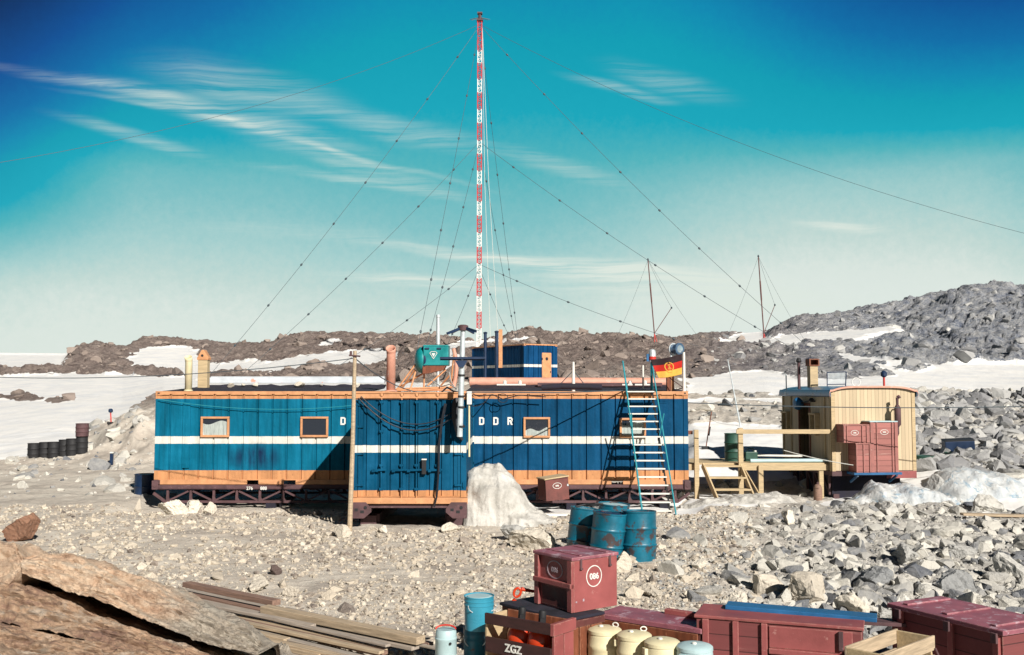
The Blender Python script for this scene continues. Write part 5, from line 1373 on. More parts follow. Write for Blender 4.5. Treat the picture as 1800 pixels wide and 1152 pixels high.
for i, (u, v, l_, rz) in enumerate(((978, 888, 1.5, 8), (985, 894, 1.7, 4), (1000, 884, 1.6, 12))):
    a = P(u, v, 72); o = MB().box(-l_ / 2, -.10, 0, l_ / 2, .10, .03).build('plank', M['white'], loc=(a.x, a.y, ground_z(a.x, a.y) + .05 + i * .012), rot=(0, 0, R(rz)), bevel=.004)
    tag(o, ['white board lying on the snow below the maroon chest', 'frontmost white board before the maroon chest', 'white board reaching towards the ladder foot from the chest'][i], 'plank', 'white boards by the chest')

# drums
G1 = 'blue fuel drums standing together'
def gl(u, v, s):
    a = P(u, v, s); return (a.x, a.y, ground_z(a.x, a.y) - .03)
drum('fuel_drum', 'blue drum with a pale littered lid, tilted away behind the other drums', gl(1022, 962, 97), 'drum', tilt=(R(2), R(7), .6), group=G1, lid='pale_blue', dent=2)
drum('fuel_drum', 'bright blue drum leaning slightly, frontmost of the cluster', gl(1064, 981, 100.5), 'drum', tilt=(R(4), R(-4), 2.3), group=G1, lid='navy_drum', dent=2)
drum('fuel_drum', 'upright blue drum with rusty lower wall, beside the gravel', gl(1124, 979, 100), 'drum', tilt=(R(1), R(-2), 4.0), group=G1, dent=3)
drum('fuel_drum', 'hidden blue drum at the back of the cluster, only its lid edge visible', gl(1074, 948, 93.5), 'drum', tilt=(R(-3), R(3), 5.2), group=G1, lid='pale_blue')
for i, (u, v, d0, lab) in enumerate(((1012, 893, (.4, .1), 'dark iron scrap lying across the drum lid, long bent piece'), (1030, 889, (.3, -.12), 'dark iron scrap piece on the drum lid nearest the snow'))):
    a = P(u, v, 97); a.z += .02; o = MB().tube([a, a + Vector((d0[0] * .5, d0[1], .03)), a + Vector((d0[0], d0[1] * .4, .01))], .02, 6).build('iron_scrap', M['black'], smooth=40); tag(o, lab, 'scrap')
a = P(254, 893, 62.5); drum('fuel_drum', 'dark navy drum in the shade at the outer end of the teal container', (a.x, a.y, -.38), 'navy_drum', .28, .98)

# distant row of dark drums by the snow, lamp and posts
xs_ = [(64, 800, 0), (82, 799, 0), (99, 797, 0), (116, 797, 0), (131, 796, 0), (146, 795, 0), (147, 776, 1), (90, 785, .4), (121, 783, .5)]
labs = ['dark drum ending the far row, nearest the snowfield edge', 'dark drum second from the snowfield end of the far row', 'dark drum in the middle of the far row', 'dark drum fourth along the far row by the snow', 'dark drum next to the stacked pair in the far row', 'dark drum carrying another on top, at the rock end of the far row', 'dark rusty drum stacked on top at the end of the far row']
base = on_ground(100, 803)
for i, (u, v, up) in enumerate(xs_[:7]):
    s_ = F / base.y
    x = uvx(u, s_); z = ground_z(x, base.y)
    r = drum('oil_drum', labs[i], (x, base.y + .1 * (i % 2) + (.0 if not up else .05), z - .10 + (.02 * i) + (0.66 if up else 0) - (.02 * i if up else 0) + (.10 if up else 0)), 'brown' if up else 'black', (.22 if not up else .24), (.66 if not up else .5), group='far row of dark drums')
a = on_ground(194, 744); r = thing('marker_lamp', 'dark lamp on a red post among the rocks by the snowfield', 'lamp', a); mb = MB(); mb.tube([(.04, 0, -.1), (.0, 0, .50)], .03, 8); mb.build('post', M['red'], r); mb = MB(); mb.lathe([(.06, .48), (.10, .52), (.10, .62), (.04, .66)], 12); mb.build('lamp_head', M['navy_drum'], r, smooth=40); mb = MB(); mb.box(-.12, -.1, -.05, .14, .1, .05); mb.build('foot', M['black'], r)
a = on_ground(196, 818); r = thing('marker_post', 'short dark post with a white top on the bare ground', 'post', a); mb = MB(); mb.box(-.05, -.05, -.1, .05, .05, .42); mb.build('post', M['navy_drum'], r); mb = MB(); mb.box(-.055, -.055, .42, .055, .055, .47); mb.build('cap', M['white'], r)
# ------------------------------------------------------------------ foreground: crates, buckets, churns
def crate(name, label, cat, corner, th, W, D, H, mat_body, group=None, lid=None, battens_front=(), battens_side=(), mid_side=None, mid_front=None, lid_over=.02, lid_h=.04, tilt=(0, 0)):
    r = thing(name, label, cat, corner, (tilt[0], tilt[1], th), group)
    mb = MB(); mb.box(0, 0, 0, W, D, H - lid_h); mb.build('body', mat_body, r, bevel=.006)
    mb = MB(); mb.box(-lid_over, -lid_over, H - lid_h, W + lid_over, D + lid_over, H); mb.build('lid', lid or M['lid'], r, bevel=.007)
    for b0, b1 in battens_front:
        mb = MB(); mb.box(b0, -.034, .002, b1, -.0005, H - lid_h - .002); mb.build('batten', M['maroon_flat'], r, bevel=.005)
    for b0, b1 in battens_side:
        mb = MB(); mb.box(-.034, b0, .002, -.0005, b1, H - lid_h - .002); mb.build('batten', M['maroon_flat'], r, bevel=.005)
    return r
def corner_at(u, v, s, H):
    """base corner of a crate whose top corner sits on a photo pixel"""
    p_ = P(u, v, s); return Vector((p_.x, p_.y, p_.z - H))
GC = 'maroon transport crates in the foreground'
# A: single crate on top
HA = .545
ca_ = P(1009, 1078, 174)
rA = thing('wooden_crate', 'red-maroon crate with white oval marks, standing highest on the foreground pile', 'crate', ca_, (0, 0, R(37)), GC)
W, D = .585, .60
mb = MB(); mb.box(0, 0, 0, W, D, HA - .035); mb.build('body', M['maroon_flat'], rA, bevel=.006)
mb = MB(); mb.box(-.035, -.012, HA - .035, W + .015, D + .02, HA); mb.build('lid', M['lid'], rA, bevel=.008)
mb = MB(); mb.box(.10, .03, HA, .13, D - .02, HA + .010); mb.box(W - .12, .03, HA, W - .09, D - .02, HA + .010); mb.build('lid_cleat', M['lid'], rA, bevel=.003)
for y in (.0, D - .07):
    mb = MB(); mb.box(-.034, y, .002, -.0005, y + .07, HA - .037); mb.build('batten', M['maroon_flat'], rA, bevel=.005)
mb = MB(); mb.box(-.05, .0, .235, -.0005, D, .285); mb.build('rail', M['maroon_flat'], rA, bevel=.005)
mb = MB(); mb.box(-.004, .10, .02, -.0006, D - .10, .21); mb.build('side_panel', M['maroon_dark'], rA)
emblem(rA, .265, .335, .105, .108, -.003, h=.062)
T_ = Matrix.Translation((0, .295, .385)) @ Matrix.Rotation(R(-90), 4, 'Z')
emblem(rA, 0, 0, .125, .092, -.003, T_, 'letter_grey', .055)
for x in (.075, .465):
    mb = MB(); mb.box(x, -.016, HA - .13, x + .025, -.0005, HA - .02); mb.box(x - .005, -.024, HA - .13, x + .03, -.016, HA - .11); mb.build('latch', M['brown'], rA, bevel=.003)
mb = MB(); mb.box(.115, -.003, .10, .135, -.0006, .125); mb.box(.02, -.003, .095, .04, -.0006, .11); mb.build('paint_mark', M['letter_grey'], rA)
# B: brown crate beneath it
HB = .66
cB = P(995, 1091, 178); cB.z = ca_.z - HB - .004
rB = thing('wooden_crate', 'brown planked crate with black lid, directly under the oval-marked crate', 'crate', cB, (0, 0, R(40)), GC)
mb = MB(); mb.box(0, 0, 0, .50, .98, HB - .03); mb.build('body', M['brown_wood'], rB, bevel=.006)
mb = MB(); mb.box(-.02, -.015, HB - .03, .52, 1.0, HB); mb.build('lid', M['tar'], rB, bevel=.006)
for x in (.005, .165, .325): mb = MB(); mb.box(x, -.022, .05, x + .145, -.0005, HB - .10); mb.build('board', M['brown_wood'], rB, bevel=.006)
mb = MB(); mb.box(-.005, -.03, HB - .10, .505, -.0005, HB - .032); mb.build('rail', M['maroon_dark'], rB, bevel=.006)
# C: long low crate behind the churns
HC = .60
cC = P(1054, 1078, 169); cC.z -= HC
rC = crate('wooden_crate', 'long dark brown crate with a worn violet lid, behind the cream churns', 'crate', cC, R(-36), 1.12, .42, HC, M['maroon_dark'], GC, lid=M['lid'], lid_h=.05)
mb = MB(); mb.box(.55, .36, HC, 1.10, .43, HC + .05); mb.build('lid_batten', M['maroon_flat'], rC, bevel=.005)
mb = MB(); mb.box(.02, -.02, HC - .14, 1.1, -.0005, HC - .055); mb.build('rail', M['brown_wood'], rC, bevel=.006)
# D: long maroon crate, battens
HD = .78
cD = P(1224, 1080, 180); cD.z -= HD
rD = crate('wooden_crate', 'long maroon planked crate with three upright battens, a blue board on top', 'crate', cD, R(-20.5), 1.50, .50, HD, M['maroon'], GC, lid=M['maroon_flat'], battens_front=((.06, .12), (.345, .40), (.61, .665)), lid_h=.03)
mb = MB(); mb.box(.68, -.05, HD - .30, 1.42, -.0005, HD - .25); mb.box(.68, -.016, HD - .249, 1.42, -.0005, HD - .05); mb.box(.69, -.012, .002, 1.45, -.0005, HD - .305); mb.build('front_panel', M['maroon_flat'], rD, bevel=.006)
mb = MB(); mb.box(1.30, -.05, HD - .22, 1.34, -.014, HD - .05); mb.box(1.36, -.05, HD - .28, 1.43, -.012, HD - .2); mb.build('latch', M['brown'], rD, bevel=.004)
o = MB().box(.22, .30, HD + .003, 1.62, .52, HD + .045).build('blue_board', M['blue_sheet'], loc=cD, rot=(0, R(.6), R(-20.5)), bevel=.006); tag(o, 'long blue board resting on the long battened maroon crate', 'board')
# E: crate at the edge
HE = .74
cE = P(1762, 1108, 197); cE.z -= HE
rE = crate('wooden_crate', 'large dark maroon crate with violet worn lid, beside the pale slatted box', 'crate', cE, R(26.5), .70, 1.24, HE, M['maroon'], GC, lid=M['lid'], battens_side=((.02, .08), (.50, .56), (1.08, 1.14)), lid_h=.045, lid_over=.03)
mb = MB(); mb.box(.05, .10, HE, .65, .16, HE + .018); mb.box(.05, .62, HE, .65, .68, HE + .018); mb.box(.05, 1.08, HE, .65, 1.14, HE + .018); mb.build('lid_cleat', M['lid'], rE, bevel=.004)
for y in (.03, .53, 1.10): mb = MB(); mb.box(-.06, y - .01, HE - .12, -.035, y + .05, HE - .03); mb.build('latch', M['brown'], rE, bevel=.004)
o = MB().box(0, 0, 0, .5, .22, .035).build('board', M['brown'], loc=P(1498, 1098, 176) , rot=(0, 0, R(-14)), bevel=.005); tag(o, 'dark short board lying between the long and the large maroon crates', 'board')
# ZGZ crate with red gas cylinders
HZ = .74
cZ = P(970, 1097, 190); cZ.z -= HZ
thZ = R(52); WZ, DZ = .31, .76
rZ = thing('open_crate', 'open dark red slatted crate lettered ZGZ, holding red cylinders', 'crate', cZ, (0, 0, thZ), GC)
def slat(nm, *b, mm='crate_shade'):
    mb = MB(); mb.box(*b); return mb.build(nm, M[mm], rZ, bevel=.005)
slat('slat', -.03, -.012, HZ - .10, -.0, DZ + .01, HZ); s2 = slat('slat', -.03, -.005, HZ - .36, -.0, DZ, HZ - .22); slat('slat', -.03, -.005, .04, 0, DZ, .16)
for x0 in (.0, .16): slat('end_board', x0, -.028, .0, x0 + .15, 0, HZ - .11, mm='maroon_flat')
slat('end_rail', -.03, -.045, HZ - .105, WZ + .02, -.0, HZ + .004, mm='maroon_flat')
slat('slat', WZ, 0, HZ - .30, WZ + .025, DZ, HZ - .02, mm='brown_wood'); slat('slat', WZ, 0, .0, WZ + .025, DZ, HZ - .36, mm='brown_wood')
slat('end_board', .0, DZ, 0, WZ, DZ + .025, HZ - .03, mm='timber_x'); slat('floor_board', 0, 0, -.0, WZ, DZ, .02)
mb = MB(); T_ = Matrix.Translation((-.033, .42, HZ - .285)) @ Matrix.Rotation(R(-90), 4, 'Z'); add_text(mb, 'ZGZ', .075, T_, .95); mb.build('lettering', M['letter'], rZ)
MZ = Matrix.Translation(cZ) @ Matrix.Rotation(thZ, 4, 'Z')
for i, (y, lab) in enumerate(((.52, 'red gas cylinder in the open crate, nearer the blue bucket'), (.28, 'red gas cylinder in the open crate, nearer the planked crate'))):
    c_ = MZ @ Vector((.15, y, .03)); g = thing('gas_cylinder', lab, 'gas cylinder', c_, (R(3), R(4), 0), 'red cylinders in the open crate')
    mb = MB(); mb.lathe([(.10, 0), (.125, .03), (.128, .5), (.118, .56), (.08, .62), (.04, .645)], 24); mb.build('shell', M['gas_red'], g, smooth=50)
    mb = MB(); mb.lathe([(.03, .64), (.036, .66), (.036, .76), (.028, .78)], 12); mb.box(-.02, -.06, .68, .02, .0, .72); mb.build('valve', M['black'], g, smooth=35)
# red crank tool lying on the brown crate
c_ = P(906, 1056, 164); z_ = ca_.z + .01
r = thing('crank_handle', 'orange-red crank tool with a ring end, behind the open crate', 'tool', (c_.x, c_.y, z_))
mb = MB(); mb.ring(.048, .06, .026, -.015, .015, 24, Matrix.Translation((.02, 0, .07)) @ Matrix.Rotation(R(25), 4, 'Y')); mb.build('ring', M['gas_red'], r, bevel=.006)
mb = MB(); mb.tube([(.06, .0, .105), (.16, .03, .08), (.34, .06, .05)], [.022, .016, .014], 8); mb.tube([(.0, 0, .0), (-.03, 0, -.03)], .02, 8); mb.build('shaft', M['gas_red'], r, smooth=40)

def bucket(name, label, loc, rr, hh, mm, group=None, handle=True, lid_m=None):
    r = thing(name, label, 'bucket', loc, (0, 0, random.random()), group)
    mb = MB(); mb.lathe([(rr * .92, 0), (rr * .93, .01), (rr * .95, .05), (rr * .955, .055), (rr * .955, .07), (rr * .96, .08), (rr * .985, hh * .72), (rr * 1.01, hh * .73), (rr * 1.01, hh * .76), (rr * .985, hh * .77), (rr * .985, hh * .84), (rr * 1.01, hh * .85), (rr * 1.01, hh * .88), (rr * .99, hh * .89), (rr, hh * .97), (rr * 1.03, hh * .975), (rr * 1.03, hh), (rr * .98, hh), (rr * .97, hh - .015)], 36, cap=False)
    mb.lathe([(rr * .92, 0.002), (.002, .002)], 36, cap=False); mb.build('wall', M[mm], r, smooth=35)
    mb = MB(); mb.lathe([(rr * .975, hh - .014), (rr * .8, hh - .012), (rr * .78, hh - .004), (.002, hh - .004)], 36, cap=False); mb.build('lid', M[lid_m or mm], r, smooth=35)
    if handle:
        mb = MB(); mb.tube([(rr * 1.02 * math.cos(a), rr * 1.06 * math.sin(a) * .3 - rr * .95, hh * .80 - .10 * math.sin(a)) for a in np.linspace(0, math.pi, 13)], .005, 6); mb.build('handle', M['metal'], r)
    return r
a = P(842, 1104, 170); low = P(836, 1122, 168)
gz = ground_z(low.x, low.y); h_low = a.z - gz
bucket('bucket', 'light blue ribbed pail on top, with a pale dusty lid', (a.x, a.y, a.z - .008), .152, .335, 'bucket', 'blue pails stacked beside the open crate', lid_m='pale_blue')
bucket('bucket', 'blue pail underneath, carrying the upper ribbed pail', (low.x - .012, low.y - .01, gz), .112, h_low - .012, 'drum', 'blue pails stacked beside the open crate')
a = P(784, 1106, 172); g = ground_z(a.x, a.y)
r = thing('canister', 'pale grey canister with a red cord handle, beside the blue pails', 'canister', (a.x, a.y, g)); h = a.z - g
mb = MB(); mb.lathe([(.105, 0), (.108, .02), (.108, h - .10), (.112, h - .095), (.112, h - .08), (.106, h - .075), (.104, h - .02), (.09, h), (.002, h)], 28, cap=False); mb.build('body', M['pale_blue'], r, smooth=40)
mb = MB(); mb.tube([(.10 * math.cos(t_), -.05 + .03 * math.sin(t_), h + .01 + .035 * math.sin(t_)) for t_ in np.linspace(0, math.pi, 12)], .008, 6); mb.build('cord', M['red'], r)
mb = MB(); mb.lathe([(.13, .0), (.14, .03), (.11, .08)], 24, (0, 0, h - .33)); mb.build('foot_ring', M['white'], r, smooth=30)
mb = MB(); mb.lathe([(.012, -.02), (.014, 0), (.008, .01)], 8, tf=Matrix.Translation((.05, -.11, h - .12)) @ Matrix.Rotation(R(90), 4, 'X')); mb.build('knob', M['black'], r)
for i, (u, v, s_, mm, lab) in enumerate(((1063, 1101, 175, 'cream', 'cream churn with a ring handle, farthest back and nearest the planked crate'), (1115, 1110, 180, 'cream', 'cream churn with a ring handle, middle of the row'),
                                         (1164, 1122, 185, 'cream', 'cream churn without a raised ring, shaded by the long crate'), (1221, 1130, 188, 'pale_blue', 'pale blue churn half hidden by the long battened crate'))):
    a = P(u, v, s_); g = ground_z(a.x, a.y) - .01; h = a.z - g; rr = .168
    r = thing('churn', lab, 'churn', (a.x, a.y, g), (0, 0, -.5 + i * .4), 'plastic churns between the crates')
    mb = MB(); mb.lathe([(rr * .9, 0), (rr * .98, .02), (rr, h * .3), (rr * 1.02, h * .31), (rr * 1.02, h * .36), (rr, h * .37), (rr, h * .66), (rr * 1.025, h * .67), (rr * 1.025, h * .73), (rr, h * .74), (rr * .99, h * .86), (rr * .94, h * .92), (rr * .9, h * .935)], 36, cap=False); mb.build('body', M[mm], r, smooth=40)
    mb = MB(); mb.lathe([(rr * .97, h * .90), (rr * 1.0, h * .905), (rr * .99, h * .95), (rr * .9, h * .97), (rr * .6, h * .992), (.002, h)], 36, cap=False); l = mb.build('lid', M[mm], r, smooth=30)
    mb = MB(); mb.lathe([(.022, 0), (.022, .012), (.012, .016)], 12, (-.03, -.02, h - .002)); mb.build('bung', M['white'], l)
    if i < 2:
        mb = MB(); mb.ring(.034, .026, .011, -.007, .007, 20, Matrix.Translation((.09, .06, h + .012))); mb.build('ring', M['white'], l, bevel=.003)
    mb = MB(); mb.box(rr * -.98 - .03, -.035, h * .78, rr * -.9, .035, h * .88); mb.box(rr * .9, -.035, h * .74, rr * 1.04, .03, h * .90); mb.build('ear', M[mm], r, bevel=.008)
# pale slatted box in front
zt = .86
A0 = P(1488, 1137, 216); zt = A0.z; dirx = R(43); LX, WX = .88, .30
A0 = A0 - Vector((-math.sin(dirx), math.cos(dirx), 0)) * WX
g = ground_z(A0.x + .4, A0.y + .3)
r = thing('slatted_box', 'pale raw-wood slatted box before the maroon crates', 'box', (A0.x, A0.y, g), (0, 0, dirx))
hz = zt - g
for k, (z0, z1) in enumerate(((hz - .12, hz), (hz - .30, hz - .16), (hz - .52, hz - .36), (0.02, .16))):
    mb = MB(); mb.box(0, -.02, z0, LX, 0, z1); mb.build('slat', M['plank'], r, bevel=.004)
    mb = MB(); mb.box(0, WX, z0, LX, WX + .02, z1); mb.build('slat', M['plank'], r, bevel=.004)
for x in (.0, LX - .03): mb = MB(); mb.box(x, .001, 0, x + .03, WX - .001, hz - .01); mb.build('end_board', M['timber_x'], r, bevel=.004)
mb = MB(); mb.box(.03, .001, hz - .32, LX - .03, WX - .001, hz - .29); mb.build('tray', M['plank_grey'], r)
mb = MB(); mb.tube([(LX - .02, -.03, hz - .1), (LX + .05, -.08, hz - .3), (LX + .02, -.1, hz - .6)], .008, 6); mb.build('cord', M['brown'], r)

# ------------------------------------------------------------------ lumber pile
B0 = P(322, 1046, (1046 - 685) / (EYE - .1)); B0.z = 0; B0 += Vector((.09, .12, 0))
dv_ = Vector((.792, -.61, 0)); nv_ = Vector((-.61, -.792, 0))
plk = [  # offset towards us, start, length, width, height, turn, lift, material, label
    (-.12, -.4, 3.4, .13, .03, 1, .05, 'plank_grey', 'grey board at the back edge of the lumber pile'),
    (.10, .0, 1.95, .16, .085, -1, .21, 'plank_red', 'short thick red-stained beam lying on top of the lumber pile'),
    (.16, .05, 4.5, .17, .05, 0, .10, 'plank_red', 'long reddish board under the short thick beam'),
    (.38, .25, 4.3, .15, .05, 0, .11, 'plank_grey', 'long grey plank next to the reddish board'),
    (.40, 2.05, 2.55, .17, .10, 1.2, .20, 'plank', 'square tan beam running to the grey canister'),
    (.60, .15, 4.2, .15, .05, -.8, .09, 'plank', 'tan plank third from the gravel side'),
    (.80, .35, 4.1, .16, .05, .6, .12, 'plank_red', 'dark brown plank across the middle of the lumber pile'),
    (1.00, .10, 3.9, .15, .05, 0, .09, 'plank', 'pale plank just below the dark brown one'),
    (1.18, .45, 3.6, .16, .06, -1, .12, 'plank', 'wide pale plank at the front of the lumber pile'),
    (1.40, .3, 3.6, .16, .05, .5, .09, 'plank_grey', 'grey plank at the front of the lumber pile'),
    (1.60, .5, 3.2, .17, .05, 0, .11, 'plank', 'tan plank lowest at the front of the lumber pile'),
    (1.82, .4, 3.0, .16, .05, -1, .09, 'plank_red', 'brown plank touching the rock slab tip'),
    (.66, .8, 2.3, .10, .045, 3.2, .18, 'plank_grey', 'narrow grey batten resting askew on the lumber pile'),
    (1.06, .5, 1.9, .11, .05, -3.0, .17, 'plank_red', 'narrow dark red batten on the front planks'),
    (1.26, 1.2, 2.2, .12, .04, 2.4, .19, 'plank', 'short pale lath lying askew over the front planks'),
    (.52, 1.3, 3.1, .09, .035, -2.2, .15, 'plank_grey', 'narrow grey batten lying across two planks beside the tan beam'),
    (.92, 1.8, 2.7, .10, .04, 1.8, .16, 'plank', 'narrow pale batten running towards the canister'),
    (1.10, 2.2, 2.4, .10, .03, -1.6, .17, 'plank_grey', 'thin grey board near the canister foot'),
    (1.30, 2.4, 2.0, .12, .03, 2.6, .17, 'plank', 'pale board end nearest the canister foot'),
    (.26, 2.6, 2.2, .07, .03, -1.0, .12, 'plank_grey', 'thin grey strip between reddish board and tan beam'),
    (-.30, 1.6, 2.6, .09, .02, -2, .03, 'plank_grey', 'thin grey lath lying loose at the gravel edge'),
]
for off_, st0, L_, w, h, turn, lift, mm, lab in plk:
    a = B0 + nv_ * off_ + dv_ * st0; a.z = lift + .075
    mb = MB(); mb.bar((0, 0, 0), (L_, 0, 0), w * .82, h * .8); o = mb.build('plank', M[mm], loc=a, bevel=.005)
    o.rotation_euler = (R(turn * .7), R(turn * .12), math.atan2(dv_.y, dv_.x) + R(turn)); tag(o, lab, 'plank', 'boards of the lumber pile')

# ------------------------------------------------------------------ bedrock at the near corner
def slab(name, label, cat, top, bot, mm, seed, back=1.1, drop=.5, nu=200, nf=46, cracks=5, rough=.03, crack_d=.07, group=None):
    """a rock slab: its face spans from a lower front edge to an upper edge, the top runs back and down"""
    def line(pts):
        w = np.array([P(*p_)[:] for p_ in pts]); d = np.r_[0, np.cumsum(np.linalg.norm(np.diff(w, axis=0), axis=1))]; d /= d[-1]
        q = np.linspace(0, 1, nu + 1); return np.stack([np.interp(q, d, w[:, k]) for k in range(3)], -1), d
    T_, _ = line(top); B_, _ = line(bot)
    rs_ = np.random.RandomState(seed)
    rows = []; qs = []
    for k in range(nf + 1):
        q = k / nf; bul = .022 * math.sin(math.pi * q) ** .8
        w = B_ * (1 - q) + T_ * q; w = w + np.array([.2, -1, .35]) * bul * .6; rows.append(w); qs.append(q)
    for k in range(1, 16):
        q = k / 15; w = T_.copy(); w[:, 1] += back * q; w[:, 0] += .15 * back * q; w[:, 2] -= drop * (q * .75 + .35 * q ** 2); rows.append(w); qs.append(1 + q)
    G = np.array(rows); m_ = nu + 1; nr = len(rows)
    Q = np.array(qs)[:, None] * np.ones((1, m_)); S_ = np.linspace(0, 1, m_)[None] * np.ones((nr, 1))
    L_ = np.linalg.norm(T_[-1] - T_[0])
    n1 = fbm(S_ * L_ * 1.3 + seed, Q * 1.1 + seed, 5, .55); n2 = fbm(S_ * L_ * 3 + seed * 2, Q * 5.5, 5, .6)
    n3 = fbm(S_ * L_ * 9 + seed, Q * 12, 4, .65); stp = fbm(S_ * L_ * 1.9 + 3 * seed, Q * 4.2 + S_ * 1.5, 4, .6)
    dis = n1 * rough * 2.2 + n2 * rough * 1.3 + n3 * .026 + np.round(stp * 6) / 6 * .11
    for c in range(cracks):                                   # open joints along the layers
        q0 = rs_.uniform(.08, .9); s0 = rs_.uniform(-.1, .75); s1 = s0 + rs_.uniform(.2, .6)
        qc = q0 + .10 * fbm(S_ * 6 + c * 9, S_ * 0 + seed, 3) + (S_ - .5) * rs_.uniform(-.15, .15)
        wd = rs_.uniform(.012, .03); on = sstep(s0, s0 + .08, S_) * (1 - sstep(s1 - .08, s1, S_))
        dis = dis - on * crack_d * np.exp(-((Q - qc) / wd) ** 2) + on * .018 * np.tanh((Q - qc) / .03) * -np.exp(-((Q - qc) / .2) ** 2)
    for c in range(max(1, cracks // 3)):                      # cross joints
        sc = rs_.uniform(.1, .9) + (Q - .5) * rs_.uniform(-.12, .12) + fbm(Q * 3, S_ * 0 + c + seed, 3) * .015
        dis = dis - .04 * np.exp(-((S_ - sc) * L_ / .02) ** 2)
    nrm = np.array([.25, -.80, .55]); nrm /= np.linalg.norm(nrm)
    face = 1 - sstep(1.0, 1.25, Q)
    G = G + dis[..., None] * (face[..., None] * nrm + (1 - face[..., None]) * np.array([0, 0, 1.0]))
    vs = G.reshape(-1, 3); fs = [(r_ * m_ + k, r_ * m_ + k + 1, (r_ + 1) * m_ + k + 1, (r_ + 1) * m_ + k) for r_ in range(nr - 1) for k in range(nu)]
    under = G[0] + np.array([.05, .6, -.05]); b0 = len(vs); vs = np.concatenate([vs, under, G[-1] + np.array([0, .1, -1.2])])
    fs += [(b0 + k, b0 + k + 1, k + 1, k) for k in range(nu)] + [((nr - 1) * m_ + k, (nr - 1) * m_ + k + 1, b0 + m_ + k + 1, b0 + m_ + k) for k in range(nu)]
    for e in (0, nu): fs.append(tuple([r_ * m_ + e for r_ in range(nr)] + [b0 + m_ + e, b0 + e]))
    mb = MB(); mb.add(vs.tolist(), fs); o = mb.build(name, M[mm], smooth=55)
    return tag(o, label, cat, group)
def strata_mat(name, stops_, vein, grey_x=None):
    m, t, b = new_mat(name); tc = nd(t, 'ShaderNodeTexCoord'); ob = tc.outputs['Object']
    mp = nd(t, 'ShaderNodeMapping'); mp.inputs['Rotation'].default_value = (0, R(-22), R(32)); mp.inputs['Scale'].default_value = (1.1, 2.4, 3.6); t.links.new(ob, mp.inputs['Vector'])
    n1 = noise_(t, mp.outputs[0], 1.4, 9, .68, dist=.4); n2 = noise_(t, ob, 7, 9, .75)
    cc = ramp_(t, math_(t, 'ADD', math_(t, 'MULTIPLY', n1, .65), math_(t, 'MULTIPLY', n2, .35)), stops_)
    mp2 = nd(t, 'ShaderNodeMapping'); mp2.inputs['Rotation'].default_value = (0, R(-22), R(32)); mp2.inputs['Scale'].default_value = (.8, 4, 12); t.links.new(ob, mp2.inputs['Vector'])
    st_ = noise_(t, mp2.outputs[0], 1.5, 6, .6, dist=.8)
    cc = mix_(t, ramp_(t, st_, [(.30, .75), (.40, 0.0)]), cc, vein)
    cc = mix_(t, ramp_(t, noise_(t, ob, 45, 4, .8), [(.58, 0.0), (.72, .5)]), cc, (.20, .14, .11))
    if grey_x is not None:
        sx = nd(t, 'ShaderNodeSeparateXYZ'); t.links.new(ob, sx.inputs[0])
        gx = math_(t, 'ADD', sx.outputs[0], math_(t, 'MULTIPLY', math_(t, 'SUBTRACT', n1, .5), 1.6))
        gm = nd(t, 'ShaderNodeMapRange'); t.links.new(gx, gm.inputs[0]); gm.inputs[1].default_value = grey_x; gm.inputs[2].default_value = grey_x + .5
        cc = mix_(t, math_(t, 'MULTIPLY', gm.outputs[0], .8), cc, ramp_(t, n2, [(.35, (.20, .18, .15)), (.6, (.42, .39, .33))]))
    t.links.new(cc, b.inputs['Base Color']); b.inputs['Roughness'].default_value = .9
    bump_(t, b, math_(t, 'ADD', math_(t, 'ADD', noise_(t, ob, 14, 9, .75), math_(t, 'MULTIPLY', noise_(t, ob, 55, 5, .8), .35)), math_(t, 'MULTIPLY', st_, .8)), 1.0, .035)
    return m
M['bed_tan'] = strata_mat('tan_bedrock', [(.34, (.32, .20, .135)), (.45, (.53, .37, .255)), (.55, (.63, .48, .345)), (.67, (.58, .51, .42))], (.22, .12, .08), grey_x=-3.5)
M['bed_red'] = strata_mat('red_layered_bedrock', [(.34, (.13, .07, .06)), (.43, (.27, .165, .115)), (.52, (.43, .29, .19)), (.64, (.46, .40, .33))], (.05, .028, .028))
GB = 'bedrock slabs at the near corner'
slab('rock_slab', 'big tan rock slab with a grey tip, sloping down to the lumber', 'rock',
     [(42, 980, 176), (75, 969, 174), (130, 978, 174), (250, 1017, 177), (330, 1054, 181), (440, 1108, 186), (462, 1132, 189)],
     [(38, 1006, 186), (100, 1032, 188), (160, 1054, 190), (250, 1090, 192), (330, 1120, 194), (400, 1143, 196), (452, 1150, 197)], 'bed_tan', 5, cracks=8, rough=.032, crack_d=.05, group=GB)
slab('rock_slab', 'pale tan rock slab behind the big one, cut by the picture edge', 'rock',
     [(-220, 925, 170), (0, 952, 172), (30, 962, 173), (43, 986, 175)], [(-220, 1010, 184), (0, 1048, 186), (22, 1024, 186), (38, 1004, 184)], 'bed_tan', 8, cracks=2, rough=.03, group=GB, nu=110)
slab('rock_slab', 'reddish layered rock tucked under the big tan slab, with dark open joints', 'rock',
     [(-250, 1004, 180), (24, 1024, 182), (100, 1040, 184), (160, 1066, 185), (280, 1108, 187), (420, 1160, 190)], [(-250, 1064, 197), (10, 1098, 199), (200, 1142, 201), (350, 1186, 205)], 'bed_red', 12, cracks=9, rough=.05, group=GB)
slab('rock_slab', 'violet-red layered rock ledge, below the reddish layer with open joints', 'rock',
     [(-250, 1060, 198), (10, 1092, 200), (200, 1136, 203), (350, 1178, 206)], [(-250, 1124, 213), (0, 1154, 215), (250, 1204, 219)], 'bed_red', 21, cracks=8, rough=.05, group=GB)
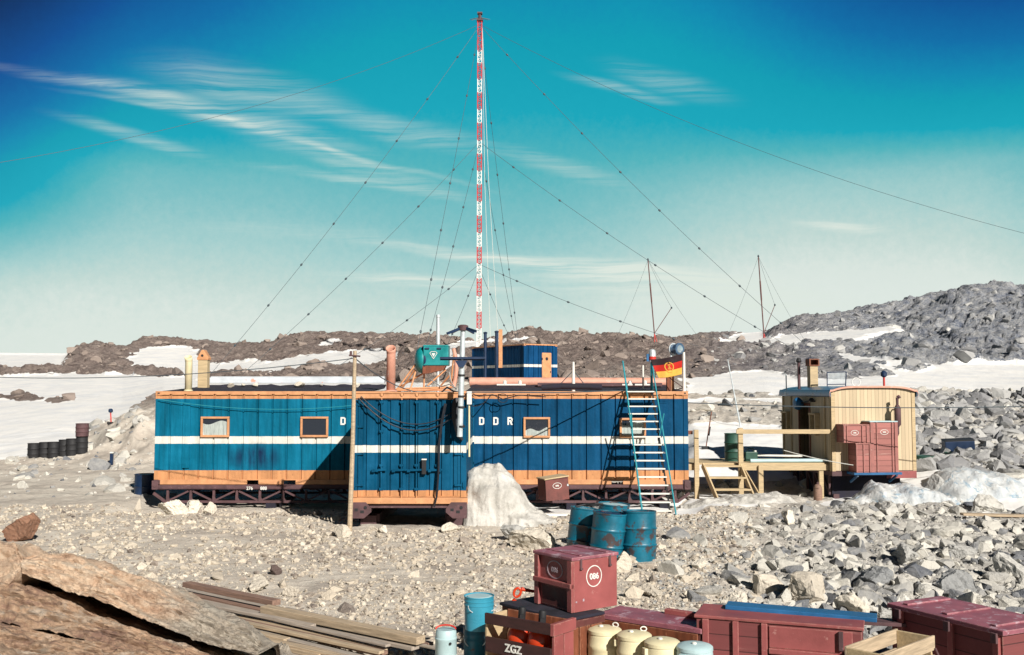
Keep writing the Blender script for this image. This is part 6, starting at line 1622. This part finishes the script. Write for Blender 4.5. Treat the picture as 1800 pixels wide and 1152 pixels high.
slab('rock_slab', 'grey-red rock ledge in the very corner, lowest and nearest', 'rock',
     [(-250, 1120, 217), (0, 1148, 219), (250, 1198, 223)], [(-250, 1230, 240), (100, 1260, 242), (250, 1290, 244)], 'bed_red', 33, cracks=8, rough=.05, group=GB)
# ------------------------------------------------------------------ snow heaps
def heap(name, label, cat, c, rx, ry, h, seed, mm='snow', lean=(0, 0), pw=2.0, sub=4, kind=None, nz=.12):
    bm = bmesh.new(); bmesh.ops.create_icosphere(bm, subdivisions=sub, radius=1)
    co = np.array([v.co[:] for v in bm.verts]); fs = [tuple(v.index for v in f.verts) for f in bm.faces]; bm.free()
    ang = np.arctan2(co[:, 1], co[:, 0])
    n = fbm(co[:, 0] * 1.6 + seed, co[:, 1] * 1.6 + co[:, 2] * 1.3, 5)
    r_ = 1 + n * nz * 2
    z = np.sign(co[:, 2]) * np.abs(co[:, 2]) ** (1 / pw)
    v = np.stack([co[:, 0] * rx * r_ + lean[0] * np.maximum(z, 0), co[:, 1] * ry * r_ + lean[1] * np.maximum(z, 0), z * h * (1 + n * nz)], -1)
    v[:, 2] += fbm(v[:, 0] * 3 + seed, v[:, 1] * 3, 4) * .03; v[:, 0] += fbm(v[:, 2] * 4 + seed, v[:, 1] * 3, 4) * .03
    mb = MB(); mb.add(v.tolist(), fs); o = mb.build(name, M[mm], smooth=180, loc=c); return tag(o, label, cat, kind=kind)
def snow_pile(name, label, cat, outline, s, depth, seed, mm, yo=0.0):
    # a heap with the photographed skyline as its crest and rounded flanks before and behind it
    us_ = np.array([p_[0] for p_ in outline], float); vs_ = np.array([p_[1] for p_ in outline], float)
    nx_, ny_ = 90, 50
    U_ = np.linspace(us_[0], us_[-1], nx_ + 1); V_ = np.interp(U_, us_, vs_)
    Y0_ = F / s + yo; X_ = (U_ - 900) / F * Y0_; Hc = np.maximum(EYE - (V_ - 685) * Y0_ / F, -.15)
    W_ = np.linspace(-1, 1, ny_ + 1); XX_, WW = np.meshgrid(X_, W_, indexing='ij'); HH_ = Hc[:, None] * np.ones((1, ny_ + 1))
    prof_ = np.clip(1 - np.abs(WW) ** 2.2, 0, 1) ** .8
    half = depth * (.55 + .45 * (HH_ / Hc.max()))
    YY_ = Y0_ + WW * half
    Z_ = -.15 + (HH_ + .15) * prof_
    n_ = fbm(XX_ * 1.9 + seed + YY_ * .4, Z_ * 2.1 + YY_ * 1.3, 5, .58)
    n5_ = fbm(XX_ * 4.2 + seed, YY_ * 3.4 + Z_ * 3, 4, .6); Z_ = Z_ + n_ * .14 * prof_ + n5_ * .05 * prof_ ; YY_ = YY_ - n_ * .14 + fbm(XX_ * 2.6, Z_ * 2.6 + seed, 5, .6) * .16; XX_ = XX_ + fbm(Z_ * 2.5 + seed, YY_ * 2, 4) * .05
    v_ = np.stack([XX_, YY_, Z_], -1).reshape(-1, 3); m_ = ny_ + 1
    mb = MB(); mb.add(v_.tolist(), [(i * m_ + k, (i + 1) * m_ + k, (i + 1) * m_ + k + 1, i * m_ + k + 1) for i in range(nx_) for k in range(ny_)])
    o = mb.build(name, M[mm], smooth=180); return tag(o, label, cat)
snow_pile('snow_heap', 'tall rounded heap of old snow beside the end-on container', 'snow heap', [(817, 935), (818, 885), (820, 850), (825, 828), (836, 817), (858, 813), (878, 818), (898, 834), (914, 855), (928, 876), (945, 895), (962, 920)], 77, 1.05, 4, 'old_snow')
snow_pile('snow_heap', 'low grey snow apron spreading from the tall snow heap', 'snow heap', [(820, 940), (850, 908), (900, 894), (950, 898), (985, 915), (1000, 935)], 77, .9, 9, 'old_snow', -.3)
snow_pile('snow_heap', 'ragged ice and snow bank heaped before the hut front', 'snow heap', [(1455, 905), (1480, 882), (1510, 864), (1530, 842), (1545, 846), (1560, 850), (1590, 848), (1612, 856), (1640, 862), (1670, 880), (1690, 905)], 66.5, 1.0, 17, 'ice_snow')
snow_pile('snow_heap', 'broad bright snow mound rising to the picture edge beyond the hut', 'snow heap', [(1600, 900), (1625, 852), (1650, 826), (1690, 820), (1740, 828), (1800, 846), (1880, 862), (1960, 900)], 64, 1.3, 23, 'ice_snow')
snow_pile('snow_heap', 'low white snow tongue below the landing steps', 'snow heap', [(1190, 895), (1230, 876), (1300, 868), (1350, 866), (1380, 874), (1420, 900)], 66, 1.0, 29, 'old_snow')
heap('snow_heap', 'small patch of melting snow below the rock slab', 'snow heap', P(400, 1178, 176), .55, .4, .16, 14, pw=1.6)
# ------------------------------------------------------------------ boulders told apart by their places
HERO = []
for s__ in range(10):
    v_, f_ = rock_geo(70 + s__, 4, 12, .85, 0)
    v_ = v_ + (v_ / np.linalg.norm(v_, axis=1, keepdims=True)) * (fbm(v_[:, 0] * 2.5 + s__, v_[:, 1] * 2.5 + v_[:, 2] * 2.1, 5, .6) * .10)[:, None]
    HERO.append((v_, f_))
bl_ = [  # u, v of the base, width in px, height ratio, material, label
    (24, 955, 62, .9, 'brown_stone', 'rust brown boulder at the picture edge above the tan slab'),
    (241, 902, 20, 1.3, 'boulder', 'small upright pale stone before the navy drum in the shade'),
    (300, 906, 54, .7, 'boulder', 'rounded pale boulder before the sledge end, beside the small upright stone'),
    (335, 902, 52, .65, 'boulder', 'flat pale boulder in front of the lattice sledge'),
    (366, 905, 26, 1.0, 'boulder', 'pointed pale stone ending the row before the lattice sledge'),
    (601, 947, 30, .8, 'boulder', 'round pale stone at the foot of the thin wooden pole'),
    (648, 936, 24, .6, 'boulder', 'flat pale stone under the end-on container corner lock'),
    (672, 938, 26, .6, 'boulder', 'pale stone in the shade line under the end-on container'),
    (795, 938, 44, .45, 'boulder', 'low pale stone under the far corner lock of the end-on container'),
    (944, 969, 96, .50, 'boulder', 'large flat cream boulder beside the blue drum cluster'),
    (905, 952, 60, .55, 'boulder_cool', 'grey weathered boulder between snow heap and flat cream boulder'),
    (1090, 1008, 44, .9, 'boulder', 'cream stone in front of the rusty blue drum'),
    (1392, 926, 46, .9, 'boulder', 'tan boulder below the landing, by the hut shadow'),
    (1352, 1050, 66, .85, 'boulder', 'bright leaning cream boulder above the long battened crate'),
    (1288, 1078, 70, .6, 'boulder', 'wedge-shaped pale boulder behind the long battened crate'),
    (1424, 1062, 84, .62, 'boulder', 'pale round-topped boulder behind the blue board'),
    (1500, 1092, 90, .72, 'boulder', 'rough cream boulder between blue board and large maroon crate'),
    (1557, 1090, 46, .6, 'boulder_cool', 'small grey stone next to the large maroon crate lid'),
    (1545, 1036, 84, .5, 'boulder_cool', 'broad grey slab stone in the rubble above the pale boulders'),
    (1700, 1052, 96, .6, 'boulder_cool', 'grey violet boulder behind the large maroon crate'),
    (1786, 1024, 58, .95, 'boulder_cool', 'tall grey boulder with a dark cleft at the picture edge'),
    (1600, 992, 80, .45, 'boulder_cool', 'flat pale boulder in the middle of the rubble field'),
    (1690, 985, 70, .5, 'boulder_cool', 'grey flat boulder below the snow mound'),
    (1570, 905, 52, .6, 'boulder_cool', 'grey rounded boulder at the foot of the snow before the hut'),
    (1500, 900, 44, .5, 'boulder_cool', 'dark grey boulder before the hut skid'),
    (1648, 872, 30, 1.3, 'boulder_cool', 'dark upright rock poking out of the near snow mound'),
    (1752, 900, 66, .6, 'boulder_cool', 'shaded bluish rock at the foot of the near snow mound'),
    (450, 1040, 70, .4, 'boulder', 'long pale stone above the lumber pile, casting a dark shadow'),
    (480, 1012, 26, .9, 'hill_dark', 'dark angular stone lying alone on the gravel'),
    (505, 1050, 46, .5, 'boulder', 'flat pale stone between the long stone and the short thick beam'),
    (1232, 1000, 26, .7, 'boulder', 'small cream stone alone on the gravel behind the churns'),
    (1150, 1052, 60, .4, 'boulder', 'low pale stone behind the long dark brown crate'),
    (1050, 925, 22, .8, 'boulder_cool', 'grey stone tucked behind the drum cluster'),
]
M['hill_dark'] = stone_mat('dark_boulder_stone', [(.1, (.05, .035, .03)), (.9, (.13, .09, .08))], island=False)
for i, (u, v, w, hr, mm, lab) in enumerate(bl_):
    a = on_ground(u, v); s_ = F / a.y; R_ = w / s_ / 2
    vv, ff = HERO[(i * 3 + 1) % len(HERO)]
    k = hr / max(1e-3, (vv[:, 2].max() - vv[:, 2].min()) / 2)
    vv2 = vv * np.array([R_, R_ * 1.0, R_ * k])
    vv2 = vv2 + np.random.RandomState(i).randn(*vv2.shape) * R_ * .02
    mb = MB(); mb.add(vv2.tolist(), [tuple(q) for q in ff])
    o = mb.build('boulder', M[mm], loc=(a.x, a.y + R_ * .6, a.z + R_ * hr * .55), rot=(0, 0, (i * 1.7) % 6.28)); tag(o, lab, 'boulder')
for (u, v, w, lab, mm) in ((1300, 607, 20, 'pale boulder perched on the skyline slope right of the flag', 'hill_stone'), (1259, 606, 12, 'reddish boulder on the skyline slope beyond the flag', 'brown_stone'), (1570, 532, 14, 'dark boulder perched on the crest of the steep hill', 'hill_cool')):
    s_ = 15.5 if w != 14 else 11; a = P(u, v, s_); a.z = ground_z(a.x, a.y); R_ = w / s_ / 2
    vv, ff = BIG[int(w) % 10]; mb = MB(); mb.add((vv * R_).tolist(), [tuple(q) for q in ff]); o = mb.build('boulder', M[mm], loc=(a.x, a.y, a.z + R_ * .5)); tag(o, lab.replace('right of', 'beyond'), 'boulder')
# ------------------------------------------------------------------ the tall lattice mast and its stays
S_M = 18.0
mbase = P(842, 604, S_M); mtop = P(843.5, 36, S_M)
mbase.z = ground_z(mbase.x, mbase.y) + .1
mtop.y = mbase.y
ms = thing('radio_mast', 'tall guyed lattice mast banded red and white, behind the station', 'mast', mbase)
lean = mtop - mbase
HMm = lean.z
WM = .20
def mpt(h): return Vector((lean.x * h / HMm, 0, h))
v_of = lambda v: (604 - v) / S_M * (HMm / ((604 - 36) / S_M))
nband = 21
ed = [36, 60, 90, 112, 140, 164, 193, 217, 247, 271, 300, 324, 353, 378, 407, 432, 460, 486, 516, 543, 571, 597, 604]
for k in range(len(ed) - 1):
    h1, h0 = v_of(ed[k]), v_of(ed[k + 1])
    red = (k % 2 == 1) or k == 0
    if k == len(ed) - 2: red = False
    mb = MB(); c0, c1 = mpt(h0), mpt(h1)
    crn = [Vector((-WM, -WM, 0)), Vector((WM, -WM, 0)), Vector((WM, WM, 0)), Vector((-WM, WM, 0))]
    for p_ in crn: mb.bar(c0 + p_, c1 + p_, .085 if red else .06)
    n = max(1, int(round((h1 - h0) / .40)))
    for j in range(n):
        za, zb = h0 + (h1 - h0) * j / n, h0 + (h1 - h0) * (j + 1) / n
        for e in range(4):
            a, b = crn[e], crn[(e + 1) % 4]
            if j % 2: a, b = b, a
            mb.bar(mpt(za) + a, mpt(zb) + b, .034)
            mb.bar(mpt(za) + crn[e], mpt(za) + crn[(e + 1) % 4], .045)
    mb.build('mast_section', M['mast_red'] if red else M['mast_white'], ms)
mb = MB(); c = mpt(HMm); mb.box(c.x - .32, -.32, HMm - .1, c.x + .32, .32, HMm + .06); mb.tube([c + Vector((0, 0, 0)), c + Vector((0, 0, .75))], .16, 8); mb.box(c.x - .25, -.25, HMm + .62, c.x + .25, .25, HMm + .78)
mb.build('mast_head', M['brown'], ms)
mb = MB(); 
for sx in (-1, 1): mb.bar(c + Vector((0, 0, .3)), c + Vector((sx * 1.0, .1, .12)), .05); mb.bar(c + Vector((0, 0, .25)), c + Vector((sx * .8, -.3, -.1)), .04)
mb.build('head_arm', M['wire'], ms)
mb = MB()
for du, e in ((6, 862), (9, 876)):
    q = P(e, 598, S_M) - mbase; a = mpt(HMm - .8) + Vector((.25, -.1, 0)); mb.tube([a, a.lerp(q, .5) + Vector((-.15, 0, 0)), q], .021, 5)
mb.build('halyard', M['pale_wire'], ms)
anch = [  # attach height (photo row), anchor pixel, scale there, sag
    (45, (372, 606), 19.0, .9), (45, (1424, 604), 19.0, .9), (45, (726, 604), 22.5, .5), (45, (911, 598), 15.5, .5),
    (250, (428, 606), 19.0, .6), (250, (1390, 606), 19.0, .7), (250, (742, 604), 21.5, .4), (250, (908, 598), 15.8, .4),
    (462, (588, 606), 18.6, .4), (462, (1250, 606), 18.6, .5), (468, (774, 604), 20.0, .2), (468, (902, 598), 16.4, .2)]
inz = MB(); inz.lathe([(.02, -.15), (.085, -.08), (.10, 0), (.085, .08), (.02, .15)], 8)
ins0 = None
for (va, (u, v), s_, sg) in anch:
    a = mpt(v_of(va)); e = P(u, v, s_); e.z = ground_z(e.x, e.y); e = e - mbase
    a = a + (e - a).normalized() * .25
    pts = sag(a, e, sg, 18)
    mb = MB(); mb.tube(pts, .019, 5); g = mb.build('guy_wire', M['wire'], ms)
    L_ = (e - a).length; n = max(2, int(L_ / 5.2))
    for k in range(n):
        q = (k + .7) / (n + .4) * 18; j = int(q); p_ = pts[j].lerp(pts[min(j + 1, 18)], q - j)
        if ins0 is None: ins0 = inz.build('insulator', M['wire'], g); o = ins0
        else: o = ins0.copy(); COL.objects.link(o); o.parent = g
        o.location = p_; o.rotation_euler = (e - a).to_track_quat('Z', 'Y').to_euler()
mb = MB(); mb.box(-.5, -.5, -.4, .5, .5, -.05); mb.build('footing', M['mast_white'], ms)
# two small antenna masts with a spar
for (u0, v0, u1, v1, (su, sv), lab) in ((1152, 606, 1139, 457, (1181, 541), 'thin leaning antenna mast with an angled spar, nearer the flag'), (1344, 606, 1333, 451, (1363, 536), 'thin leaning antenna mast with an angled spar, standing before the steep hill snow')):
    a = P(u0, v0, 18); b = P(u1, v1, 18); b.y = a.y; a.z = min(a.z, ground_z(a.x, a.y) + .6)
    r = thing('antenna_mast', lab, 'mast', a, group='small antenna masts on the slope')
    h = b - a; mb = MB(); mb.tube([h * .12, h * .5], .06, 6); mb.tube([h * .5, h * .72], .08, 6); mb.tube([h * .72, h], .055, 6); mb.build('pole', M['mast_red2'], r)
    mb = MB()
    for k in range(3):
        q = Vector((.22 * math.cos(k * 2.1), .22 * math.sin(k * 2.1), -.5)); mb.tube([q, q + Vector((0, 0, .5)), h * .14], .04, 5)
    mb.build('foot_frame', M['red'], r)
    sp_ = P(su, sv, 18) - a; sp_.y = .2; mb = MB(); mb.tube([h * .13, sp_], .035, 5); mb.build('spar', M['mast_red2'], r)
    mb = MB(); mb.tube(sag(h, sp_, .15, 8), .012, 4); mb.tube(sag(h, P(su + 55, 604, 18) - a, .3, 8), .010, 4); mb.tube(sag(h, P(u1 - 60, 604, 18) - a, .3, 8), .010, 4); mb.build('stay_wire', M['wire'], r)
    mb = MB(); mb.lathe([(.05, -.1), (.1, 0), (.05, .1)], 8, tuple(sp_)); mb.lathe([(.04, -.1), (.10, .0), (.05, .15)], 8, tuple(h)); mb.build('insulator', M['wire'], r)
# long antenna wires in the sky and the lines over the yard
def wire(lab, pts, rad, mm='wire'):
    mb = MB(); mb.tube(pts, rad, 5); o = mb.build('antenna_wire', M[mm]); return tag(o, lab, 'wire')
top = mbase + mpt(HMm - .4)
wire('long antenna wire running from the mast head out over the snowfield', sag(top, P(-260, 322, 26), 2.2, 24), .017)
wire('long antenna wire running from the mast head over the steep hill', sag(top, P(2060, 470, 22), 2.6, 24), .017)
w0 = P(624, 630, 83); 
wire('black line from the wooden pole out past the tan chimney to the snowfield', sag(w0, P(-260, 645, 70), .35, 20), .009)
wire('short line from the wooden pole to the teal machine', sag(w0, P(735, 690, 74), .12, 10), .012)
wire('line stretched from the navy container across the hut front', sag(P(1206, 708, 67), P(1900, 712, 70), .10, 24), .012)
wire('pale line from the landing up to the maroon crates', sag(P(1378, 792, 66), P(1500, 818, 68), .03, 12), .012, 'pale_wire')
b_ = MB()
# shed on the far slope, tiny: red line of the horizon hut
# ------------------------------------------------------------------ loose stones
KEEP += [(-9.3, 4.6, 25.8, 28.4), (-3.4, -.95, 21.3, 26)]
def un(p_): return 900 + F * p_[:, 0] / p_[:, 1]
def thin(p_, s_, prob, seed):
    k = np.random.RandomState(seed).rand(len(p_)) < prob; return p_[k], s_[k]
p1, s1 = scatter(21000, -300, 1330, 10.3, 17, .010, .055, 1, 2.2, clump=.08, bias=.9)
p1, s1 = thin(p1, s1, 1 - .8 * sstep(1150, 1330, un(p1)), 1)
merge_stones('gravel', p1, s1, PEB, M['stone'], 'pale beige gravel strewn over the flat ground near the crates', 1)
p1, s1 = scatter(13500, -450, 1330, 17, 25.6, .018, .085, 8, 2.4, clump=.08, bias=.9)
merge_stones('gravel', p1, s1, PEB, M['stone'], 'pale beige gravel strewn over the flat ground before the blue containers', 8)
p1, s1 = scatter(950, -450, 1340, 10.5, 25.6, .06, .17, 2, 2.6, clump=.1)
merge_stones('loose_stones', p1, s1, PEB, M['stone'], 'fist sized pale stones lying on the flat ground', 2, sink=.4)
p1, s1 = scatter(12000, 1120, 1990, 10.5, 27.5, .018, .27, 3, 3.3, bias=.95)
up = un(p1); p1, s1 = thin(p1, s1, sstep(1130, 1480, up) * (1 - .85 * sstep(21.5, 24, p1[:, 1]) * (1 - sstep(1440, 1560, up))), 3)
merge_stones('rubble', p1, s1, BIG, M['stone_cool'], 'grey broken rubble covering the ground below the wooden hut', 3, sink=.46)
p1, s1 = scatter(5200, -700, 2300, 27, 58, .06, .5, 4, 2.4)
up = un(p1); ok = up < 1150
p2, s2 = thin(p1[ok], s1[ok], 1 - .6 * (p1[ok][:, 1] < 34), 5)
merge_stones('scree', p2, s2, BIG, M['stone_cool'], 'scattered scree stones on the ground behind the containers', 4, sink=.45)
merge_stones('scree', p1[~ok], s1[~ok], BIG, M['stone_cool'], 'scattered grey scree on the slope behind the wooden hut', 5, sink=.45)
p1, s1 = scatter(6500, 1590, 2250, 29, 50, .05, .55, 14, 2.8)
merge_stones('scree', p1, s1, BIG, M['hill_cool'], 'broken dark grey boulders on the rise beyond the hut and the snow mound', 15, sink=.4)
p1, s1 = scatter(5500, -700, 2400, 60, 158, .15, 1.0, 6, 3.0)
ok = (900 + F * p1[:, 0] / p1[:, 1]) < 1250
merge_stones('hill_rocks', p1[ok], s1[ok], BIG, M['hill_stone'], 'brown rocks strewn over the low hills behind the station', 6, sink=.45)
p2, s2 = p1[~ok], s1[~ok]; p2, s2 = thin(p2, s2, 1 - .45 * (un(p2) > 1450), 9)
merge_stones('hill_rocks', p2, s2 * np.where(un(p2) > 1450, 1.15, .7), BIG, M['hill_cool'], 'blue grey rocks strewn over the steep hill behind the hut', 7, sink=.45)
p1, s1 = scatter(12000, 1140, 1990, 10.5, 25, .010, .05, 31, 2.0, bias=.9)
merge_stones('gravel', p1, s1, PEB, M['stone_cool'], 'small grey grit between the rubble below the wooden hut', 31)
